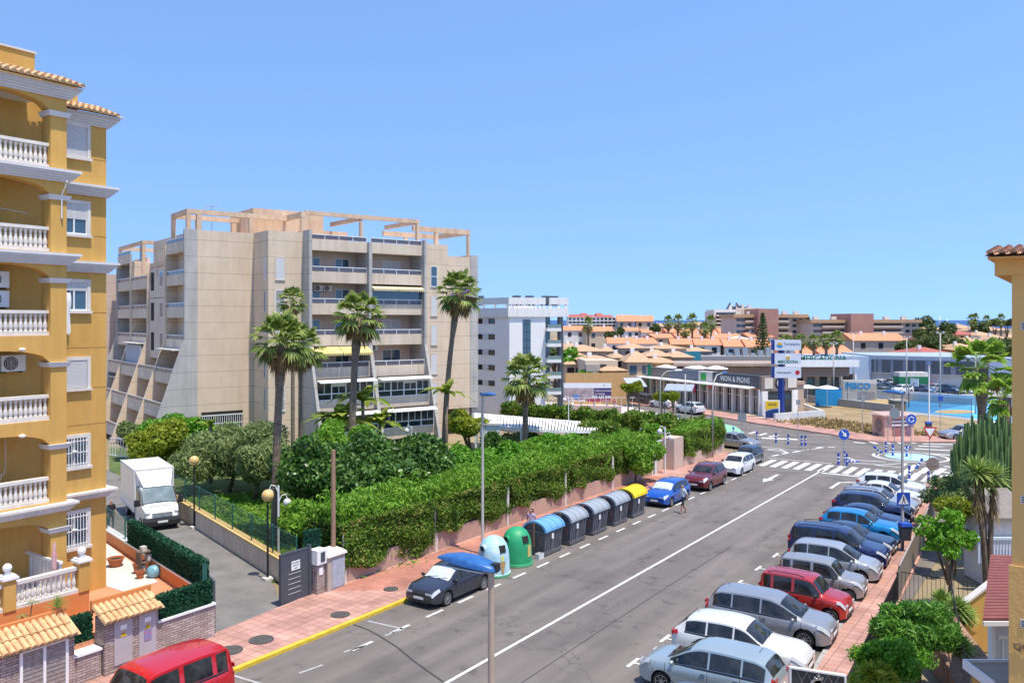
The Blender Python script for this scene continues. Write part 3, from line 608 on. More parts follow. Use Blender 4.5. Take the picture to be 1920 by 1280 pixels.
# meter houses
def meterhouse(s0,s1,t0,t1,ht,label,mats,kindw):
    r=empty('meter_house',W(s0,t0,0),ANG,label,'meter house'); Ln=s1-s0; D=t1-t0
    b=MB(); b.box(0,Ln,0,D,0,ht); b.build('wall',stone,r)
    b=MB(); tiles(b,(-.1,-.22,ht-.12),(1,0,0),(0,1,.52),Ln+.2,D+.35,sp=.2,courses=2,r=.09); b.build('tiled_roof',M.tile,r)
    b=MB(); b.box(-.1,Ln+.1,D+.02,D+.12,ht+.1,ht+.5); b.build('ridge',M.orange,r)
    return r
mh=meterhouse(15.1,17.0,26.0,26.55,1.95,'tile roofed meter house with two grey doors and warning signs',None,0)
for k,x in enumerate((.32,1.18)):
    b=MB(); b.box(x,x+.62,-.03,-.004,.35,1.75); d_=b.build('door',mat('grey_door',(.42,.38,.40),.6,var=.06),mh)
    b=MB(); b.box(x+.2,x+.42,-.04,-.032,1.45,1.6); b.build('label_plate',M.whitep,d_)
    b=MB(); b.prism([(x+.2,1.22),(x+.42,1.22),(x+.31,1.42)],-.042,-.033,'y'); b.build('warning_triangle',mat('warning_yellow',(.65,.42,.02),.6,var=.05),d_)
    b=MB(); b.prism([(x+.3,1.25),(x+.34,1.32),(x+.31,1.33),(x+.325,1.38),(x+.285,1.315),(x+.31,1.3)],-.046,-.043,'y'); b.build('bolt_symbol',M.black,d_)
b=MB(); b.box(1.36,1.62,-.05,-.033,.85,1.2); b.build('poster',mat('coloured_poster',(.10,.25,.5),.6,c2=(.5,.15,.2),scale=14),mh)
mh2=meterhouse(10.6,14.1,25.95,26.6,1.95,'tile roofed shelter with white framed barred window, bottom left','x',1)
b=MB(); X0,X1,Z0,Z1=1.9,3.25,.2,1.75
for x in (X0,(X0+X1)/2,X1): b.box(x-.04,x+.04,-.06,-.004,Z0,Z1)
for z in (Z0,Z1): b.box(X0-.04,X1+.04,-.061,-.003,z-.04,z+.04)
f_=b.build('window',M.whitep,mh2)
b=MB(); b.box(X0,X1,-.02,-.012,Z0,Z1); b.build('pane',mat('frosted_blocks',(.20,.17,.15),.3,c2=(.38,.34,.31),scale=7),f_)
b=MB()
for k in range(12): b.box(X0,X1,-.035,-.025,Z0+.06+k*.13,Z0+.075+k*.13)
b.build('bars',M.steel,f_)
pl,_=seglocal('stone_planter',W(14.15,26.35),W(15.05,26.35),0,.98,.5,stone,'small stone planter with white coping between the meter houses','planter',coping=M.whitep)
# potted things on the terrace corner
def pot(p,r,h,label,c=(.42,.13,.05)):
    rt=empty('plant_pot',p,0,label,'plant pot','pots and junk by the plot side wall')
    b=MB(); b.lathe([(r*.65,0),(r,h*.85),(r*1.08,h*.86),(r*1.08,h),(r*.9,h),(r*.85,h*.8)],14); b.build('pot',mat('terracotta',c,.8,var=.1),rt)
    b=MB(); b.lathe([(r*.86,h*.8),(.01,h*.82)],14); b.build('soil',M.dark,rt)
pot(W(20.0,33.6,1.24),.32,.35,'wide round terracotta bowl nearest the ochre wall'); pot(W(19.95,31.9,1.24),.2,.4,'stack of small terracotta pots left of the dark shelf'); pot(W(19.6,31.2,1.24),.17,.3,'terracotta pot standing beside the blue sack')
b=MB(); b.ell((0,0,.22),(.3,.24,.26),12,8); o=b.build('plastic_sack',mat('blue_plastic_bag',(.08,.28,.42),.35,c2=(.3,.5,.55),scale=7),None,True,W(20.0,30.9,1.24)); tag(o,'bulging blue plastic sack at the foot of the orange wall','sack')
r=empty('dark_shelf',W(20.15,31.7,1.24),ANG,'dark wooden shelf with junk against the orange side wall','shelf')
b=MB(); [b.box(-.3,.3,-.18,.18,z,z+.04) for z in (.05,.45,.85)]; [b.box(x-.02,x+.02,-.18,.18,0,.9) for x in (-.3,.3)]; b.build('rack',M.wood,r)
b=MB(); b.box(-.2,0,-.1,.1,.9,1.1); b.box(.02,.2,-.12,.08,.5,.75); b.lathe([(.1,.09),(.12,.35)],10,(-.1,0,0)); b.build('clutter',M.trim,r)
# ================= RIGHT BUILDING
rb=empty('right_ochre_building',(10.02,17.0,0),ANG,'ochre rendered house end wall with tiled eave at the right edge','apartment building')
ochr=mat('ochre_rough_plaster',(.66,.37,.11),.95,c2=(.74,.44,.15),scale=.5,detail=12,bump=.3,bscale=12)
b=MB(); b.box(0,5,-12,0,0,12.7); b.build('wall',ochr,rb)
b=MB(); b.box(-.05,-.003,-12,.05,0,6.6); b.build('lower_thickening',ochr,rb)
b=MB(); b.box(-.03,5.2,-12,.30,12.40,12.72); b.prism([(-.35,12.72),(-.35,12.76),(2.0,13.03),(5.2,13.03),(5.2,12.72)],-12,.40,'y'); b.build('eave',ochr,rb)
b=MB(); tiles(b,(-.42,.45,12.80),(0,-1,0),(1,0,.12),12,2.4,sp=.2,courses=5,r=.07); b.build('tiled_roof',mat('dark_red_tile',(.36,.17,.10),.85,c2=(.56,.32,.19),scale=3),rb)
b=MB(); b.box(-.07,-.052,-1.5,-.42,9.1,10.6); b.build('window',mat('brown_shutter',(.16,.075,.04),.6,var=.1),rb)
for z in (7.85,5.4,11.3):
    x0=-.06 if z<6.6 else -.012
    v_=MB().box(x0,x0+.012,-.27,-.15,z,z+.16).build('vent',M.trim,rb)
    b=MB(); [b.box(x0-.006,x0-.001,-.25,-.17,z+.02+.035*j,z+.037+.035*j) for j in range(4)]; b.build('slots',M.black,v_)
text('QUE',.19,M.wood,rb,(-.075,-.22,5.0),(PI/2,0,-PI/2),ext=.012)

MB().box(XL,.24,2.54,6.05,21.351,21.42).build('parapet_coping',M.trim,yb); MB().box(.25,1.92,2.64,6.05,20.621,20.69).build('parapet_coping',M.trim,yb)
MB().tube([(-.25,-.5,16.3),(-.22,-.3,16.1),(-.2,-.06,15.9),(-.2,-.05,15.05)],.025,6).build('drain_hose',M.whitep,yb)
MB().tube([(-3.4,.3,15.35),(-1.2,.3,15.15)],.012,5).build('drying_rod',M.steel,yb)
MB().tube([(-1.3,1.6,7.5),(-1.3,1.6,6.4),(-1.4,1.5,6.1)],.012,5).build('cable',M.whitep,yb)
for (x0,z0) in ((-3.3,2.25),(-3.4,8.1),(-3.4,13.9),(-3.4,16.8)):
    d_=MB().box(x0,x0+1.5,1.60,1.655,z0,z0+2.05).build('balcony_door',M.alu,yb); MB().box(x0+.07,x0+1.43,1.585,1.599,z0+.08,z0+1.98).build('pane',M.glass,d_)
for k,(x,y,z,h) in enumerate(((-2.35,.9,5.3,1.1),)):
    rk=empty('clothes_rack',YL(x,y,z),ANG,'clothes drying rack with laundry on the first floor balcony','clothes rack'); b=MB()
    for q_ in range(5): b.tube([(-.5,-.25+q_*.12,h-.1),(.5,-.25+q_*.12,h-.1)],.008,4)
    for sx in(-.5,.5): b.tube([(sx,-.3,0),(sx,.25,h-.1)],.012,4); b.tube([(sx,.3,0),(sx,-.25,h-.1)],.012,4)
    b.build('frame',M.alu,rk)
    for q_,c_ in enumerate(((.5,.5,.55),(.12,.2,.4),(.6,.58,.5))): MB().box(-.4+.28*q_,-.18+.28*q_,-.02+.1*q_,0+.1*q_,h-.6,h-.09).build('laundry',mat('laundry%d'%q_,c_,.9,var=.08),rk)
for (u,v,Y,lab,n_) in ((108,1128,26.6,'spiky green agave behind the barred window shelter roof',60),):
    x,y,_=AT(u,Y); z=ZV(v,Y); rt=empty('agave',(x,y,z-.35),0,lab,'plant'); b=MB()
    for i in range(n_):
        az=i*2.399; el=.1+1.35*(i/n_); d=Vector((math.cos(az)*math.cos(el),math.sin(az)*math.cos(el),math.sin(el))); s_=Vector((-math.sin(az),math.cos(az),0))*.012; c=Vector((0,0,.15)); b.face([c-s_,c+d*.25-s_*1.2,c+d*.5,c+d*.25+s_*1.2])
    b.build('leaves',L.yucca,rt); MB().lathe([(.12,-.2),(.16,.14),(.01,.15)],12).build('pot',MT['terracotta'],rt)
x,y,_=AT(50,26.7); z=ZV(1175,26.7); rt=empty('dry_tall_plant',(x,y,z-.4),0,'thin bare stemmed plant with drooping leaf tufts against the orange wall','plant'); b=MB(); g=MB()
for (dx,dy,hh) in ((-.15,0,.75),(.12,.1,1.15),(.35,0,.7)):
    b.tube([(0,0,0),(dx*.5,dy,hh*.6),(dx,dy,hh)],.018,5)
    for i in range(9): az=i*2.399; d=Vector((math.cos(az),math.sin(az),.2)); s_=Vector((-math.sin(az),math.cos(az),0))*.03; c=Vector((dx,dy,hh)); g.face([c,c+d*.14-s_,c+d*.26+Vector((0,0,-.1)),c+d*.14+s_])
b.build('stems',M.wood,rt); g.build('leaves',L.olive,rt)
# ================= BEIGE BUILDING (oblique grid p along the front, q away)
BA=(.7959,.6055); BB=(-.6055,.7959); BO=(-26.84,72.4)
bb=empty('beige_apartment_block',(BO[0],BO[1],0),0,'large beige concrete apartment block with rooftop frames and flared grey fins','apartment building')
def PQ(p,q_,z): return (p*BA[0]+q_*BB[0],p*BA[1]+q_*BB[1],z)
def MQ(): return MB(xf=PQ)
ZT=19.2
FZ=[18.61,15.79,12.98,10.2,7.35,4.53,1.75]
w1=MQ()
w1.box(0,4.88,0,14,0,ZT); w1.box(4.88,8.3,-3.45,14,0,ZT); w1.box(8.3,19.9,-2.0,14,0,18.0)
w1.box(19.9,23.13,-3.45,10,0,ZT-.3); w1.box(23.13,26.5,-2.45,10,2.6,17.9); w1.box(23.2,23.7,-2.3,4,0,2.6); w1.box(26.1,26.5,-2.3,4,0,2.6)
w1.box(23.13,26.5,4,10,0,2.6)
w1.box(1.2,4.88,14,25,0,16.9); 
w1.build('wall',M.cream,bb)
w2=MQ(); w2.box(26.5,27.44,-2.5,8,2.6,18.1); w2.box(26.8,27.44,-2.3,8,0,2.6); w2.build('end_wall',M.greyc,bb)
# roof structures
def beam(name,l,m=M.peach):
    for bx in l: MQ().box(*bx).build(name,m,bb)
T0=20.95;T1=20.55
beam('roof_beam',[(-.9,8.0,-.0,.35,T1,T0),(-.9,8.0,4.4,4.75,T1+.001,T0-.002),(-.9,-.55,.35,4.4,T1+.002,T0-.003),(7.9,8.3,-3.4,-3.1,T1,T0+.1),(8.0,8.3,-3.1,4.4,T1+.003,T0+.1),
   (8.3,19.9,-3.45,-3.1,T1+.25,T0+.22),(19.6,19.9,-3.1,3,T1+.2,T0+.2),(13.6,13.9,-3.1,3,T1+.1,T0+.1),(19.9,26.6,-2.3,-2.0,T1-.35,T0-.25),(26.3,26.6,-2.0,4,T1-.352,T0-.252),(19.9,26.3,3.7,4,T1-.354,T0-.254)])
beam('roof_post',[(-.05,.35,.003,.347,ZT-.4,T1),(-.9,-.55,.01,.34,17.4,T1),(-.9,-.55,4.42,4.73,17.4,T1),(4.5,4.88,.003,.347,ZT-.3,T1),(4.5,4.88,4.42,4.74,ZT,T1),(1.2,1.6,4.42,4.74,ZT,T1),(7.92,8.28,-3.38,-3.12,ZT-.1,T1),(13.62,13.88,-3.44,-3.11,17.5,T1),(19.62,19.88,-3.44,-3.11,17.5,T1+.25),(26.32,26.58,-2.28,-2.02,17.5,T1-.34),(22.4,22.8,-2.28,-2.02,18,T1-.34),(26.32,26.58,3.72,3.98,17.5,T1-.34),(22.4,22.8,3.72,3.98,18,T1-.34)],M.peach)
MQ().box(5.2,12.0,1.0,7,ZT,21.6).build('stair_tower',M.peach,bb)
MQ().box(12.6,15.5,3.0,7,18,20.2).build('roof_room',M.peach,bb)
# front balconies between fins: panels, rails, recess walls, glazing
def step(z): return 0 if z>9 else (9-z)*.30
def fin(name,p0,p1,q_in,q_top,zt,flare,zf=9.2,m=M.greyc,z0=0):
    b=MQ(); pr=[(q_in,z0),(q_in,zt),(q_top,zt),(q_top,zf),(q_top-flare,z0)]
    b.prism(pr,p0,p1,'x'); return b.build(name,m,bb)
QF=-4.8
fin('fin',8.02,8.28,-2.0,QF,19.35,2.7); fin('fin',13.84,14.16,-2.0,QF+.1,18.6,2.6); fin('fin',19.65,19.92,-2.0,QF,19.1,2.7)
bays=[(8.28,13.84),(14.16,19.65)]
AW=mat('yellow_awning_cloth',(.55,.42,.14),.85,c2=(.62,.50,.22),scale=1)
AWw=mat('white_canopy',(.72,.71,.68),.6,var=.05)
for bi,(p0,p1) in enumerate(bays):
    for fi,z in enumerate(FZ):
        q0=QF+.45-step(z); zb=z-.98
        nm=MQ().box(p0,p1,q0,q0+.14,zb,z).build('balcony_parapet',M.creamp,bb)
        MQ().box(p0,p1,q0+.14,-2.0,zb+.003,zb+.2).build('balcony_slab',M.creamp,bb)
        if fi<5:
            b=MQ(); b.box(p0+.02,p1-.02,q0+.03,q0+.09,z+.38,z+.45); 
            for k in range(5): x=p0+.05+(p1-p0-.1)*k/4; b.box(x-.025,x+.025,q0+.04,q0+.08,z,z+.38)
            rl=b.build('balcony_rail',M.alu,bb)
            MQ().box(p0+.03,p1-.03,q0+.055,q0+.065,z+.03,z+.37).build('rail_glass',M.railglass,rl)
        if fi in (5,6):   # glazed-in terraces with canopy
            top=FZ[fi-1]-1.0
            b=MQ(); n=4
            for k in range(n+1): x=p0+.05+(p1-p0-.1)*k/n; b.box(x-.05,x+.05,q0+.02,q0+.12,z,top-.12)
            b.box(p0,p1,q0+.015,q0+.125,z,z+.06); b.box(p0,p1,q0+.015,q0+.125,z+.52,z+.6); b.box(p0,p1,q0+.015,q0+.125,top-.2,top-.12)
            for k in range(n): x=p0+.05+(p1-p0-.1)*(k+.5)/n; b.box(x-.025,x+.025,q0+.03,q0+.11,z+.6,top-.2)
            gl=b.build('terrace_glazing',M.alu,bb)
            MQ().box(p0+.05,p1-.05,q0+.06,q0+.07,z+.05,top-.15).build('pane',M.glass,gl)
            if fi==5:
                for k in range(n):
                    if bi==1 or k==1:
                        x0=p0+.1+(p1-p0-.1)*k/n; h=random.choice((.3,.45,.6)) ; MQ().box(x0,x0+(p1-p0)/n-.1,q0+.045,q0+.056,top-.2-h,top-.2).build('blind',M.trim,gl)
            MQ().hexa([(p0+.05,q0+.1,top-.1),(p1-.02,q0+.1,top-.1),(p1-.02,q0-.75,top-.28),(p0+.05,q0-.75,top-.28)],[(p0+.05,q0+.1,top-.04),(p1-.02,q0+.1,top-.04),(p1-.02,q0-.75,top-.22),(p0+.05,q0-.75,top-.22)]).build('canopy',AWw,bb)
        if 1<=fi<=5 and fi!=5:
            # recess back wall with doors
            zz=z-.8; yb_=-2.0
            if fi==1 and False: continue
            for (fx,w_,k) in {0:[(.10,.26,'g'),(.62,.26,'g')],1:[(.05,.16,'g'),(.45,.36,'s' if fi in(1,3) else 'g')]}[bi]:
                x0=p0+(p1-p0)*fx; x1=x0+(p1-p0)*w_
                b=MQ(); b.box(x0,x0+.06,yb_-.06,yb_-.003,zz,zz+2.15); b.box(x1-.06,x1,yb_-.06,yb_-.003,zz,zz+2.15); b.box((x0+x1)/2-.03,(x0+x1)/2+.03,yb_-.06,yb_-.003,zz,zz+2.15); b.box(x0,x1,yb_-.061,yb_-.004,zz+2.1,zz+2.18)
                d_=b.build('balcony_door',M.alu,bb)
                MQ().box(x0+.05,x1-.05,yb_-.03,yb_-.02,zz,zz+2.1).build('pane',M.glassb if k=='g' else M.shutter,d_)
# recess inner lining plane (pinkish)
for (p0,p1) in bays: MQ().box(p0+.001,p1-.001,-2.012,-2.001,3.4,17.6).build('recess_wall',M.creamrec,bb)
# awnings
def awn(p0,p1,z,qa,drop=.35,out=1.0,m=AW,nm='awning'):
    b=MQ(); n=14
    b.hexa([(p0,qa,z-.03),(p1,qa,z-.03),(p1,qa-out,z-drop-.03),(p0,qa-out,z-drop-.03)],[(p0,qa,z),(p1,qa,z),(p1,qa-out,z-drop),(p0,qa-out,z-drop)])
    for k in range(n): x0=p0+(p1-p0)*k/n; x1=x0+(p1-p0)/n; b.prism([(x0,z-drop-.02),(x1,z-drop-.02),(x1-.04,z-drop-.2),((x0+x1)/2,z-drop-.24),(x0+.04,z-drop-.2)],qa-out-.01,qa-out,'y')
    return b.build(nm,m,bb)
awn(8.35,10.9,9.15,QF+.3,.55,1.0); awn(10.95,13.8,9.15,QF+.3,.55,1.0); awn(14.2,16.8,14.6,QF+.4,.22,.5,mat('cream_awning',(.62,.52,.32),.85,var=.1)); awn(16.85,19.6,14.6,QF+.4,.22,.5,MT['cream_awning'])
MQ().box(14.2,19.6,QF+.52,QF+.535,13.4,14.4).build('terrace_glass',M.glassb,bb)
def bwin(p0,p1,z0,z1,qf,kind='s',side=None):
    b=MQ()
    if side is None: bx=lambda a,c,d0,d1,e,f: b.box(a,c,qf+d0,qf+d1,e,f)
    t=.06
    bx(p0-t,p0,-.04,.01,z0-t,z1+t);bx(p1,p1+t,-.04,.01,z0-t,z1+t);bx(p0,p1,-.04,.01,z1,z1+t);bx(p0-.08,p1+.08,-.09,.01,z0-t-.02,z0-.001)
    f_=b.build('window',M.alu if kind!='s' else M.creamp,bb)
    MQ().box(p0,p1,qf-.03,qf-.02,z0,z1).build('pane',{'s':M.shutter,'g':M.glassb,'c':M.curtain}[kind],f_)
    if kind!='s': MQ().box(p0,p1,qf-.045,qf-.031,(z0+z1)/2-.03,(z0+z1)/2+.03).build('glazing_bar',M.alu,f_)
for z,k in ((15.0,'s'),(12.15,'c'),(9.3,'s'),(6.5,'s'),(3.7,'c')): bwin(5.55,6.3,z,z+1.9,-3.45,k)
for z,k in ((15.0,'g'),(12.15,'s'),(9.3,'s'),(6.5,'s'),(3.7,'s'),(1.0,'g')): bwin(21.2,21.85,z-.2,z+1.7,-3.45,k)
# narrow windows in the return face
for z in (15.0,12.15,6.5,3.7): 
    f_=MQ().box(4.855,4.879,-2.9,-2.45,z,z+1.9).build('window',M.alu,bb); MQ().box(4.845,4.8545,-2.85,-2.5,z+.05,z+1.85).build('pane',M.curtain if z!=15 else M.shutter,f_)
# mosaic fan on the right wall
b=MQ(); pts=[(25.9,13.4)]+[(25.9-1.9*math.cos(a*PI/2/8),13.4+1.9*math.sin(a*PI/2/8)) for a in range(9)]+[(26.4,15.3),(26.4,13.4)]
b.prism(pts,-2.49,-2.452,'y'); b.build('mosaic',mat('blue_mosaic',(.05,.10,.35),.5,c2=(.45,.22,.15),scale=5),bb)
# bars over the ground opening of the left wall
MQ().box(.3,3.9,-.02,-.003,2.0,3.6).build('ground_opening',M.dark,bb)
b=MQ()
for k in range(19): b.box(.35+k*.19,.39+k*.19,-.09,-.05,1.6,3.3)
b.box(.3,3.9,-.095,-.045,3.25,3.33); b.box(.3,3.9,-.095,-.045,2.55,2.6); b.build('opening_railing',M.whitep,bb)
# left side facade: fins parallel to the front, flared towards -p
FQ=[0.0,5.8,11.9,18.5,24.4]; TZ=[19.25,18.2,16.0,17.4,17.4]; PM=[M.greyc,M.cream,M.cream,M.cream,M.greyc]
for k,(q_,tz,m) in enumerate(zip(FQ,TZ,PM)):
    b=MQ(); e=-1.09; b.prism([(.0 if k==0 else 2.0,0),(.0 if k==0 else 2.0,tz),(e,tz),(e,9.9),(e-3.3,0)],q_+.001,q_+.34,'y'); b.build('side_fin',m,bb)
FS=[18.3,15.5,12.65,9.85,7.0,4.2,1.4]
for k in range(4):
    q0=FQ[k]+.34; q1=FQ[k+1]; tz=min(TZ[k],TZ[k+1]) if k!=2 else 16.0
    if k in(0,3): tz=18.3
    # back wall of the recess
    MQ().box(.6,.9 if k else .59+.3,q0,q1,0,tz-.3).build('recess_wall',M.creamrec,bb)
    for z in FS:
        if z>tz+.1: continue
        sp_=0 if z>9.9 else (9.9-z)*.333
        px_=-1.0-sp_
        if k==1 and z>9: # closed bay with small windows
            MQ().box(-.9,.6,q0,q1,z-1.9,z+.9).build('bay_wall',M.creamrec,bb)
            f_=MQ().box(-.93,-.901,q0+1.1,q0+2.2,z-.9,z+.5).build('window',M.alu,bb); MQ().box(-.935,-.931,q0+1.15,q0+2.15,z-.85,z+.45).build('pane',M.glassb,f_)
            MQ().box(-.93,-.901,q1-1.6,q1-.6,z-1.2,z+.5).build('window',M.dark,bb); continue
        MQ().box(px_,px_+.12,q0+.02,q1-.02,z-.95,z).build('balcony_parapet',M.creamp,bb)
        MQ().box(px_+.12,.6,q0+.02,q1-.02,z-.95,z-.78).build('balcony_slab',M.creamp,bb)
        b=MQ(); b.box(px_+.02,px_+.08,q0+.02,q1-.02,z+.3,z+.37)
        for j in range(5): y=q0+.05+(q1-q0-.1)*j/4; b.box(px_+.03,px_+.07,y-.02,y+.02,z,z+.3)
        rl=b.build('balcony_rail',M.alu,bb); MQ().box(px_+.045,px_+.055,q0+.04,q1-.04,z+.02,z+.29).build('rail_glass',M.railglass,rl)
        MQ().box(px_-.05,px_-.001,(q0+q1)/2+1,(q0+q1)/2+1.3,z-.62,z-.55).build('spout',M.whitep,bb)
        f_=MQ().box(.56,.599,q0+.8,q0+2.8,z-.75,z+1.3).build('balcony_door',M.alu,bb); MQ().box(.545,.559,q0+.88,q0+2.72,z-.7,z+1.22).build('pane',random.choice((M.glass,M.glassb,M.curtain)),f_)
for (q0,q1,z) in ((.4,5.7,9.0),(12.3,18.4,9.3),(18.9,24.3,5.6)): MQ().box(-2.0,.3,q0,q1,z-.08,z).build('canopy',M.trim,bb)
MQ().box(-1.6,-1.5,12.4,18.3,6.3,9.1).build('drop_shade',mat('grey_blind',(.40,.42,.46),.7,var=.08),bb)
beam('roof_beam',[(-.9,1.6,14.5,14.85,19.0,19.35),(-.9,-.6,14.85,24.2,19.0,19.34),(-.9,4.5,24.2,24.55,19.0,19.35),(-.9,-.6,6.2,11.8,16.5,16.9)])
beam('roof_post',[(-.9,-.6,14.52,14.83,16,19.0),(-.9,-.6,24.22,24.53,17,19.0),(-.9,-.6,6.0,6.2,15,16.9),(-.9,-.6,11.5,11.8,15,16.5),(1.3,1.6,14.52,14.83,16,19.0),(-.9,-.6,9.0,9.3,15.5,16.5)])
w3=MQ(); w3.box(-6.5,1.5,26.5,40,0,16.5); w3.build('rear_wing',mat('pink_concrete',(.52,.38,.30),.92,c2=(.60,.46,.38),scale=.5,joint=1.41,jw=.035),bb)
def onbb(p,q_,z): x,y,_=PQ(p,q_,0); return (BO[0]+x,BO[1]+y,z)
FANG=math.atan2(BA[1],BA[0])
acunit('left air conditioner of the pair on the beige block fourth balcony','air conditioner',onbb(10.0,-2.2,14.1),FANG,'air conditioners on the beige block')
acunit('tan air conditioner beside the white one on the beige block balcony','air conditioner',onbb(10.9,-2.2,14.1),FANG,'air conditioners on the beige block')
acunit('single air conditioner above the barred rail of the right hand bay','air conditioner',onbb(15.6,-2.2,8.6),FANG,'air conditioners on the beige block')
acunit('air conditioner high in the corner of the top right balcony','air conditioner',onbb(14.9,-2.2,16.6),FANG,'air conditioners on the beige block')
def antenna(loc,h,label):
    r=empty('roof_antenna',loc,.4,label,'antenna'); MB().tube([(0,0,0),(0,0,h)],.035,6).build('mast',M.steel,r)
    b=MB(); b.tube([(-.7,0,h-.15),(.5,0,h-.15)],.03,5)
    for k in range(6): b.tube([(-.6+k*.2,-.3+.03*k,h-.15),(-.6+k*.2,.3-.03*k,h-.15)],.02,4)
    b.tube([(-.45,0,h-.5),(.3,0,h-.5)],.025,5); b.build('elements',M.steel,r)
antenna(onbb(2.8,5,ZT),2.9,'tall roof antenna standing over the left end of the beige block'); antenna(onbb(16.6,2,19.5),2.4,'roof antenna with wide head over the right hand bay of the beige block')
# ================= WHITE BUILDING
wb=empty('white_apartment_block',AT(955,100,0),.22,'modern white apartment block with rooftop pergola and dark corner column','apartment building')
sf=100/FPX
def zz(v): return H-(v-600)*sf
wm=MB(); XW=70*sf
wm.prism([(0,0),(XW,0),(XW,9),(-5.2,9)],0,zz(593)-.002,'z'); wm.build('wall',mat('white_render',(.80,.78,.76),.8,c2=(.86,.84,.82),scale=.3),wb)
b=MB(); b.prism([(-.2,-.2),(115*sf,-.2),(115*sf,4),(XW,4),(XW,9.2),(-5.6,9.2)],zz(593)-.05,zz(577),'z'); b.build('roof_parapet',M.white,wb)
b=MB(); zt=zz(557.5); 
b.box(-.1,XW,-.1,.25,zt-.8,zt-.001); b.box(XW+.5,115*sf,-.1,.25,zt-.8,zt-.002); b.box(115*sf-.35,115*sf,.25,3.8,zt-.8,zt-.003); b.hexa([(-5.4,8.9,zt-.8),(-.1,-.1,zt-.8),(.2,.2,zt-.8),(-5.1,9.1,zt-.8)],[(-5.4,8.9,zt),(-.1,-.1,zt),(.2,.2,zt),(-5.1,9.1,zt)])
b.build('pergola_beam',M.white,wb)
b=MB()
for k in range(9): x=.1+k*(XW-.3)/8; MB().box(x-.12,x+.12,-.05,.2,zz(577),zt-.8).build('pergola_post',M.white,wb)
for x in (XW+.6,(XW+115*sf)/2+.2,115*sf-.3): MB().box(x-.12,x+.12,-.05,.2,zz(577),zt-.8).build('pergola_post',M.white,wb)
for k in range(5): a=k/5; MB().box(-5.3*a-.35,-5.3*a-.1,9*a+.2,9*a+.5,zz(577),zt-.8).build('pergola_post',M.white,wb)
MB().box(1,XW-1,2,7,zz(577),zt-.9).build('roof_room',M.white,wb)
for x in (.6,2.2,3.9): MB().box(x+.4,x+1.3,1.96,1.99,zz(572),zz(566)).build('roof_window',M.glass,wb)
f_=MB().box(26*sf,41*sf,-.05,-.003,.3,zz(599)).build('stair_window',M.glassb,wb)
b=MB(); [b.box(26*sf,41*sf,-.07,-.051,zz(v)-.05,zz(v)+.05) for v in (607,622,637,652,668,684,700)]; b.box(33*sf,34*sf,-.071,-.0511,.3,zz(599)); b.build('mullions',M.darkgrey,f_)
dv=Vector((-5.2,9,0)).normalized()
for v in (597,627,657,686,716):
    for (a0,a1,m) in ((2.6,5.9,M.dark),(2.7,3.5,M.glass),(3.7,4.8,M.greytrim)):
        o=.0 if m is M.dark else .03
        p0=dv*a0;p1=dv*a1; nn_=Vector((-dv.y,dv.x,0))
        P=[p0+nn_*(.004+o),p1+nn_*(.004+o),p1+nn_*(.02+o),p0+nn_*(.02+o)]
        MB().hexa([(p.x,p.y,zz(v+10)) for p in P],[(p.x,p.y,zz(v)) for p in P]).build('window',m,wb)
for k,v in enumerate((615,644,674,704,734)):
    MB().box(XW,XW+27*sf,-.9,4,zz(v+6),zz(v)).build('balcony_slab',M.white,wb)
    MB().box(XW+.05,XW+27*sf,-.88,-.85,zz(v),zz(v-7)).build('balcony_glass',MT.get('x') or mat('green_glass',(.18,.25,.25),.1,var=.1),wb)
    MB().box(XW+.2,XW+26*sf,3.9,4,zz(v),zz(v-22)).build('balcony_window',M.glassb,wb)
MB().box(XW+25*sf,XW+32*sf,-.6,.4,0,zz(593)-.06).build('corner_column',M.darkgrey,wb)
for k,(x,y) in enumerate(((-3.0,5),(1.2,3),(2.9,3.3),(5.0,3.3),(6.2,4))): MB().box(x,x+.9,y,y+.8,zt-.9,zt+.32).build('roof_unit',M.darkgrey,wb)
# ================= VEHICLES
WHL={}
def wheelmeshes(r,wd,spokes,style):
    key=(round(r,3),spokes,style)
    if key in WHL: return WHL[key]
    t=MB(); h=wd/2; t.lathe([(.01,-h*.9),(r*.66,-h),(r*.9,-h),(r*.985,-h*.7),(r,-h*.3),(r,h*.3),(r*.985,h*.7),(r*.9,h),(r*.70,h*.96),(r*.69,h*.4)],28,ax='y',cap=False)
    tm=bpy.data.meshes.new('wheel'); tm.from_pydata(t.v,[],t.f); tm.materials.append(M.tyre); tm.polygons.foreach_set('use_smooth',[True]*len(t.f)); tm.set_sharp_from_angle(angle=R(40))
    b=MB(); b.lathe([(r*.70,h*.6),(r*.70,h*.97),(r*.64,h*.95),(r*.62,h*.5)],28,ax='y',cap=False); b.lathe([(r*.15,h*.5),(r*.16,h*.8),(r*.1,h*.92),(.001,h*.93)],12,ax='y',cap=False)
    b.lathe([(.001,h*.42),(r*.63,h*.42)],24,ax='y',m=1,cap=False)
    for k in range(spokes):
        a=2*PI*k/spokes; ca,sa=math.cos(a),math.sin(a)
        def P(rr,w,y): return (ca*rr-sa*w,y,sa*rr+ca*w)
        w0,w1=(.10*r,.055*r) if spokes<=6 else (.05*r,.035*r)
        if style=='cap': w0,w1=.12*r,.13*r
        b.hexa([P(r*.1,-w0,h*.5),P(r*.66,-w1,h*.5),P(r*.66,w1,h*.5),P(r*.1,w0,h*.5)],[P(r*.1,-w0,h*.86),P(r*.66,-w1,h*.8),P(r*.66,w1,h*.8),P(r*.1,w0,h*.86)])
    rm=bpy.data.meshes.new('rim'); rm.from_pydata(b.v,[],b.f); rm.materials.append(M.rim); rm.materials.append(M.plastic); rm.polygons.foreach_set('material_index',b.m)
    WHL[key]=(tm,rm); return WHL[key]
def lerp(a,b,t): return a+(b-a)*t
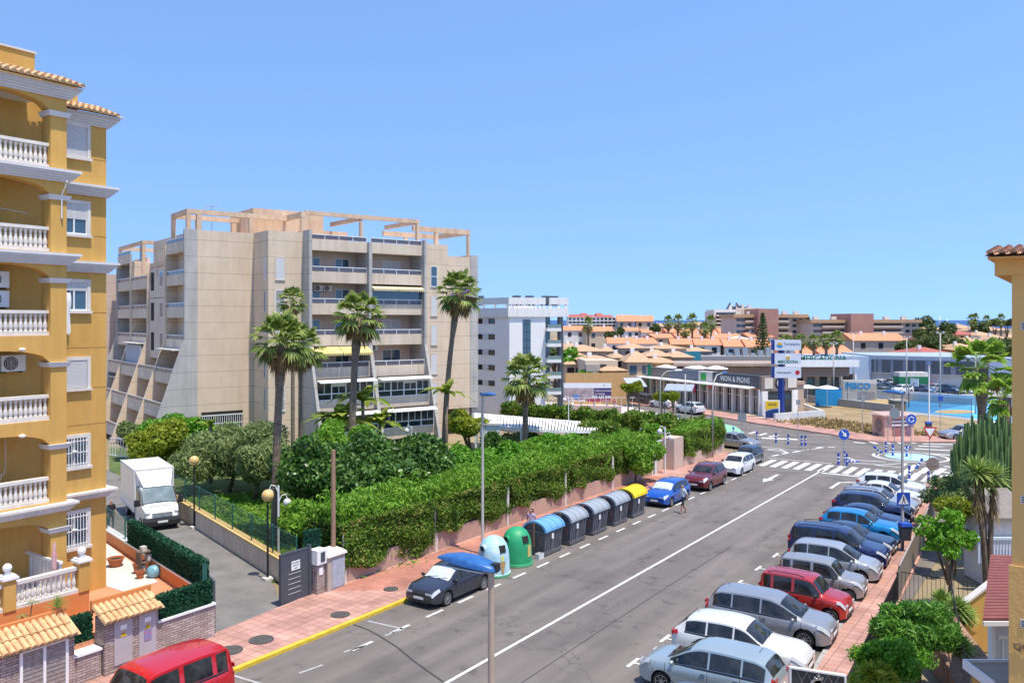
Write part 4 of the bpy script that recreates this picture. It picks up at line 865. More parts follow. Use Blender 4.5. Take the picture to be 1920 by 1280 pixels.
def crom(pts,x):   # monotone-ish cubic through pts sorted by x
    if x<=pts[0][0]: return pts[0][1]
    if x>=pts[-1][0]: return pts[-1][1]
    for i in range(len(pts)-1):
        if pts[i][0]<=x<=pts[i+1][0]:
            x0,y0=pts[i];x1,y1=pts[i+1];h=x1-x0
            def sl(k):
                if k<=0 or k>=len(pts)-1: return None
                a=(pts[k][1]-pts[k-1][1])/(pts[k][0]-pts[k-1][0]); b=(pts[k+1][1]-pts[k][1])/(pts[k+1][0]-pts[k][0])
                return 0 if a*b<=0 else 2*a*b/(a+b)
            s=(y1-y0)/h; m0=sl(i); m1=sl(i+1); m0=s if m0 is None else m0; m1=s if m1 is None else m1
            t=(x-x0)/h
            return (2*t**3-3*t*t+1)*y0+(t**3-2*t*t+t)*h*m0+(-2*t**3+3*t*t)*y1+(t**3-t*t)*h*m1
    return pts[-1][1]
# profile: fractions of length from the REAR (0) to the FRONT (1); heights in fraction of H
PROF={
 'hatch': dict(top=[(0,.60),(.012,.68),(.03,.74),(.13,.955),(.25,.99),(.42,1.0),(.53,.975),(.59,.93),(.735,.685),(.80,.655),(.90,.60),(.97,.53),(1,.42)],belt=[(0,.60),(.03,.66),(.12,.665),(.5,.63),(.735,.61),(.9,.57),(1,.42)],win=[(.13,.30),(.315,.50),(.515,.70)],ws=(.595,.73),rw=(.035,.125),fw=.795,rwx=.185),
 'mpv': dict(top=[(0,.58),(.01,.66),(.02,.72),(.08,.93),(.15,.985),(.35,1.0),(.52,.985),(.60,.93),(.79,.66),(.85,.62),(.92,.57),(.98,.50),(1,.40)],belt=[(0,.58),(.02,.62),(.10,.62),(.5,.60),(.78,.585),(.92,.55),(1,.40)],win=[(.07,.22),(.235,.455),(.47,.75)],ws=(.61,.78),rw=(.022,.08),fw=.81,rwx=.185),
 'suv': dict(top=[(0,.60),(.012,.68),(.03,.73),(.12,.94),(.20,.985),(.38,1.0),(.50,.98),(.56,.94),(.70,.70),(.76,.675),(.90,.64),(.97,.57),(1,.44)],belt=[(0,.60),(.03,.66),(.12,.67),(.5,.64),(.70,.62),(.9,.60),(1,.44)],win=[(.11,.27),(.285,.475),(.49,.68)],ws=(.565,.695),rw=(.032,.115),fw=.805,rwx=.19),
 'sedan': dict(top=[(0,.50),(.01,.60),(.03,.66),(.15,.70),(.30,.955),(.42,1.0),(.50,.985),(.565,.94),(.70,.67),(.77,.645),(.90,.58),(.97,.51),(1,.40)],belt=[(0,.50),(.03,.60),(.15,.66),(.3,.65),(.5,.63),(.70,.61),(.9,.56),(1,.40)],win=[(.20,.335),(.35,.49),(.505,.68)],ws=(.57,.695),rw=(.155,.29),fw=.80,rwx=.19),
 'wagon': dict(top=[(0,.56),(.01,.64),(.025,.70),(.10,.92),(.20,.97),(.40,1.0),(.50,.985),(.565,.94),(.70,.66),(.77,.635),(.90,.58),(.97,.51),(1,.40)],belt=[(0,.56),(.025,.62),(.10,.64),(.5,.62),(.70,.60),(.9,.56),(1,.40)],win=[(.08,.26),(.275,.46),(.475,.68)],ws=(.57,.695),rw=(.027,.095),fw=.80,rwx=.20),
 'boxy': dict(top=[(0,.56),(.008,.70),(.02,.90),(.05,.975),(.30,1.0),(.55,.985),(.62,.95),(.745,.66),(.80,.63),(.93,.585),(.985,.52),(1,.42)],belt=[(0,.56),(.02,.60),(.10,.60),(.5,.59),(.745,.58),(.93,.55),(1,.42)],win=[(.055,.145),(.18,.39),(.425,.71)],ws=(.63,.74),rw=(.010,.018),fw=.83,rwx=.17),
 'minivan': dict(top=[(0,.55),(.008,.68),(.02,.80),(.06,.965),(.30,1.0),(.52,.985),(.60,.94),(.76,.64),(.82,.60),(.92,.55),(.98,.48),(1,.40)],belt=[(0,.55),(.02,.58),(.1,.585),(.5,.58),(.76,.57),(.92,.53),(1,.40)],win=[(.05,.27),(.285,.47),(.485,.74)],ws=(.61,.75),rw=(.012,.055),fw=.81,rwx=.19),
}
def car(name,label,kind,L,Wd,Hh,pnt,loc,rz,spokes=5,cap='alloy',r=None,group='cars parked along the street',cat='car',rails=False,clad=False,shade=False,sunroof=False,lights=True,detail=True,sc_=.95,tint=None,kidney=False,blackroof=False):
    P=PROF[kind]; root=empty(name,loc,rz,label,cat,group,scale=sc_)
    r=r or (.335 if kind in('suv','minivan') else .31); hw=Wd/2; zb=.20 if kind!='suv' else .25
    X=lambda f:(f-.5)*L
    top=[(X(a),b*Hh) for a,b in P['top']]; belt=[(X(a),b*Hh) for a,b in P['belt']]
    xf,xr=X(P['fw']),X(P['rwx']); Ra=r+.055; tw=.20
    def width(x):
        e=L/2-abs(x); w=hw
        if e<.75: w=hw*(1-(.20 if x>0 else .13)*((.75-e)/.75)**2.2)
        return w
    def low(x):
        z=zb; e=L/2-abs(x)
        if e<.35: z=zb+.10*((.35-e)/.35)**2
        for xw in (xf,xr):
            d=abs(x-xw)
            if d<Ra: z=max(z,r+math.sqrt(max(0,Ra*Ra-d*d)))
        return z
    tumble=.16 if kind in('boxy','minivan') else .22
    def sec(x):
        T=crom(top,x); B=min(crom(belt,x),T-.004); w=width(x); lo=low(x)
        g=max(0,min(1,(T-B-.05)/(Hh-crom(belt,0)-.05)))
        zs=B-.07; zm=max(lo+.02,.48*Hh*.75)
        zm=min(zm,zs-.02); lo2=min(lo,zm-.03)
        yR=lerp(w*.80,w-tumble-.02,g); zR=lerp(B+(T-B)*.75,T-.055,g)
        return [(w*.90,lo2),(w*.975,lo2+.02),(w*1.0,zm),(w*.985,zs),(w*.935,B),(yR,zR),(yR*.62,lerp(T-.002,T-.012,g)),(0,T)]
    xs=set([X(0),X(1),X(.004),X(.996)])
    for a,_ in P['top']+P['belt']: xs.add(X(a))
    for xw in (xf,xr):
        for k in range(9): xs.add(xw+Ra*math.cos(PI*k/8)*.999)
        xs.add(xw+Ra+.004); xs.add(xw-Ra-.004)
    k=X(0)
    while k<X(1): xs.add(round(k,3)); k+=.14
    xs=sorted(xs); ys=[xs[0]]
    for x in xs[1:]:
        if x-ys[-1]>.0035: ys.append(x)
    xs=ys
    b=MB(); rings=[]
    for x in xs:
        s=sec(x); ring=[b.pt((x,-y,z)) for y,z in s]+[b.pt((x,y,z)) for y,z in s[-2::-1]]; rings.append(ring)
    n=len(rings[0])
    for A,Bq in zip(rings,rings[1:]):
        for j in range(n-1): b.idx([A[j],Bq[j],Bq[j+1],A[j+1]],1 if (clad and j in(0,n-2)) else 0)
        b.idx([A[n-1],Bq[n-1],Bq[0],A[0]],2)
    b.idx(rings[0],0); b.idx(rings[-1][::-1],0)
    def patch(mb,sgn,xa,xb,k,ta,tb,off,nx=None,m=0,fx=None):
        nx=nx or max(2,int(abs(xb-xa)/.07)); rows=[]
        for i in range(nx+1):
            x=xa+(xb-xa)*i/nx; s=sec(x); (y0,z0),(y1,z1)=s[k],s[k+1]
            ny,nz=(z1-z0),-(y1-y0); l=math.hypot(ny,nz)+1e-9; ny/=l;nz/=l
            row=[]
            for t in (ta,tb):
                row.append(mb.pt((x,sgn*(lerp(y0,y1,t)+ny*off),lerp(z0,z1,t)+nz*off)))
            rows.append(row)
        for A,Bq in zip(rows,rows[1:]): mb.idx([A[0],Bq[0],Bq[1],A[1]] if sgn>0 else [A[1],Bq[1],Bq[0],A[0]],m)
    if detail:  # door seams
        for f in {round(P['win'][0][1]+.01,3),round((P['win'][1][1]+P['win'][2][0])/2,3),round(P['ws'][1]+.0,3)}:
            for sg in(1,-1):
                for kk in (1,2,3): patch(b,sg,X(f),X(f)+.014,kk,0,1,.003,1,3)
    for sg in(1,-1):
        patch(b,sg,X(P['win'][0][0])-.02,X(P['win'][2][1])+.02,4,-.04,.07,.0065,None,1)
        if detail:
            for xw in (xf,xr):
                for kk in range(10):
                    a0=PI*kk/10;a1=PI*(kk+1)/10; q=[]
                    for (aa,rr_) in ((a0,Ra-.01),(a1,Ra-.01),(a1,Ra+.028),(a0,Ra+.028)): q.append((xw+rr_*math.cos(aa),sg*(hw*1.0+.004),r+rr_*math.sin(aa)))
                    if clad: b.face(q,1)
    mats=[pnt,M.plastic,M.dark,M.dark]
    b.build('body',mats,root,auto=38)
    gm2=tint or M.carglass
    for sg,nm in ((1,'l'),(-1,'r')):
        for (a,c) in P['win']:
            w=MB(); c2=c
            patch(w,sg,X(a),X(c2),4,.10,.90,.008); w.build('side_window',gm2,root,smooth=True)
    for nm,(a,c) in (('windscreen',P['ws']),('rear_window',P['rw'])):
        w=MB(); nx=7; rows=[]
        for i in range(nx+1):
            x=X(a)+(X(c)-X(a))*i/nx; s=sec(x); row=[]
            up=.010
            seq=[(-s[5][0]*.94,lerp(s[5][1],s[6][1],.08)),(-s[6][0],s[6][1]),(-s[6][0]*.45,lerp(s[6][1],s[7][1],.75)),(0,s[7][1]),(s[6][0]*.45,lerp(s[6][1],s[7][1],.75)),(s[6][0],s[6][1]),(s[5][0]*.94,lerp(s[5][1],s[6][1],.08))]
            for (y,z) in seq: row.append(w.pt((x+(up*.6 if nm=='windscreen' else -up*.9),y,z+up)))
            rows.append(row)
        for A,Bq in zip(rows,rows[1:]):
            for j in range(6): w.idx([A[j],Bq[j],Bq[j+1],A[j+1]])
        o=w.build(nm,gm2 if not(shade and nm=='windscreen') else M.shade,root,smooth=True)
    tm,rm=wheelmeshes(r,tw,spokes,cap)
    for xw in (xf,xr):
        for sg in (1,-1):
            o=bpy.data.objects.new('wheel',tm); COL.objects.link(o); o.parent=root; o.location=(xw,sg*(hw-tw/2-.015),r); o.rotation_euler=(0,0,0 if sg>0 else PI)
            q_=bpy.data.objects.new('rim',rm); COL.objects.link(q_); q_.parent=o
    if lights:
        s_hl=sec(X(.996))[3][0]
        for sg in(1,-1):
            w=MB(); patch(w,sg,X(.905),X(.997),3,-.25,1,.009,8); patch(w,sg,X(.905),X(.997),4,0,.30,.009,8); w.box(X(1)-.02,X(1)+.010,sg*s_hl*.52,sg*s_hl*.93,.425*Hh,.475*Hh); w.build('headlight',M.lens,root)
            s=sec(X(.012)); vert=kind in('mpv','boxy','minivan'); zc=(crom(belt,X(.03))-.03) if kind in('sedan','hatch','suv','wagon') else crom(belt,X(.03))+.12
            w=MB(); patch(w,sg,X(.002),X(.028 if vert else .055),3,-.3,1,.010,4); patch(w,sg,X(.004),X(.028 if vert else .05),4,0,.95 if vert else .25,.010,4); w.box(X(0)-.012,X(0)+.02,sg*s[3][0]*.62,sg*s[3][0]*.97,zc-.09,zc+.02); w.build('tail_light',M.redlens,root)
    fx=X(1)
    g=MB(); g.box(fx-.03,fx+.008,-hw*.42,hw*.42,.36*Hh,.405*Hh) 
    if kidney: g=MB(); [g.prism([(y-.13,.50),(y+.13,.50),(y+.15,.56),(y+.12,.63),(y-.12,.63),(y-.15,.56)],fx-.03,fx+.015,'x') for y in(-.17,.17)]
    gr=g.build('grille',M.plastic,root)
    MB().box(fx-.03,fx+.006,-hw*.6,hw*.6,.17*Hh,.25*Hh).build('lower_grille',M.plastic,root)
    MB().box(fx+.006,fx+.022,-.26,.26,.27*Hh,.27*Hh+.11).build('number_plate',M.plate,root)
    MB().box(X(0)-.018,X(0)-.003,-.26,.26,.42*Hh,.42*Hh+.11).build('number_plate',M.plate,root)
    MB().box(X(0)-.006,X(0)+.05,-hw*.7,hw*.7,.17*Hh,.26*Hh).build('rear_bumper',M.plastic,root)
    for sg in (1,-1):
        xm=X(P['win'][2][1])-.12; s=sec(xm); MB().ell((xm,sg*(s[4][0]+.10),s[4][1]+.06),(.07,.11,.075),10,8).build('mirror',pnt if not detail else (M.plastic if random.random()<.4 else pnt),root,smooth=True)
        if detail:
            for (a,c) in (P['win'][1],P['win'][2]):
                xh=X(a)+.10; s=sec(xh); MB().box(xh-.06,xh+.10,sg*(s[3][0]-.012) if sg>0 else -(s[3][0]+.022),sg*(s[3][0]+.022) if sg>0 else -(s[3][0]-.012),s[3][1]-.045,s[3][1]-.015).build('door_handle',pnt,root)
    if detail:
        xa,xb=X(P['ws'][1]),X(P['ws'][0])
        for y0,y1 in ((-.45,.05),(.1,.55)):
            za=crom(top,xa); zb_=crom(top,lerp(xa,xb,.25)); MB().tube([(xa+.02,y0,za+.02),(lerp(xa,xb,.16),y1,lerp(za,zb_,.64)+.03)],.010,4).build('wiper',M.black,root)
        xr_=X(.16); MB().tube([(xr_,0,crom(top,xr_)),(xr_-.12,0,crom(top,xr_)+.16)],.008,4).build('antenna',M.black,root)
    if rails:
        for sg in(1,-1):
            pp=[]; 
            for f in (.10,.16,.3,.45,.53): s=sec(X(f)); pp.append((X(f),sg*s[5][0]*.88,s[6][1]+(.0 if f in(.10,.53) else .05)))
            MB().tube(pp,.018,6).build('roof_rail',M.plastic,root)
    if sunroof:
        w=MB(); rows=[]
        for i in range(5):
            x=X(.33)+(X(.52)-X(.33))*i/4; s=sec(x); rows.append([w.pt((x,y,z+.012)) for y,z in ((-s[6][0],s[6][1]),(0,s[7][1]),(s[6][0],s[6][1]))])
        for A,Bq in zip(rows,rows[1:]):
            for j in range(2): w.idx([A[j],Bq[j],Bq[j+1],A[j+1]])
        w.build('sunroof',M.carglass,root,smooth=True)
    return root
HL=ANG+PI          # facing the camera down the street
HR=ANG-PI/2        # facing the right kerb
G1='cars parked along the left kerb'; G2='cars parked nose-in along the right kerb'
c=lambda *a,**k: car(*a,**k)
c('parked_car','dark grey hatchback parked below the blue street lamp on the left kerb','hatch',4.3,1.77,1.42,paint((.060,.063,.085),'graphite',.6),W(28.0,22.15),HL,10,group=G1,shade=True,kidney=True)
c('parked_car','bright blue hatchback parked just beyond the yellow lidded container','hatch',4.25,1.77,1.48,paint((.012,.10,.45),'bright_blue',.3),W(50.0,22.05),HL,5,group=G1,shade=True)
c('parked_car','dark red SUV parked behind the bright blue hatchback','suv',4.5,1.85,1.66,paint((.17,.015,.018),'wine_red',.3),W(56.1,21.9),HL,5,group=G1,rails=True,clad=True)
c('parked_car','white hatchback facing the camera at the far end of the left kerb','hatch',4.4,1.75,1.49,paint((.72,.72,.72),'white',0),W(62.6,21.95),HL,5,group=G1)
c('parked_car','small dark grey hatchback behind the white one beside the zebra crossing','hatch',3.9,1.7,1.5,paint((.05,.07,.09),'slate',.4),W(67.0,22.6),HL,5,group=G1)
c('parked_car','silver beige saloon at the hedge corner facing the junction','sedan',4.5,1.78,1.45,paint((.42,.38,.34),'champagne',.6),(20.3,76.6,0),R(-48),5,group=G1)
c('parked_car','silver saloon alone on the far kerb beside the cactus','sedan',4.6,1.82,1.47,paint((.40,.40,.42),'silver_far',.6),(43.6,82.0,0),R(188),5,group=G1)
# red van bottom left
c('red_van','red people carrier with black windows cut by the bottom left edge','boxy',4.4,1.84,1.84,paint((.50,.008,.012),'red',.1),W(14.15,21.95,0),HL,5,group=G1,cat='van',sc_=1.0)
T=9.25
row=[
 (22.4,'sedan',4.5,1.76,1.44,(.05,.06,.09),'black roofed grey car, only its roof showing at the bottom edge',dict(back=True),'sedan'),
 (25.55,'mpv',4.55,1.8,1.66,(.36,.43,.45),'pale blue grey people carrier reversed into its bay, nearest whole car of the right row',dict(back=True,spokes=7),'mpv'),
 (28.35,'suv',4.6,1.85,1.67,(.66,.66,.64),'white SUV with black sills and dark alloy wheels, second whole car of the right row',dict(clad=True,spokes=10,r=.36),'suv'),
 (31.4,'mpv',4.7,1.85,1.64,(.30,.31,.33),'silver grey people carrier between the white SUV and the red box shaped car',dict(spokes=10,r=.35),'mpv'),
 (34.3,'boxy',3.5,1.62,1.66,(.50,.03,.02),'red box shaped mini car with black roof rails',dict(rails=True,cap='cap'),'boxy'),
 (37.15,'boxy',3.55,1.6,1.60,(.33,.32,.31),'boxy silver beige mini car beyond the red one',dict(spokes=6,r=.29),'boxy'),
 (40.05,'mpv',4.05,1.7,1.60,(.40,.41,.43),'small silver people carrier beside the dark blue minivan',dict(cap='cap'),'mpv'),
 (42.5,'minivan',4.65,1.84,1.78,(.015,.025,.10),'tall dark blue minivan with black roof rails, largest of the right row',dict(rails=True,spokes=8),'minivan'),
 (45.05,'sedan',4.5,1.78,1.42,(.02,.03,.07),'low navy car mostly hidden between the blue minivan and the cyan SUV',dict(spokes=7),'sedan'),
 (47.65,'suv',4.2,1.8,1.57,(.01,.24,.52),'bright cyan blue compact SUV',dict(spokes=5,clad=False),'suv'),
 (50.0,'sedan',4.45,1.76,1.42,(.02,.03,.09),'navy saloon with orange indicator just beyond the cyan SUV',dict(spokes=5),'sedan'),
 (52.5,'suv',4.45,1.82,1.62,(.015,.02,.075),'dark blue SUV parked behind the crossing sign post',dict(spokes=7),'suv'),
 (55.0,'wagon',4.6,1.8,1.48,(.38,.39,.42),'silver estate car with blue tinted roof, third from the far end',dict(rails=True),'wagon'),
 (57.6,'sedan',4.55,1.8,1.43,(.70,.70,.70),'white coupe with dark wheels, second from the far end of the right row',dict(spokes=10,r=.34),'sedan'),
 (60.3,'hatch',4.35,1.8,1.52,(.68,.69,.70),'white hatchback at the far end of the right row, next to the zebra crossing',dict(spokes=5),'hatch'),
]
for s,kd,L_,w_,h_,col,lab,ex,_ in row:
    bk=ex.pop('back',False); t=kr(s)+L_*.5-(.15 if bk else .62); t+=.5*max(0,min(1,(41-s)/13)) if not bk else .3; s-=.25+(.45 if 27<s<29.5 else .1 if s<32 else 0)
    if kd=='boxy': t+=.1
    car('parked_car',lab,kd,L_,w_,h_,paint(col,'%d_%d_%d'%tuple(int(v*1000) for v in col),.35 if max(col)<.6 or col[0]>col[2]*2 else 0.05),W(s,t),HR+(PI if bk else 0)+random.uniform(-.03,.05),group=G2,**ex)
# cars queued by the shops and in the car park
G3='cars parked in front of the shops'
for (u,v,kd,L_,h_,col,rz,lab) in [(1293,775,'suv',4.4,1.62,(.62,.64,.62),R(118),'white SUV driving away in front of the shops, nearest of the far street'),
   (1243,764,'hatch',4.3,1.5,(.66,.66,.66),R(122),'white hatchback at the right end of the cars parked by the shops'),
   (1222,759,'hatch',4.2,1.5,(.05,.06,.08),R(122),'dark hatchback just left of the white one by the shops'),
   (1204,756,'hatch',4.2,1.5,(.10,.13,.18),R(122),'blue grey hatchback in the middle of the shop front row'),
   (1186,752,'suv',4.5,1.7,(.04,.05,.07),R(124),'dark SUV parked by the grey shop awning'),
   (1168,748,'hatch',4.2,1.5,(.40,.46,.48),R(124),'pale blue car at the left end of the shop front row'),
   (1247,800,'hatch',4.0,1.5,(.20,.27,.33),R(150),'grey blue car half hidden behind the far hedge'),
   (940,767,'suv',4.4,1.6,(.03,.035,.045),R(20),'dark car parked by the ramp wall left of the pergola')]:
    x,y,_=G(u,v); car('parked_car',lab,kd,L_,1.78,h_,paint(col,'f%d%d'%(u,v),.2),(x,y,0),rz,group=G3,detail=False)
G4='cars in the supermarket car park'
base=None
cols=[((.7,.7,.7),'white'),((.02,.03,.05),'black'),((.35,.36,.38),'silver'),((.04,.08,.16),'navy'),((.45,.03,.02),'red')]
bases=[]
spots=[(1655,726,0,'white hatchback nearest the supermarket wall corner'),(1672,724,2,'silver hatchback beside the white one by the supermarket wall'),(1690,722,0,'white hatchback in the supermarket row behind the green container'),(1650,735,1,'black hatchback behind the painted wall letters'),(1668,733,3,'navy hatchback right of the painted letters wall'),(1690,737,0,'white hatchback in front of the green container'),(1731,726,4,'red hatchback right of the green container'),(1733,737,3,'navy hatchback below the red one'),(1752,735,2,'silver hatchback right of the red and navy pair'),(1783,737,3,'small navy hatchback alone on the bare asphalt'),(1818,737,0,'white hatchback partly behind the palm trunk'),(1632,731,0,'white hatchback just left of the others behind the letters wall'),(1660,742,2,'silver hatchback close behind the court wall'),(1706,730,1,'black hatchback beside the green container')]
for i,(u,v,ci,lab) in enumerate(spots):
    x,y,_=G(u,v)
    if ci not in [q[0] for q in bases]:
        o=car('parked_car',lab,'hatch',4.2,1.75,1.5,paint(cols[ci][0],'lot_'+cols[ci][1],.1),(x,y,0),R(200+random.choice((0,90,8))),group=G4,detail=False); bases.append((ci,o))
    else: dup(dict(bases)[ci],(x,y,0),R(200+random.choice((0,90,-85,5))),lab,'car',G4)
# delivery truck, front facing down the driveway
tr=empty('box_truck',(-20.2,48.0,0),math.atan2(-.83,.56),'white box truck with roof fairing standing at the end of the driveway','truck')
wp=paint((.78,.78,.77),'truck_white',0)
b=MB(); b.box(-4.6,-.3,-1.05,1.05,.75,3.05); bx_=b.build('cargo_box',wp,tr)
b=MB(); 
for (x0,x1,y0,y1,z0,z1) in ((-4.62,-.28,-1.07,-1.0,2.98,3.08),(-4.62,-.28,1.0,1.07,2.98,3.08),(-.32,-.26,-1.0,1.0,2.98,3.08),(-.32,-.26,-1.07,-1.0,.75,2.98),(-.32,-.26,1.0,1.07,.75,2.98),(-4.6,-.3,-1.07,1.07,.68,.75)): b.box(x0,x1,y0,y1,z0,z1)
b.build('box_edge_trim',M.greytrim,bx_)
b=MB(); b.box(-4.58,-.32,-.99,.99,3.051,3.06); b.build('box_roof',mat('cream_grp',(.60,.57,.45),.6,c2=(.66,.63,.52),scale=2),bx_)
b=MB()  # cab
st_=[(-.3,.98,2.15,.30),(.15,.97,2.22,.30),(.45,.95,2.18,.30),(1.15,.93,1.35,.30),(1.55,.90,1.18,.30),(1.85,.82,1.0,.32),(1.93,.72,.80,.36)]
rings=[]
for x,w_,zt_,zl in st_:
    bz=min(zt_-.02,1.28); ring=[(x,-w_,zl),(x,-w_*1.02,.8 if zt_>.9 else .6),(x,-w_,bz),(x,-w_*.86,zt_-.06),(x,-w_*.6,zt_),(x,w_*.6,zt_),(x,w_*.86,zt_-.06),(x,w_,bz),(x,w_*1.02,.8 if zt_>.9 else .6),(x,w_,zl)]
    rings.append([b.pt(p) for p in ring])
for A,Bq in zip(rings,rings[1:]):
    for j in range(9): b.idx([A[j],Bq[j],Bq[j+1],A[j+1]])
b.idx(rings[0]);b.idx(rings[-1][::-1]); b.build('cab',wp,tr,auto=35)
b=MB(); rr=[]
for x,w_,zt_ in ((.49,.80,2.15),(.8,.82,1.79),(1.12,.84,1.42)): rr.append([b.pt((x+.02,-w_,zt_+.0)),b.pt((x+.03,0,zt_+.04)),b.pt((x+.02,w_,zt_+.0))])
for A,Bq in zip(rr,rr[1:]):
    for j in range(2): b.idx([A[j],Bq[j],Bq[j+1],A[j+1]])
b.build('windscreen',mat('truck_glass',(.10,.14,.15),.05,c2=(.22,.28,.29),scale=1.5),tr,smooth=True)
for sg in(1,-1):
    b=MB(); b.prism([(-.1,1.3),(1.0,1.3),(.5,2.0),(-.1,2.02)],sg*.955,sg*.985,'y'); b.build('side_window',M.carglass,tr)
    b=MB(); b.box(.92,1.1,sg*1.0,sg*1.28,1.28,1.62); b.tube([(.95,sg*.9,1.35),(1.0,sg*1.1,1.4)],.03,6); b.build('mirror',M.plastic,tr)
    MB().ell((1.72,sg*.74,.98),(.20,.16,.12),12,8).build('headlight',M.lens,tr,smooth=True)
    tm,rm=wheelmeshes(.34,.22,6,'cap')
    for x in (1.0,-3.2):
        o=bpy.data.objects.new('wheel',tm); COL.objects.link(o); o.parent=tr; o.location=(x,sg*.86,.34); o.rotation_euler=(0,0,0 if sg>0 else PI)
        q_=bpy.data.objects.new('rim',rm); COL.objects.link(q_); q_.parent=o
b=MB(); b.hexa([(-.28,-.95,2.2),(.55,-.7,2.2),(.55,.7,2.2),(-.28,.95,2.2)],[(-.28,-1.0,2.97),(-.2,-.96,2.97),(-.2,.96,2.97),(-.28,1.0,2.97)]); b.build('roof_fairing',wp,tr,auto=30)
b=MB(); b.prism([(1.5,.28),(1.99,.30),(2.02,.55),(1.96,.74),(1.5,.70)],-.93,.93,'y'); b.build('bumper',M.plastic,tr)
b=MB(); [b.box(1.90-.03*k,1.965-.015*k,-.52,.52,.78+.06*k,.80+.06*k) for k in range(4)]; b.build('grille',M.steel,tr)
b=MB(); b.prism([(-.07,.92),(0,.80),(.07,.92),(0,1.04)],1.95,1.985,'x'); b.build('badge',M.steel,tr)
MB().box(2.0,2.035,-.26,.26,.46,.57).build('number_plate',M.plate,tr)
text('SERVICE GROUP',.15,M.darkgrey,tr,(1.42,0,1.265),(R(22),0,PI/2),ext=.004)
# ================= STREET FURNITURE
# waste containers with barrel lids (street frame: x along s)
def container(loc,lidm,label,first=[None]):
    r=empty('waste_container',loc,ANG,label,'waste container','row of large wheeled waste containers')
    gb=mat('container_grey',(.10,.10,.115),.5,c2=(.14,.14,.155),scale=3)
    b=MB(); w,d=.84,.62
    b.hexa([(-w*.90,-d*.82,.14),(w*.90,-d*.82,.14),(w*.90,d*.82,.14),(-w*.90,d*.82,.14)],[(-w,-d,1.18),(w,-d,1.18),(w,d,1.18),(-w,d,1.18)])
    b.box(-w*.95,w*.95,-d*.9,d*.9,.05,.22)
    b.box(-w-.03,w+.03,-d-.03,d+.03,1.14,1.22)
    for sx in(-1,1):
        for k in (-.35,0,.35): b.hexa([(sx*w*.93,k-.03,.25),(sx*(w*.93+.03),k-.03,.25),(sx*(w*.93+.03),k+.03,.25),(sx*w*.93,k+.03,.25)],[(sx*w*1.0,k-.03,1.14),(sx*(w+.03),k-.03,1.14),(sx*(w+.03),k+.03,1.14),(sx*w,k+.03,1.14)])
    for k in (-.62,-.42,-.22,.22,.42,.62): b.hexa([(k-.03,-d*.85-.04,.25),(k+.03,-d*.85-.04,.25),(k+.03,-d*.85,.25),(k-.03,-d*.85,.25)],[(k-.03,-d-.03,1.14),(k+.03,-d-.03,1.14),(k+.03,-d+.02,1.14),(k-.03,-d+.02,1.14)])
    b.build('body',gb,r)
    b=MB(); n=12; 
    for (x0,x1,o) in ((-w-.04,w+.04,0),(-w-.05,-w+.08,.035),(-.28,-.22,.018),(.22,.28,.018),(w-.08,w+.05,.035)):
        pr=[((d+.06+o)*math.cos(PI*k/n),1.20+(.46+o)*math.sin(PI*k/n)) for k in range(n+1)]; pi=[((d-.02)*math.cos(PI*k/n),1.20+(.40)*math.sin(PI*k/n)) for k in range(n,-1,-1)]
        for k in range(n): b.hexa([(x0,*pr[k]),(x1,*pr[k]),(x1,*pr[k+1]),(x0,*pr[k+1])],[(x0,*pi[n-k]),(x1,*pi[n-k]),(x1,*pi[n-k-1]),(x0,*pi[n-k-1])])
    b.build('lid',lidm,r,auto=25)
    b=MB(); 
    for sx in(-1,1): MB().prism([((d-.05)*math.cos(PI*k/n),1.19+.41*math.sin(PI*k/n)) for k in range(n+1)],sx*(w-.10),sx*(w-.07),'x').build('lid_end_panel',gb,r)
    b=MB(); b.box(-w-.10,-w-.05,-.05,.05,.45,1.62); b.box(-w-.09,-w+.1,-.04,.04,1.55,1.62); b.build('lift_arm',mat('rusty_arm',(.20,.12,.08),.8,var=.2),r)
    s_=MB(); s_.box(-.30,-.12,-d-.045,-d-.031,.8,1.05); s_.build('sticker',M.whitep,r)
    o_=MB(); 
    for k in range(3): z=.55+k*.12; o_.hexa([(-w*.97,-.42,z),(-w*.97,-.28,z+.05),(-w*.97-.012,-.28,z+.05),(-w*.97-.012,-.42,z)],[(-w*.98,-.42,z+.06),(-w*.98,-.28,z+.11),(-w*.98-.012,-.28,z+.11),(-w*.98-.012,-.42,z+.06)])
    o_.build('reflective_stripes',mat('orange_reflector',(.7,.25,.1),.5,var=.1),r)
    tm,rm=wheelmeshes(.1,.06,5,'cap')
    return r
lg=mat('lid_grey',(.27,.30,.33),.5,c2=(.33,.36,.39),scale=3); lbu=mat('lid_blue',(.12,.32,.58),.5,c2=(.17,.38,.63),scale=3); ly=mat('lid_yellow',(.72,.52,.005),.5,c2=(.80,.60,.01),scale=3)
for s,m_,lab in ((35.75,lbu,'grey waste container with a blue barrel lid, first of the row'),(38.2,lg,'grey lidded waste container directly behind the blue lidded one'),(40.6,lg,'grey lidded waste container in the middle of the row of five'),(43.1,lg,'grey lidded waste container just before the yellow lidded one'),(45.4,ly,'grey waste container with a yellow barrel lid, last of the row')):
    container(W(s,22.38),m_,lab)
MB().box(-.1,.1,-.1,.1,1.3,1.31)
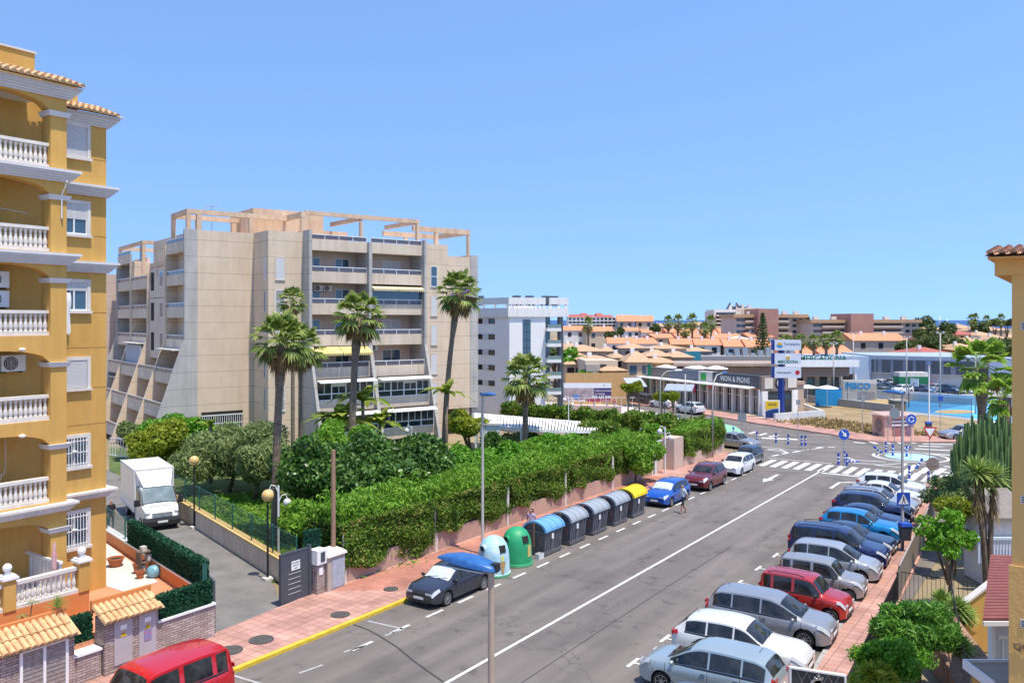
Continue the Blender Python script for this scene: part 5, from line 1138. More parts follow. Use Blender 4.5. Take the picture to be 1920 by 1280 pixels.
def igloo(loc,m_,label,motif):
    r=empty('bottle_bank',loc,ANG,label,'bottle bank','igloo shaped bottle banks'); R0=.76
    b=MB(); b.lathe([(R0*.98,.02),(R0*1.02,.05),(R0*1.02,.13),(R0*.97,.15),(R0*.93,.9),(R0*.88,1.15),(R0*.78,1.38),(R0*.60,1.58),(R0*.35,1.70),(.06,1.74)],28); b.build('shell',m_,r,auto=50)
    for sg,a in ((1,-3.35),):
        ca,sa=math.cos(a),math.sin(a)
        b=MB(); b.tube([(ca*.35,sa*.35,1.30),(ca*.70,sa*.70,1.26)],.17,14); h=b.build('hood',m_,r,auto=40)
        MB().tube([(ca*.69,sa*.69,1.262),(ca*.712,sa*.712,1.258)],.115,14).build('bottle_hole',M.dark,h)
    a=-1.85;b=MB(); ca,sa=math.cos(a),math.sin(a)
    def PP(y,rr,z): return (ca*rr-sa*y,sa*rr+ca*y,z)
    b.hexa([PP(-.16,.70,1.10),PP(.16,.70,1.10),PP(.16,.60,1.10),PP(-.16,.60,1.10)],[PP(-.16,.63,1.40),PP(.16,.63,1.40),PP(.16,.5,1.42),PP(-.16,.5,1.42)]); b.build('square_flap',M.dark,r)
    if motif=='label':
        b=MB(); a=-1.75
        for k in range(4):
            a0=a+k*.09;a1=a0+.09; b.face([(R0*.965*math.cos(a0),R0*.965*math.sin(a0),.45),(R0*.965*math.cos(a1),R0*.965*math.sin(a1),.45),(R0*.945*math.cos(a1),R0*.945*math.sin(a1),1.0),(R0*.945*math.cos(a0),R0*.945*math.sin(a0),1.0)])
        b.build('poster',mat('tan_poster',(.55,.40,.10),.7,c2=(.62,.5,.2),scale=8),r)
    else:
        b=MB()
        for (a0,a1,z0,z1,a2,a3) in ((-2.15,-1.7,.62,.62,-1.97,-1.87),):
            for k in range(4):
                f0=k/4;f1=(k+1)/4; A0=a0+(a1-a0)*f0;A1=a0+(a1-a0)*f1;B0=a2+(a3-a2)*f0;B1=a2+(a3-a2)*f1
                rr=R0*1.0; b.face([(rr*math.cos(B0),rr*math.sin(B0),.16),(rr*math.cos(B1),rr*math.sin(B1),.16),(rr*.965*math.cos(A1),rr*.965*math.sin(A1),.7),(rr*.965*math.cos(A0),rr*.965*math.sin(A0),.7)])
        b.build('painted_cone',mat('cone_tan',(.42,.26,.10),.8,var=.1),r)
        b=MB(); rr=R0*.965
        for k in range(4): A0=-2.05+.06*k;A1=A0+.06; b.face([(rr*math.cos(A0),rr*math.sin(A0),.72),(rr*math.cos(A1),rr*math.sin(A1),.72),(rr*.985*math.cos(A1),rr*.985*math.sin(A1),1.0),(rr*.985*math.cos(A0),rr*.985*math.sin(A0),1.0)])
        b.build('painted_flower',mat('pale_yellow_paint',(.6,.62,.2),.8,var=.15),r)
    MB().lathe([(R0*1.025,.025),(R0*1.025,.12)],28,cap=False).build('base_ring',M.igbase,r)
    return r
M.igbase=mat('igloo_base_green',(.08,.40,.16),.6,c2=(.14,.46,.22),scale=4)
igloo(W(31.35,22.3),mat('igloo_blue_mural',(.22,.50,.62),.6,c2=(.60,.72,.76),scale=1.6,detail=3),'round bottle bank painted pale blue with clouds and a mural','mural')
igloo(W(33.3,22.35),mat('igloo_green',(.01,.27,.10),.5,c2=(.03,.34,.14),scale=2),'round bright green bottle bank with a tan poster','label')
r=empty('broken_crate',W(34.6,21.9),.9,'small broken grey crate on the road between green bottle bank and container','crate'); b=MB(); b.box(-.2,.2,-.13,.13,0,.02)
for a in ((-.2,-.18,-.13,.13),(.18,.2,-.13,.13),(-.18,.18,-.13,-.11),(-.18,.18,.11,.13)): b.box(*a,.021,.26)
b.build('crate_shell',M.greytrim,r)
# street lamps with flat blue heads
def lamp(loc,hz,dirn,arm,label,headlen=.95,pole=M.lamppole,r0=.075,group='street lamps with blue heads'):
    r=empty('street_lamp',loc,dirn,label,'street lamp',group)
    MB().lathe([(r0*1.9,0),(r0*1.9,.03),(r0*1.25,.05),(r0*1.2,.5),(r0,.55),(r0*.78,hz)],14).build('pole',pole,r,auto=40)
    b=MB(); n=9; L_=headlen
    prof=[(-.11,.10,.03),(-.07,.14,.075),(.10,.18,.10),(.35,.20,.125),(.62,.18,.115),(.86,.12,.06),(.97,.07,.015)]
    rg=[]
    for x,hw_,ht in prof:
        x=x*L_; pw=lambda v,e:math.copysign(abs(v)**e,v)
        rg.append([b.pt((x,-hw_*pw(math.cos(PI*k/n),.45),hz+ht*pw(math.sin(PI*k/n),.6)+x*.06)) for k in range(n+1)]+[b.pt((x,hw_*.92*math.cos(PI*k/4),hz-.035*math.sin(PI*k/4)+x*.06)) for k in range(1,4)])
    m_=len(rg[0])
    for A,Bq in zip(rg,rg[1:]):
        for j in range(m_): b.idx([A[j],Bq[j],Bq[(j+1)%m_],A[(j+1)%m_]])
    b.idx(rg[0]);b.idx(rg[-1][::-1]); hd=b.build('lamp_head',M.blue,r,auto=50)
    b=MB(); b.box(.08*L_,.82*L_,-.13,.13,hz-.05,hz-.034); b.build('diffuser',M.greytrim,hd)
    b=MB(); b.box(-.12,-.02,-.06,.06,hz-.02,hz+.1); b.build('joint',M.plastic,r)
    return r
DN=ANG+PI/2
lp=lamp(AT(921,12.75),7.76,DN+.05,1,'nearest street lamp, big blue head over the dark grey car',.98,mat('tan_pole_paint',(.36,.27,.20),.55,c2=(.44,.33,.25),scale=3),.062)
lamp(W(33.3,24.35,.12),7.75,DN+PI,1,'tall grey street lamp in front of the hedge left of the containers',.8)
lamp((*AT(1692,42.3)[:2],.1),7.75,DN,1,'street lamp carrying the zebra crossing sign and litter bin')
lamp(AT(1742,84.5),7.2,DN+PI/2,1,'white street lamp beyond the junction by the shelter',pole=M.whitep)
def curved(loc,hz,label,dirn,reach=1.8):
    r=empty('curved_street_lamp',loc,dirn,label,'street lamp','curved arm street lamps by the shops')
    MB().tube([(0,0,0),(0,0,hz*.8),(reach*.12,0,hz*.91),(reach*.4,0,hz*.985),(reach,0,hz)],[.09,.075,.06,.05,.04],8).build('pole',M.lamppole,r,smooth=True)
    b=MB(); b.ell((reach+.3,0,hz),(.55,.16,.10),12,8); b.build('lamp_head',M.blue if 'nearest' in label else M.whitep,r,smooth=True)
curved(AT(1336,70.5),7.0,'nearest curved arm street lamp, before the right end of the shops',R(55),2.4)
curved(AT(1238,94),5.9,'curved arm street lamp in front of the dark grey awning',R(20),2.0)
def plainpole(name,loc,h,r0,label,cat,m_=M.lamppole,group=None,top=None):
    r=empty(name,loc,0,label,cat,group); MB().tube([(0,0,0),(0,0,h)],[r0,r0*.7],8).build('pole',m_,r,smooth=True)
    if top=='flood': b=MB(); b.box(-.5,.5,-.05,.05,h-.1,h); [b.box(x-.16,x+.16,-.16,.1,h,h+.22) for x in (-.4,.4)]; b.build('floodlights',M.lamppole,r)
    if top=='lamp': b=MB(); b.ell((0,0,h+.05),(.35,.15,.1)); b.build('lamp_head',M.lamppole,r,smooth=True)
    return r
for u,Y,h,lab in ((1563,118,8.2,'floodlight mast in front of the first floor terrace of the mall'),(1600,128,9.5,'floodlight mast left of the painted wall letters'),(1700,122,9.0,'floodlight mast behind the court, above the green container'),(1763,112,9.8,'floodlight mast between the white lamp and the palm'),(1829,104,9.3,'floodlight mast just left of the near palm trunk')):
    plainpole('floodlight_mast',AT(u,Y),h,.11,lab,'floodlight mast',group='floodlight masts round the court',top='flood')
plainpole('street_pole',AT(1285,93),5.6,.08,'thin straight pole standing before the shop terrace','pole')
for u,Y,v,lab in ((1714,170,596,'left of the three thin masts on the sea horizon'),(1762,175,594,'middle and tallest of the three thin masts on the sea horizon'),(1776,190,598,'right of the three thin masts on the sea horizon')):
    plainpole('distant_mast',AT(u,Y*2),ZV(v,Y*2),.16,lab,'mast',M.steel,'thin masts on the horizon')
# globe lamps along the driveway
def globe(loc,label,src=[None]):
    if src[0]: return dup(src[0],loc,0,label,'globe lamp','globe lamps along the driveway')
    r=empty('globe_lamp',loc,0,label,'globe lamp','globe lamps along the driveway')
    MB().lathe([(.28,0),(.28,.1),(.1,.12)],4).build('base',M.trim,r); MB().lathe([(.06,.12),(.05,.3),(.045,3.4),(.09,3.42),(.09,3.5)],10).build('pole',M.black,r)
    MB().ell((0,0,3.72),.27,18,12).build('globe',mat('amber_globe',(.62,.40,.14),.3,c2=(.70,.48,.20),scale=2),r,smooth=True); src[0]=r; return r
globe((*G(502,1087)[:2],.02),'amber globe lamp on a black pole nearest the grey gate'); globe((*G(364,990)[:2],.02),'amber globe lamp on a black pole in front of the truck')
def whitelamp(loc,h,rz,label,src=[None]):
    r=empty('garden_lamp',loc,rz,label,'garden lamp','white garden lamps with hanging globes')
    MB().lathe([(.06,0),(.05,h)],8).build('pole',M.whitep,r)
    for sg,dz in ((1,-.35),(-1,.15)):
        b=MB(); b.tube([(0,0,h-.5+dz),(sg*.15,0,h-.15+dz),(sg*.35,0,h-.1+dz),(sg*.42,0,h-.3+dz)],.025,6); a_=b.build('arm',M.whitep,r)
        MB().ell((sg*.42,0,h-.52+dz),(.2,.2,.22),12,8).build('globe',mat('white_globe',(.62,.62,.62),.25,var=.05),a_,smooth=True)
    return r
whitelamp(G(522,1040),3.4,.4,'white double garden lamp behind the driveway fence near the gate'); whitelamp(AT(1247,63),3.6,.2,'white double garden lamp rising over the hedge beside the tan gate'); whitelamp(AT(1066,88),3.6,.3,'white double garden lamp at the pergola'); whitelamp(AT(772,64),3.5,-.4,'white double garden lamp before the glazed terraces of the beige block'); whitelamp(AT(1061,58),2.9,.5,'white garden lamp half sunk in the bright shrubs behind the hedge')
# signs
def sign(loc,h,kind,label,cat='road sign',rz=0,size=.3,m_=None,pr=.03):
    r=empty('road_sign',loc,rz,label,cat,'road signs round the junction'); MB().lathe([(pr,0),(pr,h)],8).build('pole',M.steel,r)
    if kind=='round': b=MB(); b.lathe([(size,-.02),(size,.0)],28,(0,-.05,h-size),ax='y'); pn=b.build('sign_plate',m_,r)
    elif kind=='tri': b=MB(); b.prism([(-size,h),(size,h),(0,h-size*1.75)],-.07,-.05,'y'); pn=b.build('sign_plate',mat('sign_red',(.55,.02,.02),.5,var=.05),r); MB().prism([(-size*.72,h-.09),(size*.72,h-.09),(0,h-size*1.38)],-.075,-.071,'y').build('sign_field',M.whitep,pn)
    elif kind=='square': pn=MB().box(-size,size,-.07,-.05,h-2*size,h).build('sign_plate',m_,r)
    elif kind=='oct':
        b=MB(); pts=[(size*math.cos(PI/8+k*PI/4),h-size+size*math.sin(PI/8+k*PI/4)) for k in range(8)]; b.prism(pts,-.07,-.05,'y'); pn=b.build('sign_plate',m_,r)
    return r,pn
sb=mat('sign_blue',(.02,.08,.42),.4,var=.06); sgy=mat('sign_back_grey',(.22,.24,.25),.5,var=.06)
r,pn=sign(AT(1582,65.5),2.35+.75,'round','blue round keep right sign with white arrow on the crossing island',size=.42,m_=sb)
MB().lathe([(.44,-.012),(.44,-.001)],28,(0,-.05,3.1-.42),ax='y').build('white_rim',M.whitep,pn)
MB().prism([(-.2,2.95-.02),(-.14,3.0),(.06,2.76),(.14,2.84),(.2,2.5),(-.12,2.6),(-.03,2.68)],-.085,-.072,'y').build('arrow',M.whitep,pn)
# STOP sign
r,pn=sign(AT(1747.5,51.5),3.2,'oct','faded brownish stop sign on a grey post at the right pavement',size=.42,m_=mat('faded_stop',(.22,.15,.12),.7,c2=(.27,.19,.15),scale=5)); text('STOP',.30,mat('faded_letter',(.36,.29,.26),.7,var=.05),pn,(0,-.078,2.78),(PI/2,0,0),fat=.006,ext=.004)
sign(AT(1743,58),4.2,'tri','white and red give way triangle above the stop sign',size=.48)
r,pn=sign((*AT(1708,70)[:2],0),3.75,'round','blue roundabout sign with white ring arrows on the painted roundabout',size=.43,m_=sb)
MB().lathe([(.45,-.012),(.45,-.001)],28,(0,-.05,3.32),ax='y').build('white_rim',M.whitep,pn)
b=MB()
for k in range(3):
    a0=k*2*PI/3+.25
    for j in range(5): a=a0+j*.27;a2=a+.27; b.face([(.17*math.cos(a),-.076,3.32+.17*math.sin(a)),(.17*math.cos(a2),-.076,3.32+.17*math.sin(a2)),(.25*math.cos(a2),-.076,3.32+.25*math.sin(a2)),(.25*math.cos(a),-.076,3.32+.25*math.sin(a))])
    a=a0+1.35; b.face([(.11*math.cos(a),-.0762,3.32+.11*math.sin(a)),(.31*math.cos(a),-.0762,3.32+.31*math.sin(a)),(.21*math.cos(a+.4),-.0762,3.32+.21*math.sin(a+.4))])
b.build('ring_arrows',M.whitep,pn)
sign(AT(1677,73.5),3.9,'round','dark back of a round sign, taller of the two on the roundabout',size=.46,m_=sgy)
sign(AT(1665,72.5),3.4,'round','small grey back of a sign turned edge on, left on the roundabout',rz=1.1,size=.42,m_=sgy)
sign(AT(1617,84),4.0,'square','grey back of a warning sign on the far pavement before the dry field',size=.3,m_=sgy,rz=.7)
sign(AT(1496,81),3.9,'square','pale back of a small square sign on the road island left of the dry field',size=.22,m_=sgy,rz=.3)
sign(AT(1391,72),3.6,'square','grey square sign on a blue grey post by the silver beige saloon',size=.36,m_=sgy)
sign(AT(1763,84),4.0,'square','blue grey sign on a thin post beside the far silver saloon',size=.25,m_=sb)
# zebra sign and litter bin on the lamp post
x,y,_=AT(1692,42.3); r=empty('crossing_sign',(x,y-.1,0),0,'blue pedestrian crossing sign with white triangle on the lamp post','road sign')
zc=ZV(935,42.2); pn=MB().box(-.33,.33,-.03,-.01,zc-.33,zc+.33).build('sign_plate',sb,r); MB().prism([(-.27,zc-.25),(.27,zc-.25),(0,zc+.26)],-.036,-.031,'y').build('white_triangle',M.whitep,pn)
b=MB(); b.ell((.0,-.04,zc+.12),(.035,.004,.035)); 
for P_ in ([(-.02,.09),(.03,.09),(.035,-.06),(-.025,-.06)],[(-.025,-.06),(.01,-.06),(-.06,-.2),(-.1,-.2)],[(.0,-.06),(.035,-.06),(.1,-.2),(.06,-.2)],[(.02,.08),(.035,.06),(.1,-.02),(.08,-.03)],[(-.01,.08),(-.02,.05),(-.09,-.01),(-.075,.01)]): b.prism([(a,zc+c_) for a,c_ in P_],-.042,-.037,'y')
b.build('walking_figure',M.black,pn)
def litter(loc,label,rz=0):
    r=empty('litter_bin',loc,rz,label,'litter bin'); b=MB(); b.hexa([(-.2,-.17,.55),(.2,-.17,.55),(.2,.17,.55),(-.2,.17,.55)],[(-.26,-.22,1.25),(.26,-.22,1.25),(.26,.22,1.25),(-.26,.22,1.25)]); b.build('bin_body',mat('bin_grey',(.06,.065,.075),.6,var=.1),r)
    MB().hexa([(-.28,-.24,1.25),(.28,-.24,1.25),(.28,.24,1.25),(-.28,.24,1.25)],[(-.24,-.2,1.4),(.24,-.2,1.4),(.24,.2,1.4),(-.24,.2,1.4)]).build('bin_rim',sb if 'lamp' in label else M.plastic,r); MB().box(-.04,.04,.19,.27,0,1.3).build('bracket',mat('rusty_arm',(.2,.1,.06),.8),r)
x,y,_=AT(1697,41.9); litter((x,y,.1),'dark grey litter bin with blue rim on the lamp post'); litter(AT(1741,83.5,.1),'black litter bin at the white lamp across the junction')
MB()
# blue and white bollards
bsrc=[None]
def bollard(u,v,label,tilt=0):
    x,y,_=G(u,v)
    if bsrc[0] is None:
        r=empty('lane_bollard',(x,y,0),0,label,'bollard','blue and white plastic lane bollards')
        MB().lathe([(.12,0),(.12,.04),(.09,.06),(.085,.82),(.10,.84),(.10,.92),(.02,.95)],12).build('tube',sb,r,auto=40)
        for z in (.3,.55): MB().lathe([(.089,z),(.089,z+.11)],12,cap=False).build('white_band',M.whitep,r)
        bsrc[0]=r
    else: r=dup(bsrc[0],(x,y,0),0,label,'bollard','blue and white plastic lane bollards')
    r.rotation_euler=(0,tilt,0); return r
for u,v,l_,t in ((1375,818,'leftmost lane bollard beside the green court',0),(1419,827,'lane bollard above the silver beige saloon',0),(1455,830,'second bollard of the four before the thin square sign',0),(1478,833,'third bollard of the four left of the thin square sign',0),(1503,835,'left bollard of the tight pair by the thin square sign',0),(1510,835,'right bollard of the tight pair by the thin square sign',0),
    (1572,871,'left bollard at the keep right sign',0),(1583,866,'bollard standing at the foot of the keep right sign',0),(1588,872,'right bollard at the keep right sign',0),(1661,848,'tall standing bollard at the left of the roundabout',0),(1654,849,'bollard leaning hard left on the roundabout',-.9),(1674,854,'bollard in front of the dark round sign back',0),(1700,856,'bollard right of the near lamp post on the roundabout',0),(1690,843,'knocked over bollard lying behind the roundabout',1.3),(1610,866,'fallen bollard flat on the road by the crossing',-1.5),(1717,878,'tilted bollard between roundabout and white hatchback',.6),(1705,897,'bollard on the zebra beside the white hatchback',0),(1741,908,'bollard in front of the stop sign post',0)): bollard(u,v,l_,t)
# gate, intercom pillar, concrete meter box
r=empty('sliding_gate',W(22.9,26.75,0),ANG-.0,'anthracite metal gate leaf with white notice standing at the driveway mouth','gate')
b=MB(); b.box(0,1.45,-.04,.04,.14,2.05); b.build('panel',M.darkgrey,r)
b=MB(); b.box(-.05,.03,-.06,.06,.08,2.1); b.box(1.42,1.55,-.08,.08,.02,2.2); b.box(0.031,1.419,-.055,.055,.08,.15); b.box(.031,1.419,-.055,.055,2.04,2.12); b.build('frame',M.darkgrey,r)
for k in range(5): MB().box(.35,1.0,-.05,-.041,.42+.2*k,.435+.2*k).build('slot',M.greytrim,r)
nt_=MB().box(.5,.95,-.06,-.0501,1.35,1.72).build('notice',M.whitep,r); 
for k,t_ in enumerate(('PROHIBIDO','APARCAR','VADO')): text(t_,.075,M.black,nt_,(.725,-.064,1.64-.11*k),(PI/2,0,0),ext=.002)
r=empty('gate_track_post',W(19.36,26.3,0),ANG,'dark grey gate post at the stone wall corner','gate post'); MB().box(0,.09,-.05,.05,0,2.05).build('post',M.darkgrey,r); b=MB(); b.hexa([(0,.06,1.7),(.08,.06,1.7),(1.0,2.3,1.7),(.92,2.3,1.7)],[(0,.06,2.1),(.08,.06,2.1),(1.0,2.3,2.1),(.92,2.3,2.1)]); b.build('rail',M.darkgrey,r)
r=empty('intercom_pillar',W(24.55,26.45,0),ANG,'narrow stone pillar with white intercom hood beside the grey gate','pillar'); MB().box(0,.42,0,.4,0,1.35).build('pillar',stone,r); MB().box(-.06,.50,-.08,.42,1.35,1.95).build('hood',M.whitep,r); MB().box(.13,.36,-.1,-.081,1.45,1.85).build('screen',M.darkgrey,r); MB().box(.1,.3,-.03,-.004,.9,1.2).build('button_panel',M.whitep,r)
r=empty('utility_cabinet',W(25.05,26.35,0),ANG,'low concrete utility cabinet with grey metal door at the hedge end','utility cabinet'); MB().box(0,1.0,0,.6,0,1.55).build('casing',mat('stained_concrete',(.36,.30,.24),.9,c2=(.48,.41,.34),scale=2),r); MB().hexa([(-.06,-.08,1.55),(1.08,-.08,1.55),(1.08,.66,1.55),(-.06,.66,1.55)],[(-.03,-.05,1.65),(1.05,-.05,1.65),(1.05,.7,1.78),(-.03,.7,1.78)]).build('cap',M.trim,r); MB().box(.25,.95,-.02,-.004,.2,1.4).build('door',mat('posted_grey_door',(.30,.31,.33),.6,c2=(.42,.46,.55),scale=6),r)
# driveway wall with mesh fence
D0=Vector(G(556,1107)[:2]); D1=Vector(G(300,944)[:2])
dwl,DL=seglocal('driveway_wall',D0,D1,0,.98,.28,M.creamp,'long low plastered wall with yellow tile coping along the driveway','wall')
M.cop=mat('yellow_tile_coping',(.55,.36,.12),.8,c2=(.66,.47,.2),scale=4)
b=MB()
for k in range(int(DL/.5)): b.box(k*.5,k*.5+.49,-.2,.2,.98,1.05); 
b.build('coping',M.cop,dwl)
b=MB(); b.box(0,DL,.2,.32,0,.12)
mesh_m=bpy.data.materials.new('green_wire_mesh'); mesh_m.use_nodes=True; n_=mesh_m.node_tree; tb_=n_.nodes.new('ShaderNodeBsdfTransparent'); mx_=n_.nodes.new('ShaderNodeMixShader'); mx_.inputs[0].default_value=.22; n_.nodes['Principled BSDF'].inputs['Base Color'].default_value=(.03,.12,.09,1)
n_.links.new(tb_.outputs[0],mx_.inputs[1]); n_.links.new(n_.nodes['Principled BSDF'].outputs[0],mx_.inputs[2]); n_.links.new(mx_.outputs[0],n_.nodes['Material Output'].inputs[0])
def meshfence(a,c,z0,h,label,sp=2.4,post=M.greenpost,panel=None):
    a=Vector(a[:2]);c=Vector(c[:2]); d=c-a; r=empty('mesh_fence',(a.x,a.y,0),math.atan2(d.y,d.x),label,'fence'); n=max(1,int(d.length/sp))
    for k in range(n+1): MB().lathe([(.035,z0),(.035,z0+h),(.01,z0+h+.03)],8,(d.length*k/n,0,0)).build('post',post,r)
    MB().box(0,d.length,-.004,.004,z0+.03,z0+h-.03).build('mesh_panel',panel or mesh_m,r)
    b=MB(); b.tube([(0,0,z0+h-.03),(d.length,0,z0+h-.03)],.012,5); b.tube([(0,0,z0+h*.5),(d.length,0,z0+h*.5)],.008,5); b.build('wires',post,r); return r
meshfence(D0,D1,1.05,1.25,'green wire mesh fence standing on the driveway wall')
meshfence(W(21.4,35.2),W(23.4,43),1.8,1.0,'short green mesh fence continuing the side wall towards the truck')
screenhedge('artificial_hedge',(*W(24.6,27.3)[:2],0),(*W(25.2,26.95)[:2],0),1.0,2.6,.2,'narrow dark green hedge screen behind the grey gate',2500)
r=empty('timber_pole',G(625,1100),0,'slim bare timber pole rising in front of the dark rounded tree','pole'); MB().lathe([(.11,0),(.09,5.9)],8).build('pole',mat('pole_wood',(.28,.16,.10),.9,c2=(.36,.22,.15),scale=5,stretch=(1,1,.2)),r)
# ---- hedges along the street
def hedge(s0,s1,t0,dep,z0,z1,label,n,wallh=.75,rag=.35,name='clipped_hedge',lm=None,tp=.35):
    Ln=s1-s0; r=empty(name,W(s0,t0),ANG,label,'hedge')
    k=int(n*.60); X=RNG.uniform(0,Ln,k)
    bot=z0+rag*(np.sin(X*.9)+np.sin(X*2.3+1))*.5
    Z=bot+(z1-bot)*RNG.random(k)**.9; Y=-.06+RNG.normal(0,.05,k)+.10*np.sin(X*1.7+Z*2)
    gp=np.sin(X*1.9+Z*3.1)+np.sin(X*4.7-Z*2.2+1)+np.sin(X*.83+Z*5.3); ok=(gp<1.1)|(RNG.random(k)<.35); X,Y,Z=X[ok],Y[ok],Z[ok]; Y=Y+.05*gp[ok]; k=len(X)
    A=np.stack([X,Y,Z],1)
    k2=int(n*.3); X2=RNG.uniform(0,Ln,k2); Y2=RNG.uniform(0,dep,k2); Z2=z1+tp*RNG.random(k2)**2*(1+.6*np.sin(X2*1.3)*np.sin(X2*.37+Y2*3))-.08
    Bq=np.stack([X2,Y2,Z2],1)
    k3=int(n*.10); X3=np.where(RNG.random(k3)<.5,0,Ln)+RNG.normal(0,.05,k3); Cq=np.stack([X3,RNG.uniform(0,dep,k3),RNG.uniform(z0,z1,k3)],1)
    leafmesh('foliage',np.concatenate([A,Cq]),.075,lm or L.hedge,r,aspect=2.0,nrm=np.tile(np.array([[0,-1,.4]]),(k+k3,1)),jit=.6)
    leafmesh('top_growth',Bq,.085,L.hedge2,r,aspect=3.6,nrm=np.tile(np.array([[0,-.6,.5]]),(k2,1)),jit=.75,droop=-.9)
    MB().box(.1,Ln-.1,.08,dep-.08,z0+.35,z1-.12).build('shade_core',mat('hedge_core',(.02,.035,.008),.95,var=.3),r)  # solid box; shade in the leaf gaps put into its near-black colour
    return r
xs_=[26.15,32.4,39.0,45.6,51.6,57.2]
hl=['left end of the long clipped hedge, beside the grey gate','long hedge section above the dark grey car and bottle banks','hedge section behind the grey containers','hedge section behind the yellow lidded container','far section of the long hedge ending at the tan gate']
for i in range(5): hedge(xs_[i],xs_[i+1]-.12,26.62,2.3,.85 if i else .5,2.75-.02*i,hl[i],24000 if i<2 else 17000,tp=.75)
pw,PLn=seglocal('hedge_wall',W(26.1,26.75),W(57.4,26.6),0,1.0,.2,mat('pink_brown_plaster',(.40,.25,.19),.9,c2=(.50,.34,.26),scale=.8,detail=10),'low pink brown plaster wall under the long street hedge','wall')
for k in range(6): MB().box(.1+k*6.2,.28+k*6.2,-.16,-.101,0,2.3).build('wall_pier',M.trim,pw)
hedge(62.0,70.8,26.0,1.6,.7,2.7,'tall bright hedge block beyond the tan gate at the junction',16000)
seglocal('corner_wall',W(61.9,26.1),W(70.9,26.1),0,.95,.2,mat('tan_plaster',(.50,.36,.28),.9,c2=(.58,.44,.35),scale=.8),'low tan wall under the junction hedge block','wall')
# tan gate beside hedge
r=empty('garden_gate',W(57.6,26.6),ANG,'tan walled pedestrian gate with grey pillar and white railings','gate')
MB().box(0,.35,-.2,.25,0,2.5).build('pillar',M.greytrim,r); MB().box(.35,2.6,.3,.5,0,1.1).build('low_wall',MT['tan_plaster'],r); MB().box(2.6,4.4,-.6,.5,0,2.5).build('side_wall',MT['tan_plaster'],r)
b=MB(); [b.box(.45+k*.17,.48+k*.17,.36,.40,1.1,2.35) for k in range(13)]; b.box(.35,2.6,.35,.41,2.3,2.36); b.build('railing',M.whitep,r)
# far hedges
def hedgew(a,c,dep,z1,label,n,lf=.16,z0=0):
    a=Vector(a[:2]);c=Vector(c[:2]); d=c-a; Ln=d.length; r=empty('garden_hedge',(a.x,a.y,0),math.atan2(d.y,d.x),label,'hedge')
    X=RNG.uniform(0,Ln,n);Y=RNG.uniform(-dep/2,dep/2,n);top=z1*(1+.16*np.sin(X*2.1)+.12*np.sin(X*5.3+2)); Z=z0+(top-z0)*RNG.random(n)**.6
    leafmesh('foliage',np.stack([X,Y,Z],1),lf,L.hedge,r,aspect=2.4); MB().box(.2,Ln-.2,-dep*.3,dep*.3,0,z1*.75).build('shade_core',MT['hedge_core'],r); return r  # core box carries the hedge's inner shade in its colour
hedgew(G(948,783),G(1045,793),2,1.65,'left half of the dark green hedge row behind the pergola',5000,.2)
hedgew(G(1045,793),G(1190,806),2,1.65,'right half of the dark green hedge row behind the pergola',7000,.2)
hedgew(G(1195,822),G(1312,838),2.4,2.2,'hedge row between the pergola end and the junction hedge',7000,.2)
# people
def person(name,loc,rz,label,h,skin,shirt,legs,hair,pose='walk',shorts=True,hat=False):
    r=empty(name,loc,rz,label,'person'); k=h/1.75
    bm_v=[];bm_e=[];rad=[]
    def J(p,rr,par=None): bm_v.append(tuple(c*k for c in p)); rad.append(rr*k); (bm_e.append((par,len(bm_v)-1)) if par is not None else None); return len(bm_v)-1
    st=.22 if pose=='walk' else .04
    pel=J((0,0,.96),.135); sp=J((.0,0,1.15),.13,pel); ch=J((.02,0,1.36),.145,sp); nk=J((.03,0,1.50),.06,ch); hd=J((.05,0,1.60),.085,nk); ht=J((.055,0,1.68),.09,hd)
    for sg in(1,-1):
        f=sg*st; hp=J((0,sg*.10,.90),.10,pel); kn=J((f*.5+.05*(st>.1),sg*.105,.50),.062,hp); an=J((f*1.1-.03,sg*.105,.09),.042,kn); to=J((f*1.1+.12,sg*.12,.04),.038,an)
        sh=J((.01,sg*.19,1.40),.065,ch); el=J((-f*.45-.02,sg*.235,1.14),.045,sh); wr=J((-f*.7+.08,sg*.23,.92),.032,el); hn=J((-f*.75+.10,sg*.225,.85),.036,wr)
        for q_ in range(3): J((-f*.75+.11+.012*q_,sg*(.215-.016*q_),.775+.008*q_),.011,hn)
    me=bpy.data.meshes.new('body'); me.from_pydata(bm_v,bm_e,[]); o=bpy.data.objects.new('body',me); COL.objects.link(o)
    o.modifiers.new('s','SKIN'); sk=me.skin_vertices[0].data
    for i,rr in enumerate(rad): sk[i].radius=(rr,rr)
    sk[0].use_root=True; ss=o.modifiers.new('u','SUBSURF'); ss.levels=1; ss.render_levels=1
    dg=bpy.context.evaluated_depsgraph_get(); m2=bpy.data.meshes.new_from_object(o.evaluated_get(dg)); m2.name='body'
    for a in range(len(m2.materials)): m2.materials.pop()
    for mm in (skin,shirt,legs,hair): m2.materials.append(mm)
    mi=[]
    for p in m2.polygons:
        c=p.center/k; i=0
        if 1.0<c.z<1.47 and abs(c.y)<.27 and not(abs(c.y)>.2 and c.z<1.2): i=1
        elif (.52 if shorts else .1)<c.z<=1.0 and abs(c.y)<.205: i=2
        elif c.z>1.62 and (c.x<.07 or c.z>1.72): i=3
        elif c.z<.08: i=2
        mi.append(i)
    m2.polygons.foreach_set('material_index',mi); m2.polygons.foreach_set('use_smooth',[True]*len(mi))
    o.modifiers.clear(); o.data=m2; o.parent=r
    return r
SK=mat('skin',(.42,.22,.14),.6,var=.08); 
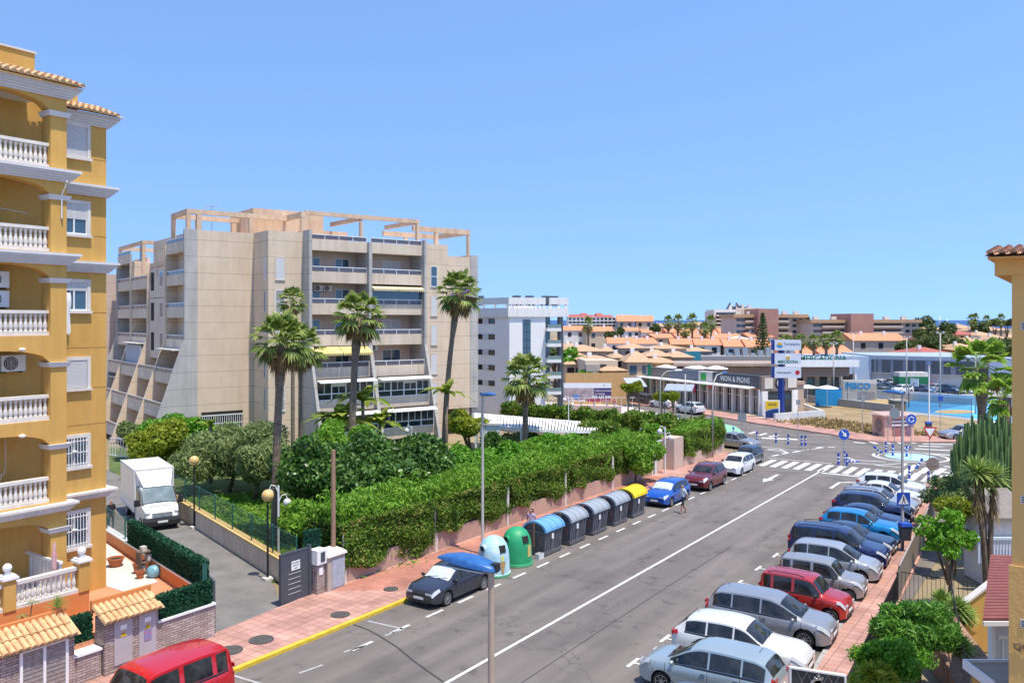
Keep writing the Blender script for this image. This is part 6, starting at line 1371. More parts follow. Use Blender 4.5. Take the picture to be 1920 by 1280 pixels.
person('person',(*G(1281,962)[:2],0),R(200),'man in white t-shirt and dark shorts crossing beside the bright blue car',1.76,SK,mat('white_tshirt',(.62,.66,.72),.85,var=.05),mat('navy_shorts',(.02,.025,.05),.85,var=.1),mat('short_grey_hair',(.30,.22,.18),.8,var=.1))
wm_=person('person',(*W(36.9,23.85)[:2],.12),R(-110),'woman with long dark hair in a patterned top behind the blue lidded container',1.66,SK,mat('patterned_top',(.25,.20,.35),.85,c2=(.7,.55,.6),scale=14),mat('blue_shorts',(.10,.16,.30),.85,var=.1),mat('dark_hair',(.02,.012,.01),.6,var=.1),'stand')
MB().hexa([(-.10,-.1,1.28),(-.03,-.1,1.28),(-.03,.1,1.28),(-.10,.1,1.28)],[(-.09,-.085,1.6),(.02,-.085,1.6),(.02,.085,1.6),(-.09,.085,1.6)]).build('hair',MT['dark_hair'],wm_)
person('person',(-21.9,46.3,0),R(-40),'person in a dark top standing beside the truck cab, half hidden',1.75,SK,mat('black_tshirt',(.02,.02,.025),.85,var=.1),M.darkgrey,MT['dark_hair'],'stand',False)
person('person',(*G(1152,770)[:2],0),R(30),'distant pedestrian in pink on the pavement right of the billboard',1.7,SK,mat('pink_top',(.55,.18,.18),.85,var=.1),mat('grey_trousers',(.4,.38,.38),.85,var=.1),MT['dark_hair'],'walk')
# ================= PLANTS
def fanpalm(loc,h,R_,label,tr=.20,lean=(0,0),nf=27,group='tall fan palms in the garden',dry=.35,leafn=26,src=None,hz=0,skirt=1.0,lm=None,fat=1):
    r=empty('fan_palm',loc,hz,label,'palm tree',group)
    n=12; path=[(lean[0]*(k/n)**2,lean[1]*(k/n)**2,h*k/n) for k in range(n+1)]
    MB().tube(path,[tr*1.35 if k==0 else (tr*(1.0-.25*k/n) if k<n-2 else tr*(1.15)) for k in range(n+1)],10).build('trunk',M.bark,r,smooth=True)
    top=Vector(path[-1])
    def fronds(cnt,elmin,elmax,Rr,name,m_,droop):
        b=MB()
        for i in range(cnt):
            az=2*PI*((i*.618)%1)+random.uniform(-.2,.2); el=elmin+(elmax-elmin)*((i+.5)/cnt)+random.uniform(-.08,.08)
            d=Vector((math.cos(az)*math.cos(el),math.sin(az)*math.cos(el),math.sin(el))); pl=Rr*random.uniform(.45,.6)
            up=Vector((0,0,1)); side=d.cross(up).normalized() if abs(d.z)<.98 else Vector((1,0,0)); nn=side.cross(d)
            c=top+d*pl+Vector((0,0,-.10*Rr*(1-el)));  b.tube([top,top+d*pl*.5+Vector((0,0,.03)),c],.018*max(1,R_/1.6),3,cap=False)
            fr=Rr*random.uniform(.45,.6); m=13
            for j in range(m):
                a=(-1.25+2.5*j/(m-1)); dd=(d*math.cos(a)+side*math.sin(a)); ln=fr*(1-.22*abs(a)/1.25); wv=.085*fr/.8*fat
                pv=nn.cross(dd)*wv; mid=c+dd*ln*.55+nn*.02; tip=c+dd*ln+Vector((0,0,-droop*fr*random.uniform(.3,.9)))
                q0=b.pt(c);q1=b.pt(mid-pv);q2=b.pt(tip);q3=b.pt(mid+pv); b.idx([q0,q1,q2,q3])
        return b.build(name,m_,r)
    fronds(nf,-.15,1.35,R_,'crown',lm or L.palm,.45)
    if dry: fronds(int(nf*dry*1.6),-1.25,-.25,R_*.72*skirt,'dry_fronds',L.palmdry,.7)
    fronds(int(nf*.3),-.6,.0,R_*.92,'drooping_fronds',lm or L.palm,.8)
    return r
def palm(u,Y,vtop,R_,label,**k):
    z=ZV(vtop,Y); x,y,_=AT(u,Y); return fanpalm((x-k.get('lean',(0,0))[0],y,0),z,R_,label,**k)
palm(529,43.5,640,1.75,'tallest near fan palm rising left of the dark rounded tree',tr=.24,lean=(.35,0))
palm(563,58,650,1.9,'fan palm just behind the nearest one, with brown hanging fronds',tr=.16,dry=.6)
palm(549,66,565,1.35,'small crowned tall palm standing above the two left palms',tr=.17,nf=20,dry=.2)
palm(672,56,594,2.0,'fan palm in front of the yellow awnings of the beige block',tr=.27,lean=(.5,0))
palm(860,63,548,2.0,'tallest leaning palm at the right corner of the beige block',tr=.22,lean=(1.1,0),dry=.7)
palm(985,68,708,2.3,'fan palm with heavy green crown left of the billboard',tr=.26,dry=.4)
def bigleaf(u,v,Y,h,label,n=16,ln=1.5,grp=None,name='banana_palm'):
    x,y,_=AT(u,Y); r=empty(name,(x,y,0),0,label,'palm plant',grp); z0=max(.3,ZV(v,Y)); 
    MB().tube([(0,0,0),(.05,.05,z0*.5),(0,0,z0)],[.15,.12,.12],8).build('trunk',M.bark,r,smooth=True)
    b=MB()
    for i in range(n):
        az=i*2.4; el=.25+1.1*((i*.37)%1); d=Vector((math.cos(az)*math.cos(el),math.sin(az)*math.cos(el),math.sin(el))); s_=Vector((-math.sin(az),math.cos(az),0)); l=ln*random.uniform(.75,1.1)
        P=[];m=6
        for k in range(m+1):
            t=k/m; c=Vector((0,0,z0))+d*l*t+Vector((0,0,-.55*l*t*t)); w_=l*.14*math.sin(PI*min(1,t*.92+.08))**.7*(0 if k==m else 1)
            P.append((b.pt(c-s_*w_+Vector((0,0,.04))),b.pt(c),b.pt(c+s_*w_+Vector((0,0,.04)))))
        for A,Bq in zip(P,P[1:]): b.idx([A[0],Bq[0],Bq[1],A[1]]); b.idx([A[1],Bq[1],Bq[2],A[2]])
    b.build('leaves',L.banana,r,smooth=False); return r
L.banana=leafmat('banana_leaf',(.16,.28,.03),(.46,.48,.08),.5,.45,)
bigleaf(680,752,58,4,'tall broad leaved banana palm beside the yellow awning palm',26,2.7); bigleaf(640,790,57,4,'lower banana palm clump, left of the taller one',28,3.0); bigleaf(712,795,58.5,4,'right hand yellowing banana palm near the glazed terrace',24,2.5); bigleaf(836,738,62,4,'slim banana palm at the right corner of the beige block',18,2.3); bigleaf(800,835,60,2,'low banana palm by the garden path',14,1.2); bigleaf(855,838,60,2,'short yellow striped banana palm before the small pool',14,1.1); bigleaf(395,800,60,3,'palm tuft showing above the pale garden tree',12,1.4)
def tree(name,u,v,Y,Rx,Rz,label,leafm,n=14,npc=1500,leaf=.13,rmin=.3,rmax=.5,trunk=.16,cat='tree',Ry=None,aspect=1.8,group=None,droop=0,extra=None,z0=0,shell=.6,jit=.55):
    x,y,_=AT(u,Y); zc=ZV(v,Y); r=empty(name,(x,y,0),0,label,cat,group); Ry=Ry or Rx
    cl=clumps(n,(Rx,Ry,Rz),(0,0,zc),rmin*Rx,rmax*Rx)+[((0,0,zc),(Rx*.55,Ry*.55,Rz*.55))]
    if extra: cl+=extra
    crown(cl,npc,leaf,leafm,r,aspect=aspect,droop=droop,shell=shell,jit=jit)
    b=MB(); b.tube([(0,0,z0),(.08*Rx,0,zc*.45),(0,0,zc*.8)],[trunk,trunk*.8,trunk*.6],8)
    for i in range(6): c,_r=cl[i]; b.tube([(0,0,zc*.45),(c[0]*.5,c[1]*.5,(zc*.6+c[2])*.5),(c[0]*.9,c[1]*.9,c[2])],[trunk*.6,trunk*.4,trunk*.15],6)
    b.build('trunk',M.wood,r,smooth=True); return r
tree('rounded_tree',730,898,46,3.7,2.75,'large dark glossy rounded tree, right and taller lobe',L.ficus,n=40,npc=1900,leaf=.15,rmin=.2,rmax=.36,Ry=3.6)
tree('rounded_tree',600,905,44,2.6,2.3,'dark glossy rounded tree, left lobe behind the timber pole',L.ficus,n=22,npc=1700,leaf=.145,rmin=.28,rmax=.45,Ry=2.6)
tree('garden_tree',430,858,57,3.5,2.6,'pale grey green feathery tree in front of the beige block',L.olive,n=26,npc=1500,leaf=.12,aspect=3.2,rmin=.25,rmax=.42,droop=.8)
tree('garden_tree',478,870,54,2.2,2.2,'pale feathery tree just left of the tall palm trunk',L.olive,n=16,npc=1400,leaf=.12,aspect=3.2,rmin=.28,rmax=.45,droop=.8)
tree('garden_tree',298,838,62,2.2,2.0,'yellow green leafy tree beside the truck',L.yell,n=16,npc=1300,leaf=.16)
tree('garden_tree',345,820,66,2.6,1.9,'mid green tree between the truck tree and the pale feathery tree',L.bright,n=14,npc=1100,leaf=.17)
tree('garden_tree',878,800,66,1.9,1.4,'small yellow green round tree behind the tall grey lamp',L.yell,n=12,npc=1000,leaf=.16)
tree('garden_tree',870,878,54,2.2,1.2,'bright green spreading tree right of the dark rounded tree',L.bright,n=16,npc=1400,leaf=.14)
tree('garden_tree',935,872,54,1.9,1.1,'bright green spreading tree behind the grey street lamp',L.bright,n=14,npc=1200,leaf=.14)
tree('garden_tree',1045,840,60,2.0,.75,'flat topped bright green umbrella tree behind the hedge',L.bright,n=14,npc=1200,leaf=.13)
tree('garden_shrub',925,838,63,.9,.8,'dark cycad like shrub behind the street lamp',L.ficus,n=8,npc=700,leaf=.2,aspect=3.5,cat='shrub')
for i,(u,v,Y,rx,lm,lab) in enumerate([(1000,868,56,1.6,L.hedge2,'bright shrub at the foot of the heavy crowned palm'),(1095,862,57,1.7,L.hedge2,'shrub mass under the umbrella tree'),(1150,835,62,1.8,L.hedge,'dark shrub mass left of the white double lamp'),(1190,855,60,1.8,L.hedge2,'tufted bright shrub before the white double lamp'),(1120,820,70,2.0,L.hedge,'shrub at the right end of the pergola'),(975,830,70,1.6,L.olive,'pale shrub beside the white garden fence'),(1215,828,66,1.5,L.hedge2,'pointed bright shrub by the tan gate'),(965,905,52,1.2,L.hedge2,'low shrub against the back of the street hedge'),(640,845,52,2.2,L.hedge2,'shrub behind the left lobe of the dark tree'),(560,985,39,1.2,L.hedge2,'bright feathery shrub behind the grey gate'),(900,912,50,1.3,L.hedge2,'feathery shrub right of the dark tree base'),(820,945,45,1.3,L.hedge2,'feathery shrub before the dark tree'),(690,965,41,1.5,L.hedge2,'feathery shrub below the dark tree'),(255,815,70,1.6,L.olive,'shrub at the corner of the side facade')]):
    tree('garden_shrub',u,v,Y,rx,rx*.75,lab,lm,n=9,npc=800,leaf=.13,aspect=2.6,cat='shrub',trunk=.08)
# right hand gardens
palm(1841,45,690,1.9,'bright fan palm at the right edge, left and taller one',tr=.26,dry=.08,group='fan palms at the right edge',nf=15,lm=L.palmb,fat=2.0)
palm(1884,41,745,1.35,'bright fan palm at the right edge, right and shorter one',tr=.24,dry=.08,group='fan palms at the right edge',nf=14,lm=L.palmb,fat=2.0)
# euphorbia
def euphorbia(u,Y,vtop,vbot,Rr,label):
    x,y,_=AT(u,Y); zt=ZV(vtop,Y); zb=max(0,ZV(vbot,Y)); r=empty('candelabra_cactus',(x,y,0),0,label,'cactus'); b=MB()
    b.tube([(0,0,0),(0,0,zb+.5)],[.3,.25],8)
    for i in range(85):
        a=i*2.399; rr=Rr*math.sqrt((i+.5)/85); px,py=rr*math.cos(a),rr*math.sin(a); top=zb+(zt-zb)*(1-.5*(rr/Rr)**2.6)*random.uniform(.86,1.03); z1=zb+.15+rr*.75
        path=[(px*.15,py*.15,zb*.8),(px*.7,py*.7,zb+.1+rr*.35),(px,py,z1+.2),(px*1.03,py*1.03,(z1+top)/2),(px*1.05,py*1.05,top)]
        th=.085
        pv=[Vector(p) for p in path]; rings=[]
        for k,p in enumerate(pv):
            s_=[th*.6,th*.9,th,th*1.05,th*.55][k]; rings.append([b.pt((p.x+s_*(1.25 if j%2==0 else .5)*math.cos(j*PI/4+a),p.y+s_*(1.25 if j%2==0 else .5)*math.sin(j*PI/4+a),p.z)) for j in range(8)])
        for A,Bq in zip(rings,rings[1:]):
            for j in range(8): b.idx([A[j],A[(j+1)%8],Bq[(j+1)%8],Bq[j]])
        b.idx(rings[-1])
    b.build('stems',L.cactus,r); return r
euphorbia(1853,40,768,945,1.55,'big candelabra cactus with many upright ribbed arms on the right')
def yucca(loc,h,label,heads,ln=.75,skirt=True,lm=None,cat='yucca',name='yucca'):
    r=empty(name,loc,0,label,cat); b=MB(); g=MB(); sk=MB()
    for (dx,dy,dz) in heads:
        b.tube([(0,0,0),(dx*.4,dy*.4,(h+dz)*.5),(dx,dy,h+dz)],[.13,.10,.09],7); c=Vector((dx,dy,h+dz))
        for i in range(110):
            az=i*2.399; el=-.45+1.9*(i/110); d=Vector((math.cos(az)*math.cos(el),math.sin(az)*math.cos(el),math.sin(el))); s_=Vector((-math.sin(az),math.cos(az),0))*.045; l=ln*random.uniform(.8,1.1)
            g.face([c-s_*.6,c+d*l*.5-s_*1.1+Vector((0,0,.02)),c+d*l+Vector((0,0,-.12*l)),c+d*l*.5+s_*1.1+Vector((0,0,.02))])
        if skirt:
            for i in range(70):
                az=i*2.399; z=random.uniform(-.1,-1.2); p=c+Vector((0,0,z)); d=Vector((math.cos(az)*.32,math.sin(az)*.32,-.75)); s_=Vector((-math.sin(az),math.cos(az),0))*.025
                sk.face([p-s_,p+d*.5-s_,p+d,p+d*.5+s_])
    b.build('trunk',M.wood,r,smooth=True); g.build('leaves',lm or L.yucca,r)
    if skirt: sk.build('dry_skirt',L.palmdry,r)
    return r
yucca((*AT(1853,33,0)[:2],.0),5.0,'tall yucca with two spiky heads and hanging brown skirt',[(-.45,0,.55),(.25,.1,.35),(-.1,.3,.1)],.85)
for u,v,Y,h,lab in ((1795,1068,29,1.6,'yellow green yucca tallest of the cluster below the dark tree'),(1752,1095,28.5,1.1,'yucca at the left of the cluster behind the timber fence'),(1800,1105,27,1.0,'yucca at the front of the cluster above the steps'),(1765,1060,31,1.2,'yucca at the back of the cluster under the tree trunk')):
    yucca((*AT(u,Y)[:2],0),h,lab,[(0,0,0),(.35,.2,-.3)],.62,False)
tree('garden_tree',1778,1012,32.5,1.15,1.2,'dark green dense tree with bare curved trunk beside the litter bin lamp',L.bright,n=34,npc=420,leaf=.10,trunk=.10,rmin=.14,rmax=.34,shell=.1,jit=.85)
tree('garden_tree',1800,925,46,1.9,1.2,'loose yellow green tree behind the stop sign post',L.olive,n=18,npc=700,leaf=.13,trunk=.12,shell=.2,rmin=.2,rmax=.35)
tree('garden_tree',1862,955,42,1.3,1.1,'dark leafy shrub under the spiky yucca heads',L.ficus,n=10,npc=900,leaf=.12,trunk=.1)
tree('garden_shrub',1790,962,38,1.0,.9,'loose yellowish shrub by the pavement end',L.yell,n=9,npc=900,leaf=.08,cat='shrub',trunk=.05)
tree('garden_tree',1720,1188,26.5,1.25,.92,'big glossy oleander bush beside the right pavement',L.oleander,n=50,npc=760,leaf=.055,aspect=5.5,trunk=.09,rmin=.2,rmax=.36,shell=.3,jit=.9)
tree('garden_shrub',1676,1250,23.5,1.1,.7,'dark green rounded bush at the bottom right',L.bright,n=40,npc=620,leaf=.06,cat='shrub',trunk=.07,rmin=.2,rmax=.36,shell=.3,jit=.85)
tree('garden_shrub',1638,1290,21,.75,.5,'yellow green leafy plant cut by the bottom edge',L.yell,n=10,npc=700,leaf=.09,aspect=3,cat='shrub',trunk=.05)
tree('garden_shrub',1845,1015,38,1.1,.9,'shrub behind the white balcony of the right house',L.olive,n=9,npc=900,leaf=.08,cat='shrub',trunk=.05)
# fence, railings and small house parts on the right
def frt(s): return kr(s)-1.42
b=MB(); r=empty('bamboo_fence',W(0,0),ANG,'brown bamboo screen fence along the right pavement','fence')
x=37.6
while x<58: 
    h=1.42+random.uniform(-.03,.03); b.box(x,x+.055,frt(x)-.03,frt(x)+.0,0,h,0); x+=.06
b.build('bamboo_screen',mat('weathered_bamboo',(.13,.10,.075),.9,c2=(.26,.21,.16),scale=9,stretch=(6,6,.3)),r)
b=MB(); b.tube([(37.6,frt(37.6)-.05,1.46),(58,frt(58)-.05,1.46)],.025,6); b.build('top_rail',M.lamppole,r)
r=empty('metal_fence',W(0,0),ANG,'black metal railing between the right pavement and the big bush','fence')
b=MB(); x=24.0
while x<37.4: b.tube([(x,frt(x),0),(x,frt(x),1.15)],.010,4); x+=.13
for z in (.15,1.12): b.tube([(24,frt(24),z),(37.4,frt(37.4),z)],.018,5)
for x in (24,28.5,33,37.4): b.box(x-.03,x+.03,frt(x)-.03,frt(x)+.03,0,1.25)
b.build('railing',M.black,r)
r=empty('stair_railing',W(37.5,6.3),ANG-PI/2,'black metal railing running from the pavement to the maroon awning','railing')
b=MB()
for k in range(30): b.tube([(k*.16,0,.1),(k*.16,0,1.25)],.009,4)
for z in (.1,1.25): b.tube([(0,0,z),(4.7,0,z)],.02,5)
b.build('railing',M.black,r)
# right house annexes
r=empty('maroon_awning',AT(1872,24,0),0,'ribbed maroon awning roof against the ochre house','awning')
def hex_uv(mb,c,th=.05,m=0): mb.hexa([(x,y,z-th) for x,y,z in c],[(x,y,z) for x,y,z in c],m)
def rel(u,v,Y,u0=1872,Y0=24): x,y,_=AT(u,Y); x0,y0,_=AT(u0,Y0); return (x-x0,y-y0,ZV(v,Y))
P=[rel(1843,1158,23.0),rel(1925,1158,23.0),rel(1925,1040,26.5),rel(1857,1038,26.5)]
b=MB(); n=22
for k in range(n):
    f0=k/n;f1=(k+.82)/n; L_=lambda a,c,t:tuple(a[i]+(c[i]-a[i])*t for i in range(3))
    hex_uv(b,[L_(P[0],P[3],f0),L_(P[1],P[2],f0),L_(P[1],P[2],f1),L_(P[0],P[3],f1)],.04)
b.build('slats',mat('maroon_paint',(.17,.045,.035),.55,c2=(.23,.07,.055),scale=2),r)
b=MB(); hex_uv(b,[(x,y,z-.045) for x,y,z in P],.03); b.build('awning_board',mat('maroon_dark',(.08,.02,.018),.7),r)
MB().box(P[0][0],P[0][0]+2.5,P[0][1]-.05,P[0][1]+.0,P[0][2]-.2,P[0][2]-.08).build('front_beam',M.whitep,r)
r=empty('white_porch',AT(1885,23.3,0),0,'white glazed porch wall under the maroon awning','porch'); MB().box(-.32,1.2,0,.1,0,3.25).build('panel',mat('porch_white',(.60,.61,.66),.6,var=.05),r)
b=MB(); b.box(-.4,-.3,-.05,.15,0,3.3); b.box(-.2,1.2,-.02,-.003,2.75,2.85); b.box(-.1,-.04,-.02,-.003,.2,2.7); b.box(-.2,1.2,-.02,-.0029,.1,.2); b.build('frame',M.whitep,r)
r=empty('porch_roof',AT(1862,19.5,0),0,'flat grey porch roof with white edge at the bottom right corner','roof'); zt=ZV(1245,19.8); MB().box(-.4,1.2,-.8,.4,zt-.1,zt).build('slab',mat('grey_render',(.30,.25,.20),.9,c2=(.38,.33,.28),scale=2),r); b=MB(); b.box(-.46,-.401,-.8,.46,zt-.15,zt+.07); b.box(-.4,1.2,.401,.46,zt-.15,zt+.069); b.build('edge_trim',M.whitep,r)
MB().box(-.3,1.2,-.75,.35,0,zt-.101).build('wall',M.ochre,r)
r=empty('garden_steps',AT(1800,26,0),0,'brown tiled terrace and ramp behind the big bush','terrace'); tlm=brickmat('brown_tiles',(.20,.09,.05),(.28,.14,.08),(.30,.25,.2),.16,.08,.006,var=.25)
b=MB(); b.hexa([(-.6,-1.6,0),(1.15,-1.6,0),(1.3,2.8,0),(.2,2.8,0)],[(-.6,-1.6,.3),(1.15,-1.6,.3),(1.3,2.8,1.5),(.2,2.8,1.5)]); b.build('ramp',tlm,r)
MB().box(-1.2,1.0,-2.2,-1.65,0,.9).build('retaining_wall',M.ochre,r)
b=MB(); b.tube([(-.6,-1.6,1.3),(1.2,2.8,2.5)],.02,5)
for k in range(12): t=k/11; x=-.6+1.8*t;y=-1.6+4.4*t; b.tube([(x,y,.3+1.2*t),(x,y,1.3+1.2*t)],.008,4)
b.build('handrail',M.black,r)
r=empty('white_cabinet',(*AT(1843,25,0)[:2],.3),0,'small white metal cabinet standing on the brown tiles','cabinet'); MB().box(-.16,.16,-.14,.14,.0,.85).build('casing',M.whitep,r); MB().hexa([(-.18,-.17,.85),(.18,-.17,.85),(.18,.16,.85),(-.18,.16,.85)],[(-.18,-.17,.87),(.18,-.17,.87),(.18,.16,.98),(-.18,.16,.98)]).build('lid',M.whitep,r)
r=empty('garden_wall',AT(1835,29.5,0),0,'low ochre stair wall with pale coping under the dark tree','wall'); MB().prism([(-1.2,0),(.6,0),(.6,2.5),(-1.2,1.1)],-.1,.1,'y').build('masonry',M.ochre,r); MB().hexa([(-1.25,-.16,1.1),(.6,-.16,2.5),(.6,.16,2.5),(-1.25,.16,1.1)],[(-1.25,-.16,1.18),(.6,-.16,2.58),(.6,.16,2.58),(-1.25,.16,1.18)]).build('coping',M.trim,r)
r=empty('balcony_annex',AT(1886,36,0),0,'white balustered balcony and grey lean-to roof behind the yucca','balcony'); b=MB(); [b.box(-1.2+k*.13,-1.12+k*.13,-.05,.0,1.2,2.2) for k in range(14)]; b.box(-1.25,1,-.1,.05,2.2,2.3); b.build('balustrade',mat('pale_blue_white',(.50,.56,.66),.6,var=.05),r); MB().hexa([(-.6,0,3.0),(1.5,0,3.0),(1.5,2.5,3.8),(-.2,2.5,3.8)],[(-.6,0,3.1),(1.5,0,3.1),(1.5,2.5,3.9),(-.2,2.5,3.9)]).build('lean_to_roof',mat('grey_boards',(.22,.19,.17),.9,var=.2,scale=6),r); MB().box(-.5,1.5,.2,2.4,0,2.99).build('wall',M.trim,r)
r=empty('hanging_sign',(*AT(1522,13.6,0)[:2],0),0,'black and silver quilted sign board with a crest, cut by the bottom edge','sign'); zt=ZV(1252,13.6)
g=.0; b=MB(); b.hexa([(-.33,0,zt-.6),(.42,-.25,zt-.72),(.42,-.21,zt-.72),(-.33,.04,zt-.6)],[(-.33,0,zt),(.42,-.25,zt-.03),(.42,-.21,zt-.03),(-.33,.04,zt)]); b.build('board',mat('quilted_black',(.02,.02,.025),.35,c2=(.05,.045,.05),scale=9),r)
b=MB(); b.hexa([(-.36,-.015,zt),(.45,-.275,zt-.03),(.45,-.2,zt-.03),(-.36,.05,zt)],[(-.36,-.015,zt+.025),(.45,-.275,zt-.005),(.45,-.2,zt-.005),(-.36,.05,zt+.025)]); b.hexa([(-.36,-.015,zt-.6),(-.331,-.02,zt-.6),(-.331,.05,zt-.6),(-.36,.05,zt-.6)],[(-.36,-.015,zt),(-.331,-.02,zt),(-.331,.05,zt),(-.36,.05,zt)]); b.hexa([(.421,-.27,zt-.7),(.45,-.275,zt-.7),(.45,-.2,zt-.7),(.421,-.2,zt-.7)],[(.421,-.27,zt-.03),(.45,-.275,zt-.03),(.45,-.2,zt-.03),(.421,-.2,zt-.03)]); b.build('frame',M.trim,r)
b=MB(); sx=lambda t:(-.33+.75*t,-.25*t-.006)
for k in range(5):
    for sgn in (1,-1):
        t0=.1+.2*k; t1=t0+.25*sgn
        if 0<=t1<=1: x0,y0=sx(t0);x1,y1=sx(t1); b.tube([(x0,y0,zt-.02-.03*t0),(x1,y1,zt-.42)],.004,4)
x0,y0=sx(.52); b.lathe([(.14,-.012),(.15,0),(.11,-.012)],20,(x0,y0,zt-.24),ax='y'); b.lathe([(.05,-.016),(.06,0)],12,(x0,y0,zt-.24),ax='y'); [b.ell((x0+dx,y0-.01,zt-.10+dz),(.025,.01,.03)) for dx,dz in ((-.06,0),(0,.03),(.06,0))]
b.build('crest',mat('silver_relief',(.35,.32,.30),.35,metal=.6,var=.2,scale=20),r)
MB().box(-.02,.02,-.02,.02,0,zt-.55).build('post',M.black,r)
r.location.z=0
# ================= FAR FIELD
# pergola, garden fence
r=empty('pergola',(0,0,0),0,'long white slatted pergola roof beyond the garden hedge','pergola')
n=44
def PG(t,w): return G(893+262*t,776+21*t,2.7) if w==0 else G(893+257*t,795+12*t+6*math.sin(t*PI),2.7)
for k in range(n):
    t=k/(n-1); a=Vector(PG(t,0)); c=Vector(PG(t,1)); d2=(c-a).normalized(); nn=Vector((-d2.y,d2.x,0))*.17; MB().hexa([a-nn,a+nn,c+nn,c-nn],[a-nn+Vector((0,0,.1)),a+nn+Vector((0,0,.1)),c+nn+Vector((0,0,.1)),c-nn+Vector((0,0,.1))]).build('slat',M.white,r)
for t in (0,.33,.66,1): 
    for p in (PG(t,0),PG(t,1)): MB().box(p[0]-.12,p[0]+.12,p[1]-.12,p[1]+.12,0,2.69).build('post',M.white,r)
for w_ in (0,1):
    b=MB(); b.tube([Vector(PG(k/8,w_))-Vector((0,0,.1)) for k in range(9)],.09,5); b.build('side_beam',M.white,r)
def railfence(a,c,h,label,m_,sp=.35):
    a=Vector(a[:2]);c=Vector(c[:2]); d=c-a; r=empty('garden_railing',(a.x,a.y,0),math.atan2(d.y,d.x),label,'fence'); b=MB(); k=0
    while k*sp<d.length: b.box(k*sp,k*sp+.05,-.02,.02,0,h); k+=1
    b.box(0,d.length,-.025,.025,h-.06,h+.003); b.box(0,d.length,-.025,.025,.1,.16); b.build('railing',m_,r); return r
railfence(G(905,824),G(975,838),1.7,'white railing round the small garden court',M.whitep); railfence(G(1200,850),G(1265,866),2.2,'white railing behind the tan gate',M.whitep)
railfence(G(206,855),G(262,862),1.6,'grey white railing behind the truck',M.whitep)
railfence(G(905,752),G(1060,770),1.1,'dark railing on the ramp wall before the white block',M.darkgrey,.5)
seglocal('ramp_wall',G(915,800),G(1040,826),0,1.2,.3,MT['tan_plaster'],'curved tan retaining wall by the pergola','wall')
seglocal('ramp_wall',G(870,768),G(1165,775),0,.9,.3,mat('pinkish_wall',(.48,.36,.34),.9,var=.08),'low pinkish pavement wall in front of the white block','wall')
b=MB(); b.prism([G(935,905)[:2],G(950,900)[:2],G(965,897)[:2],G(955,890)[:2],G(935,893)[:2]],.0,.05); o=b.build('swimming_pool',mat('pool_water',(.05,.35,.65),.1,var=.1)); struct(o); o.name='pool_water'
MB().box(0,1.6,0,1.6,0,.001)
r=empty('ventilation_tower',AT(912,66,0),0,'square white pier beside the tall palm left of the pergola','pier'); MB().box(-.5,1.0,-.5,.8,0,3.4).build('shaft',M.greytrim,r); MB().box(-.6,1.1,-.6,.9,3.4,3.55).build('cap',M.trim,r)
for u,Y,lab in ((553,70,'blue recycling bin beside the palm base'),(566,70,'green recycling bin beside the blue one')):
    r=empty('wheelie_bin',AT(u,Y,0),0,lab,'bin'); MB().hexa([(-.25,-.25,.1),(.25,-.25,.1),(.25,.25,.1),(-.25,.25,.1)],[(-.3,-.3,.95),(.3,-.3,.95),(.3,.3,.95),(-.3,.3,.95)]).build('tub',mat('bin_'+lab[:4],(.02,.2,.6) if 'blue r' in lab else (.01,.12,.06),.5,var=.1),r); MB().hexa([(-.32,-.34,.95),(.32,-.34,.95),(.32,.32,.95),(-.32,.32,.95)],[(-.28,-.3,1.02),(.28,-.3,1.02),(.28,.32,1.1),(-.28,.32,1.1)]).build('lid',M.plastic,r)
# billboard
Yb=112; sB=Yb/FPX; x0,y0,_=AT(1057,Yb); r=empty('billboard',(x0,y0,0),0,'wide purple and white real estate billboard with a phone number beside the white block','billboard'); w_=89*sB; zt=ZV(718,Yb); zb=ZV(752.5,Yb)
pn=MB().box(0,w_,-.1,.1,zb,zt).build('panel',mat('billboard_white',(.72,.74,.78),.5,var=.03),r)
MB().box(0,w_,-.115,-.103,zb,zt-(9*sB)).build('aerial_photo',mat('aerial_picture',(.12,.08,.13),.6,c2=(.50,.42,.42),scale=1.1,detail=10),pn)
MB().box(w_*.64,w_,-.13,-.117,zb,zt-9*sB).build('purple_field',mat('purple',(.045,.02,.13),.5,var=.08),pn); MB().box(w_*.5,w_,-.14,-.131,zb,zb+5*sB).build('red_strip',mat('crimson',(.35,.03,.08),.5,var=.08),pn)
MB().prism([(w_*.17,zb),(w_*.14,zb+12*sB),(w_*.20,zb+4*sB),(w_*.3,zb+2*sB),(w_*.42,zb+4*sB),(w_*.48,zb)],-.135,-.117,'y').build('picture_roads',M.trim,pn); MB().ell((w_*.26,-.12,zb+9*sB),(w_*.07,.01,.3)).build('picture_roof',mat('picture_blue',(.08,.2,.5),.5),pn)
tw_=M.whitep
for k,(t_,sz) in enumerate((('TERRENOS INDUSTRIALES',.30),('EN TORREVIEJA',.30),('www.solares.es',.24))): text(t_,sz,tw_,pn,(w_*.66,-.14,zt-13*sB-.42*k-.1),(PI/2,0,0),align='LEFT',sx=.62)
text('900 130 044',.62,tw_,pn,(w_*.99,-.15,zb+8.3*sB),(PI/2,0,0),align='RIGHT',sx=.8,fat=.01); text('informacion',.26,tw_,pn,(w_*.97,-.15,zb+2.4*sB),(PI/2,0,0),align='RIGHT',sx=.9)
MB().box(w_*.84,w_*.86,-.12,-.101,zt-5*sB,zt-3*sB).build('emblem',M.darkgrey,pn)
for k in range(4): x=w_*(.1+.27*k); MB().box(x-.1,x+.1,.1,.3,0,zt-.3).build('post',M.steel,r)
railfence((x0-3,y0-1.5),(x0+w_+3,y0-1),1.4,'grey panel fence under the billboard',M.greytrim,.7)
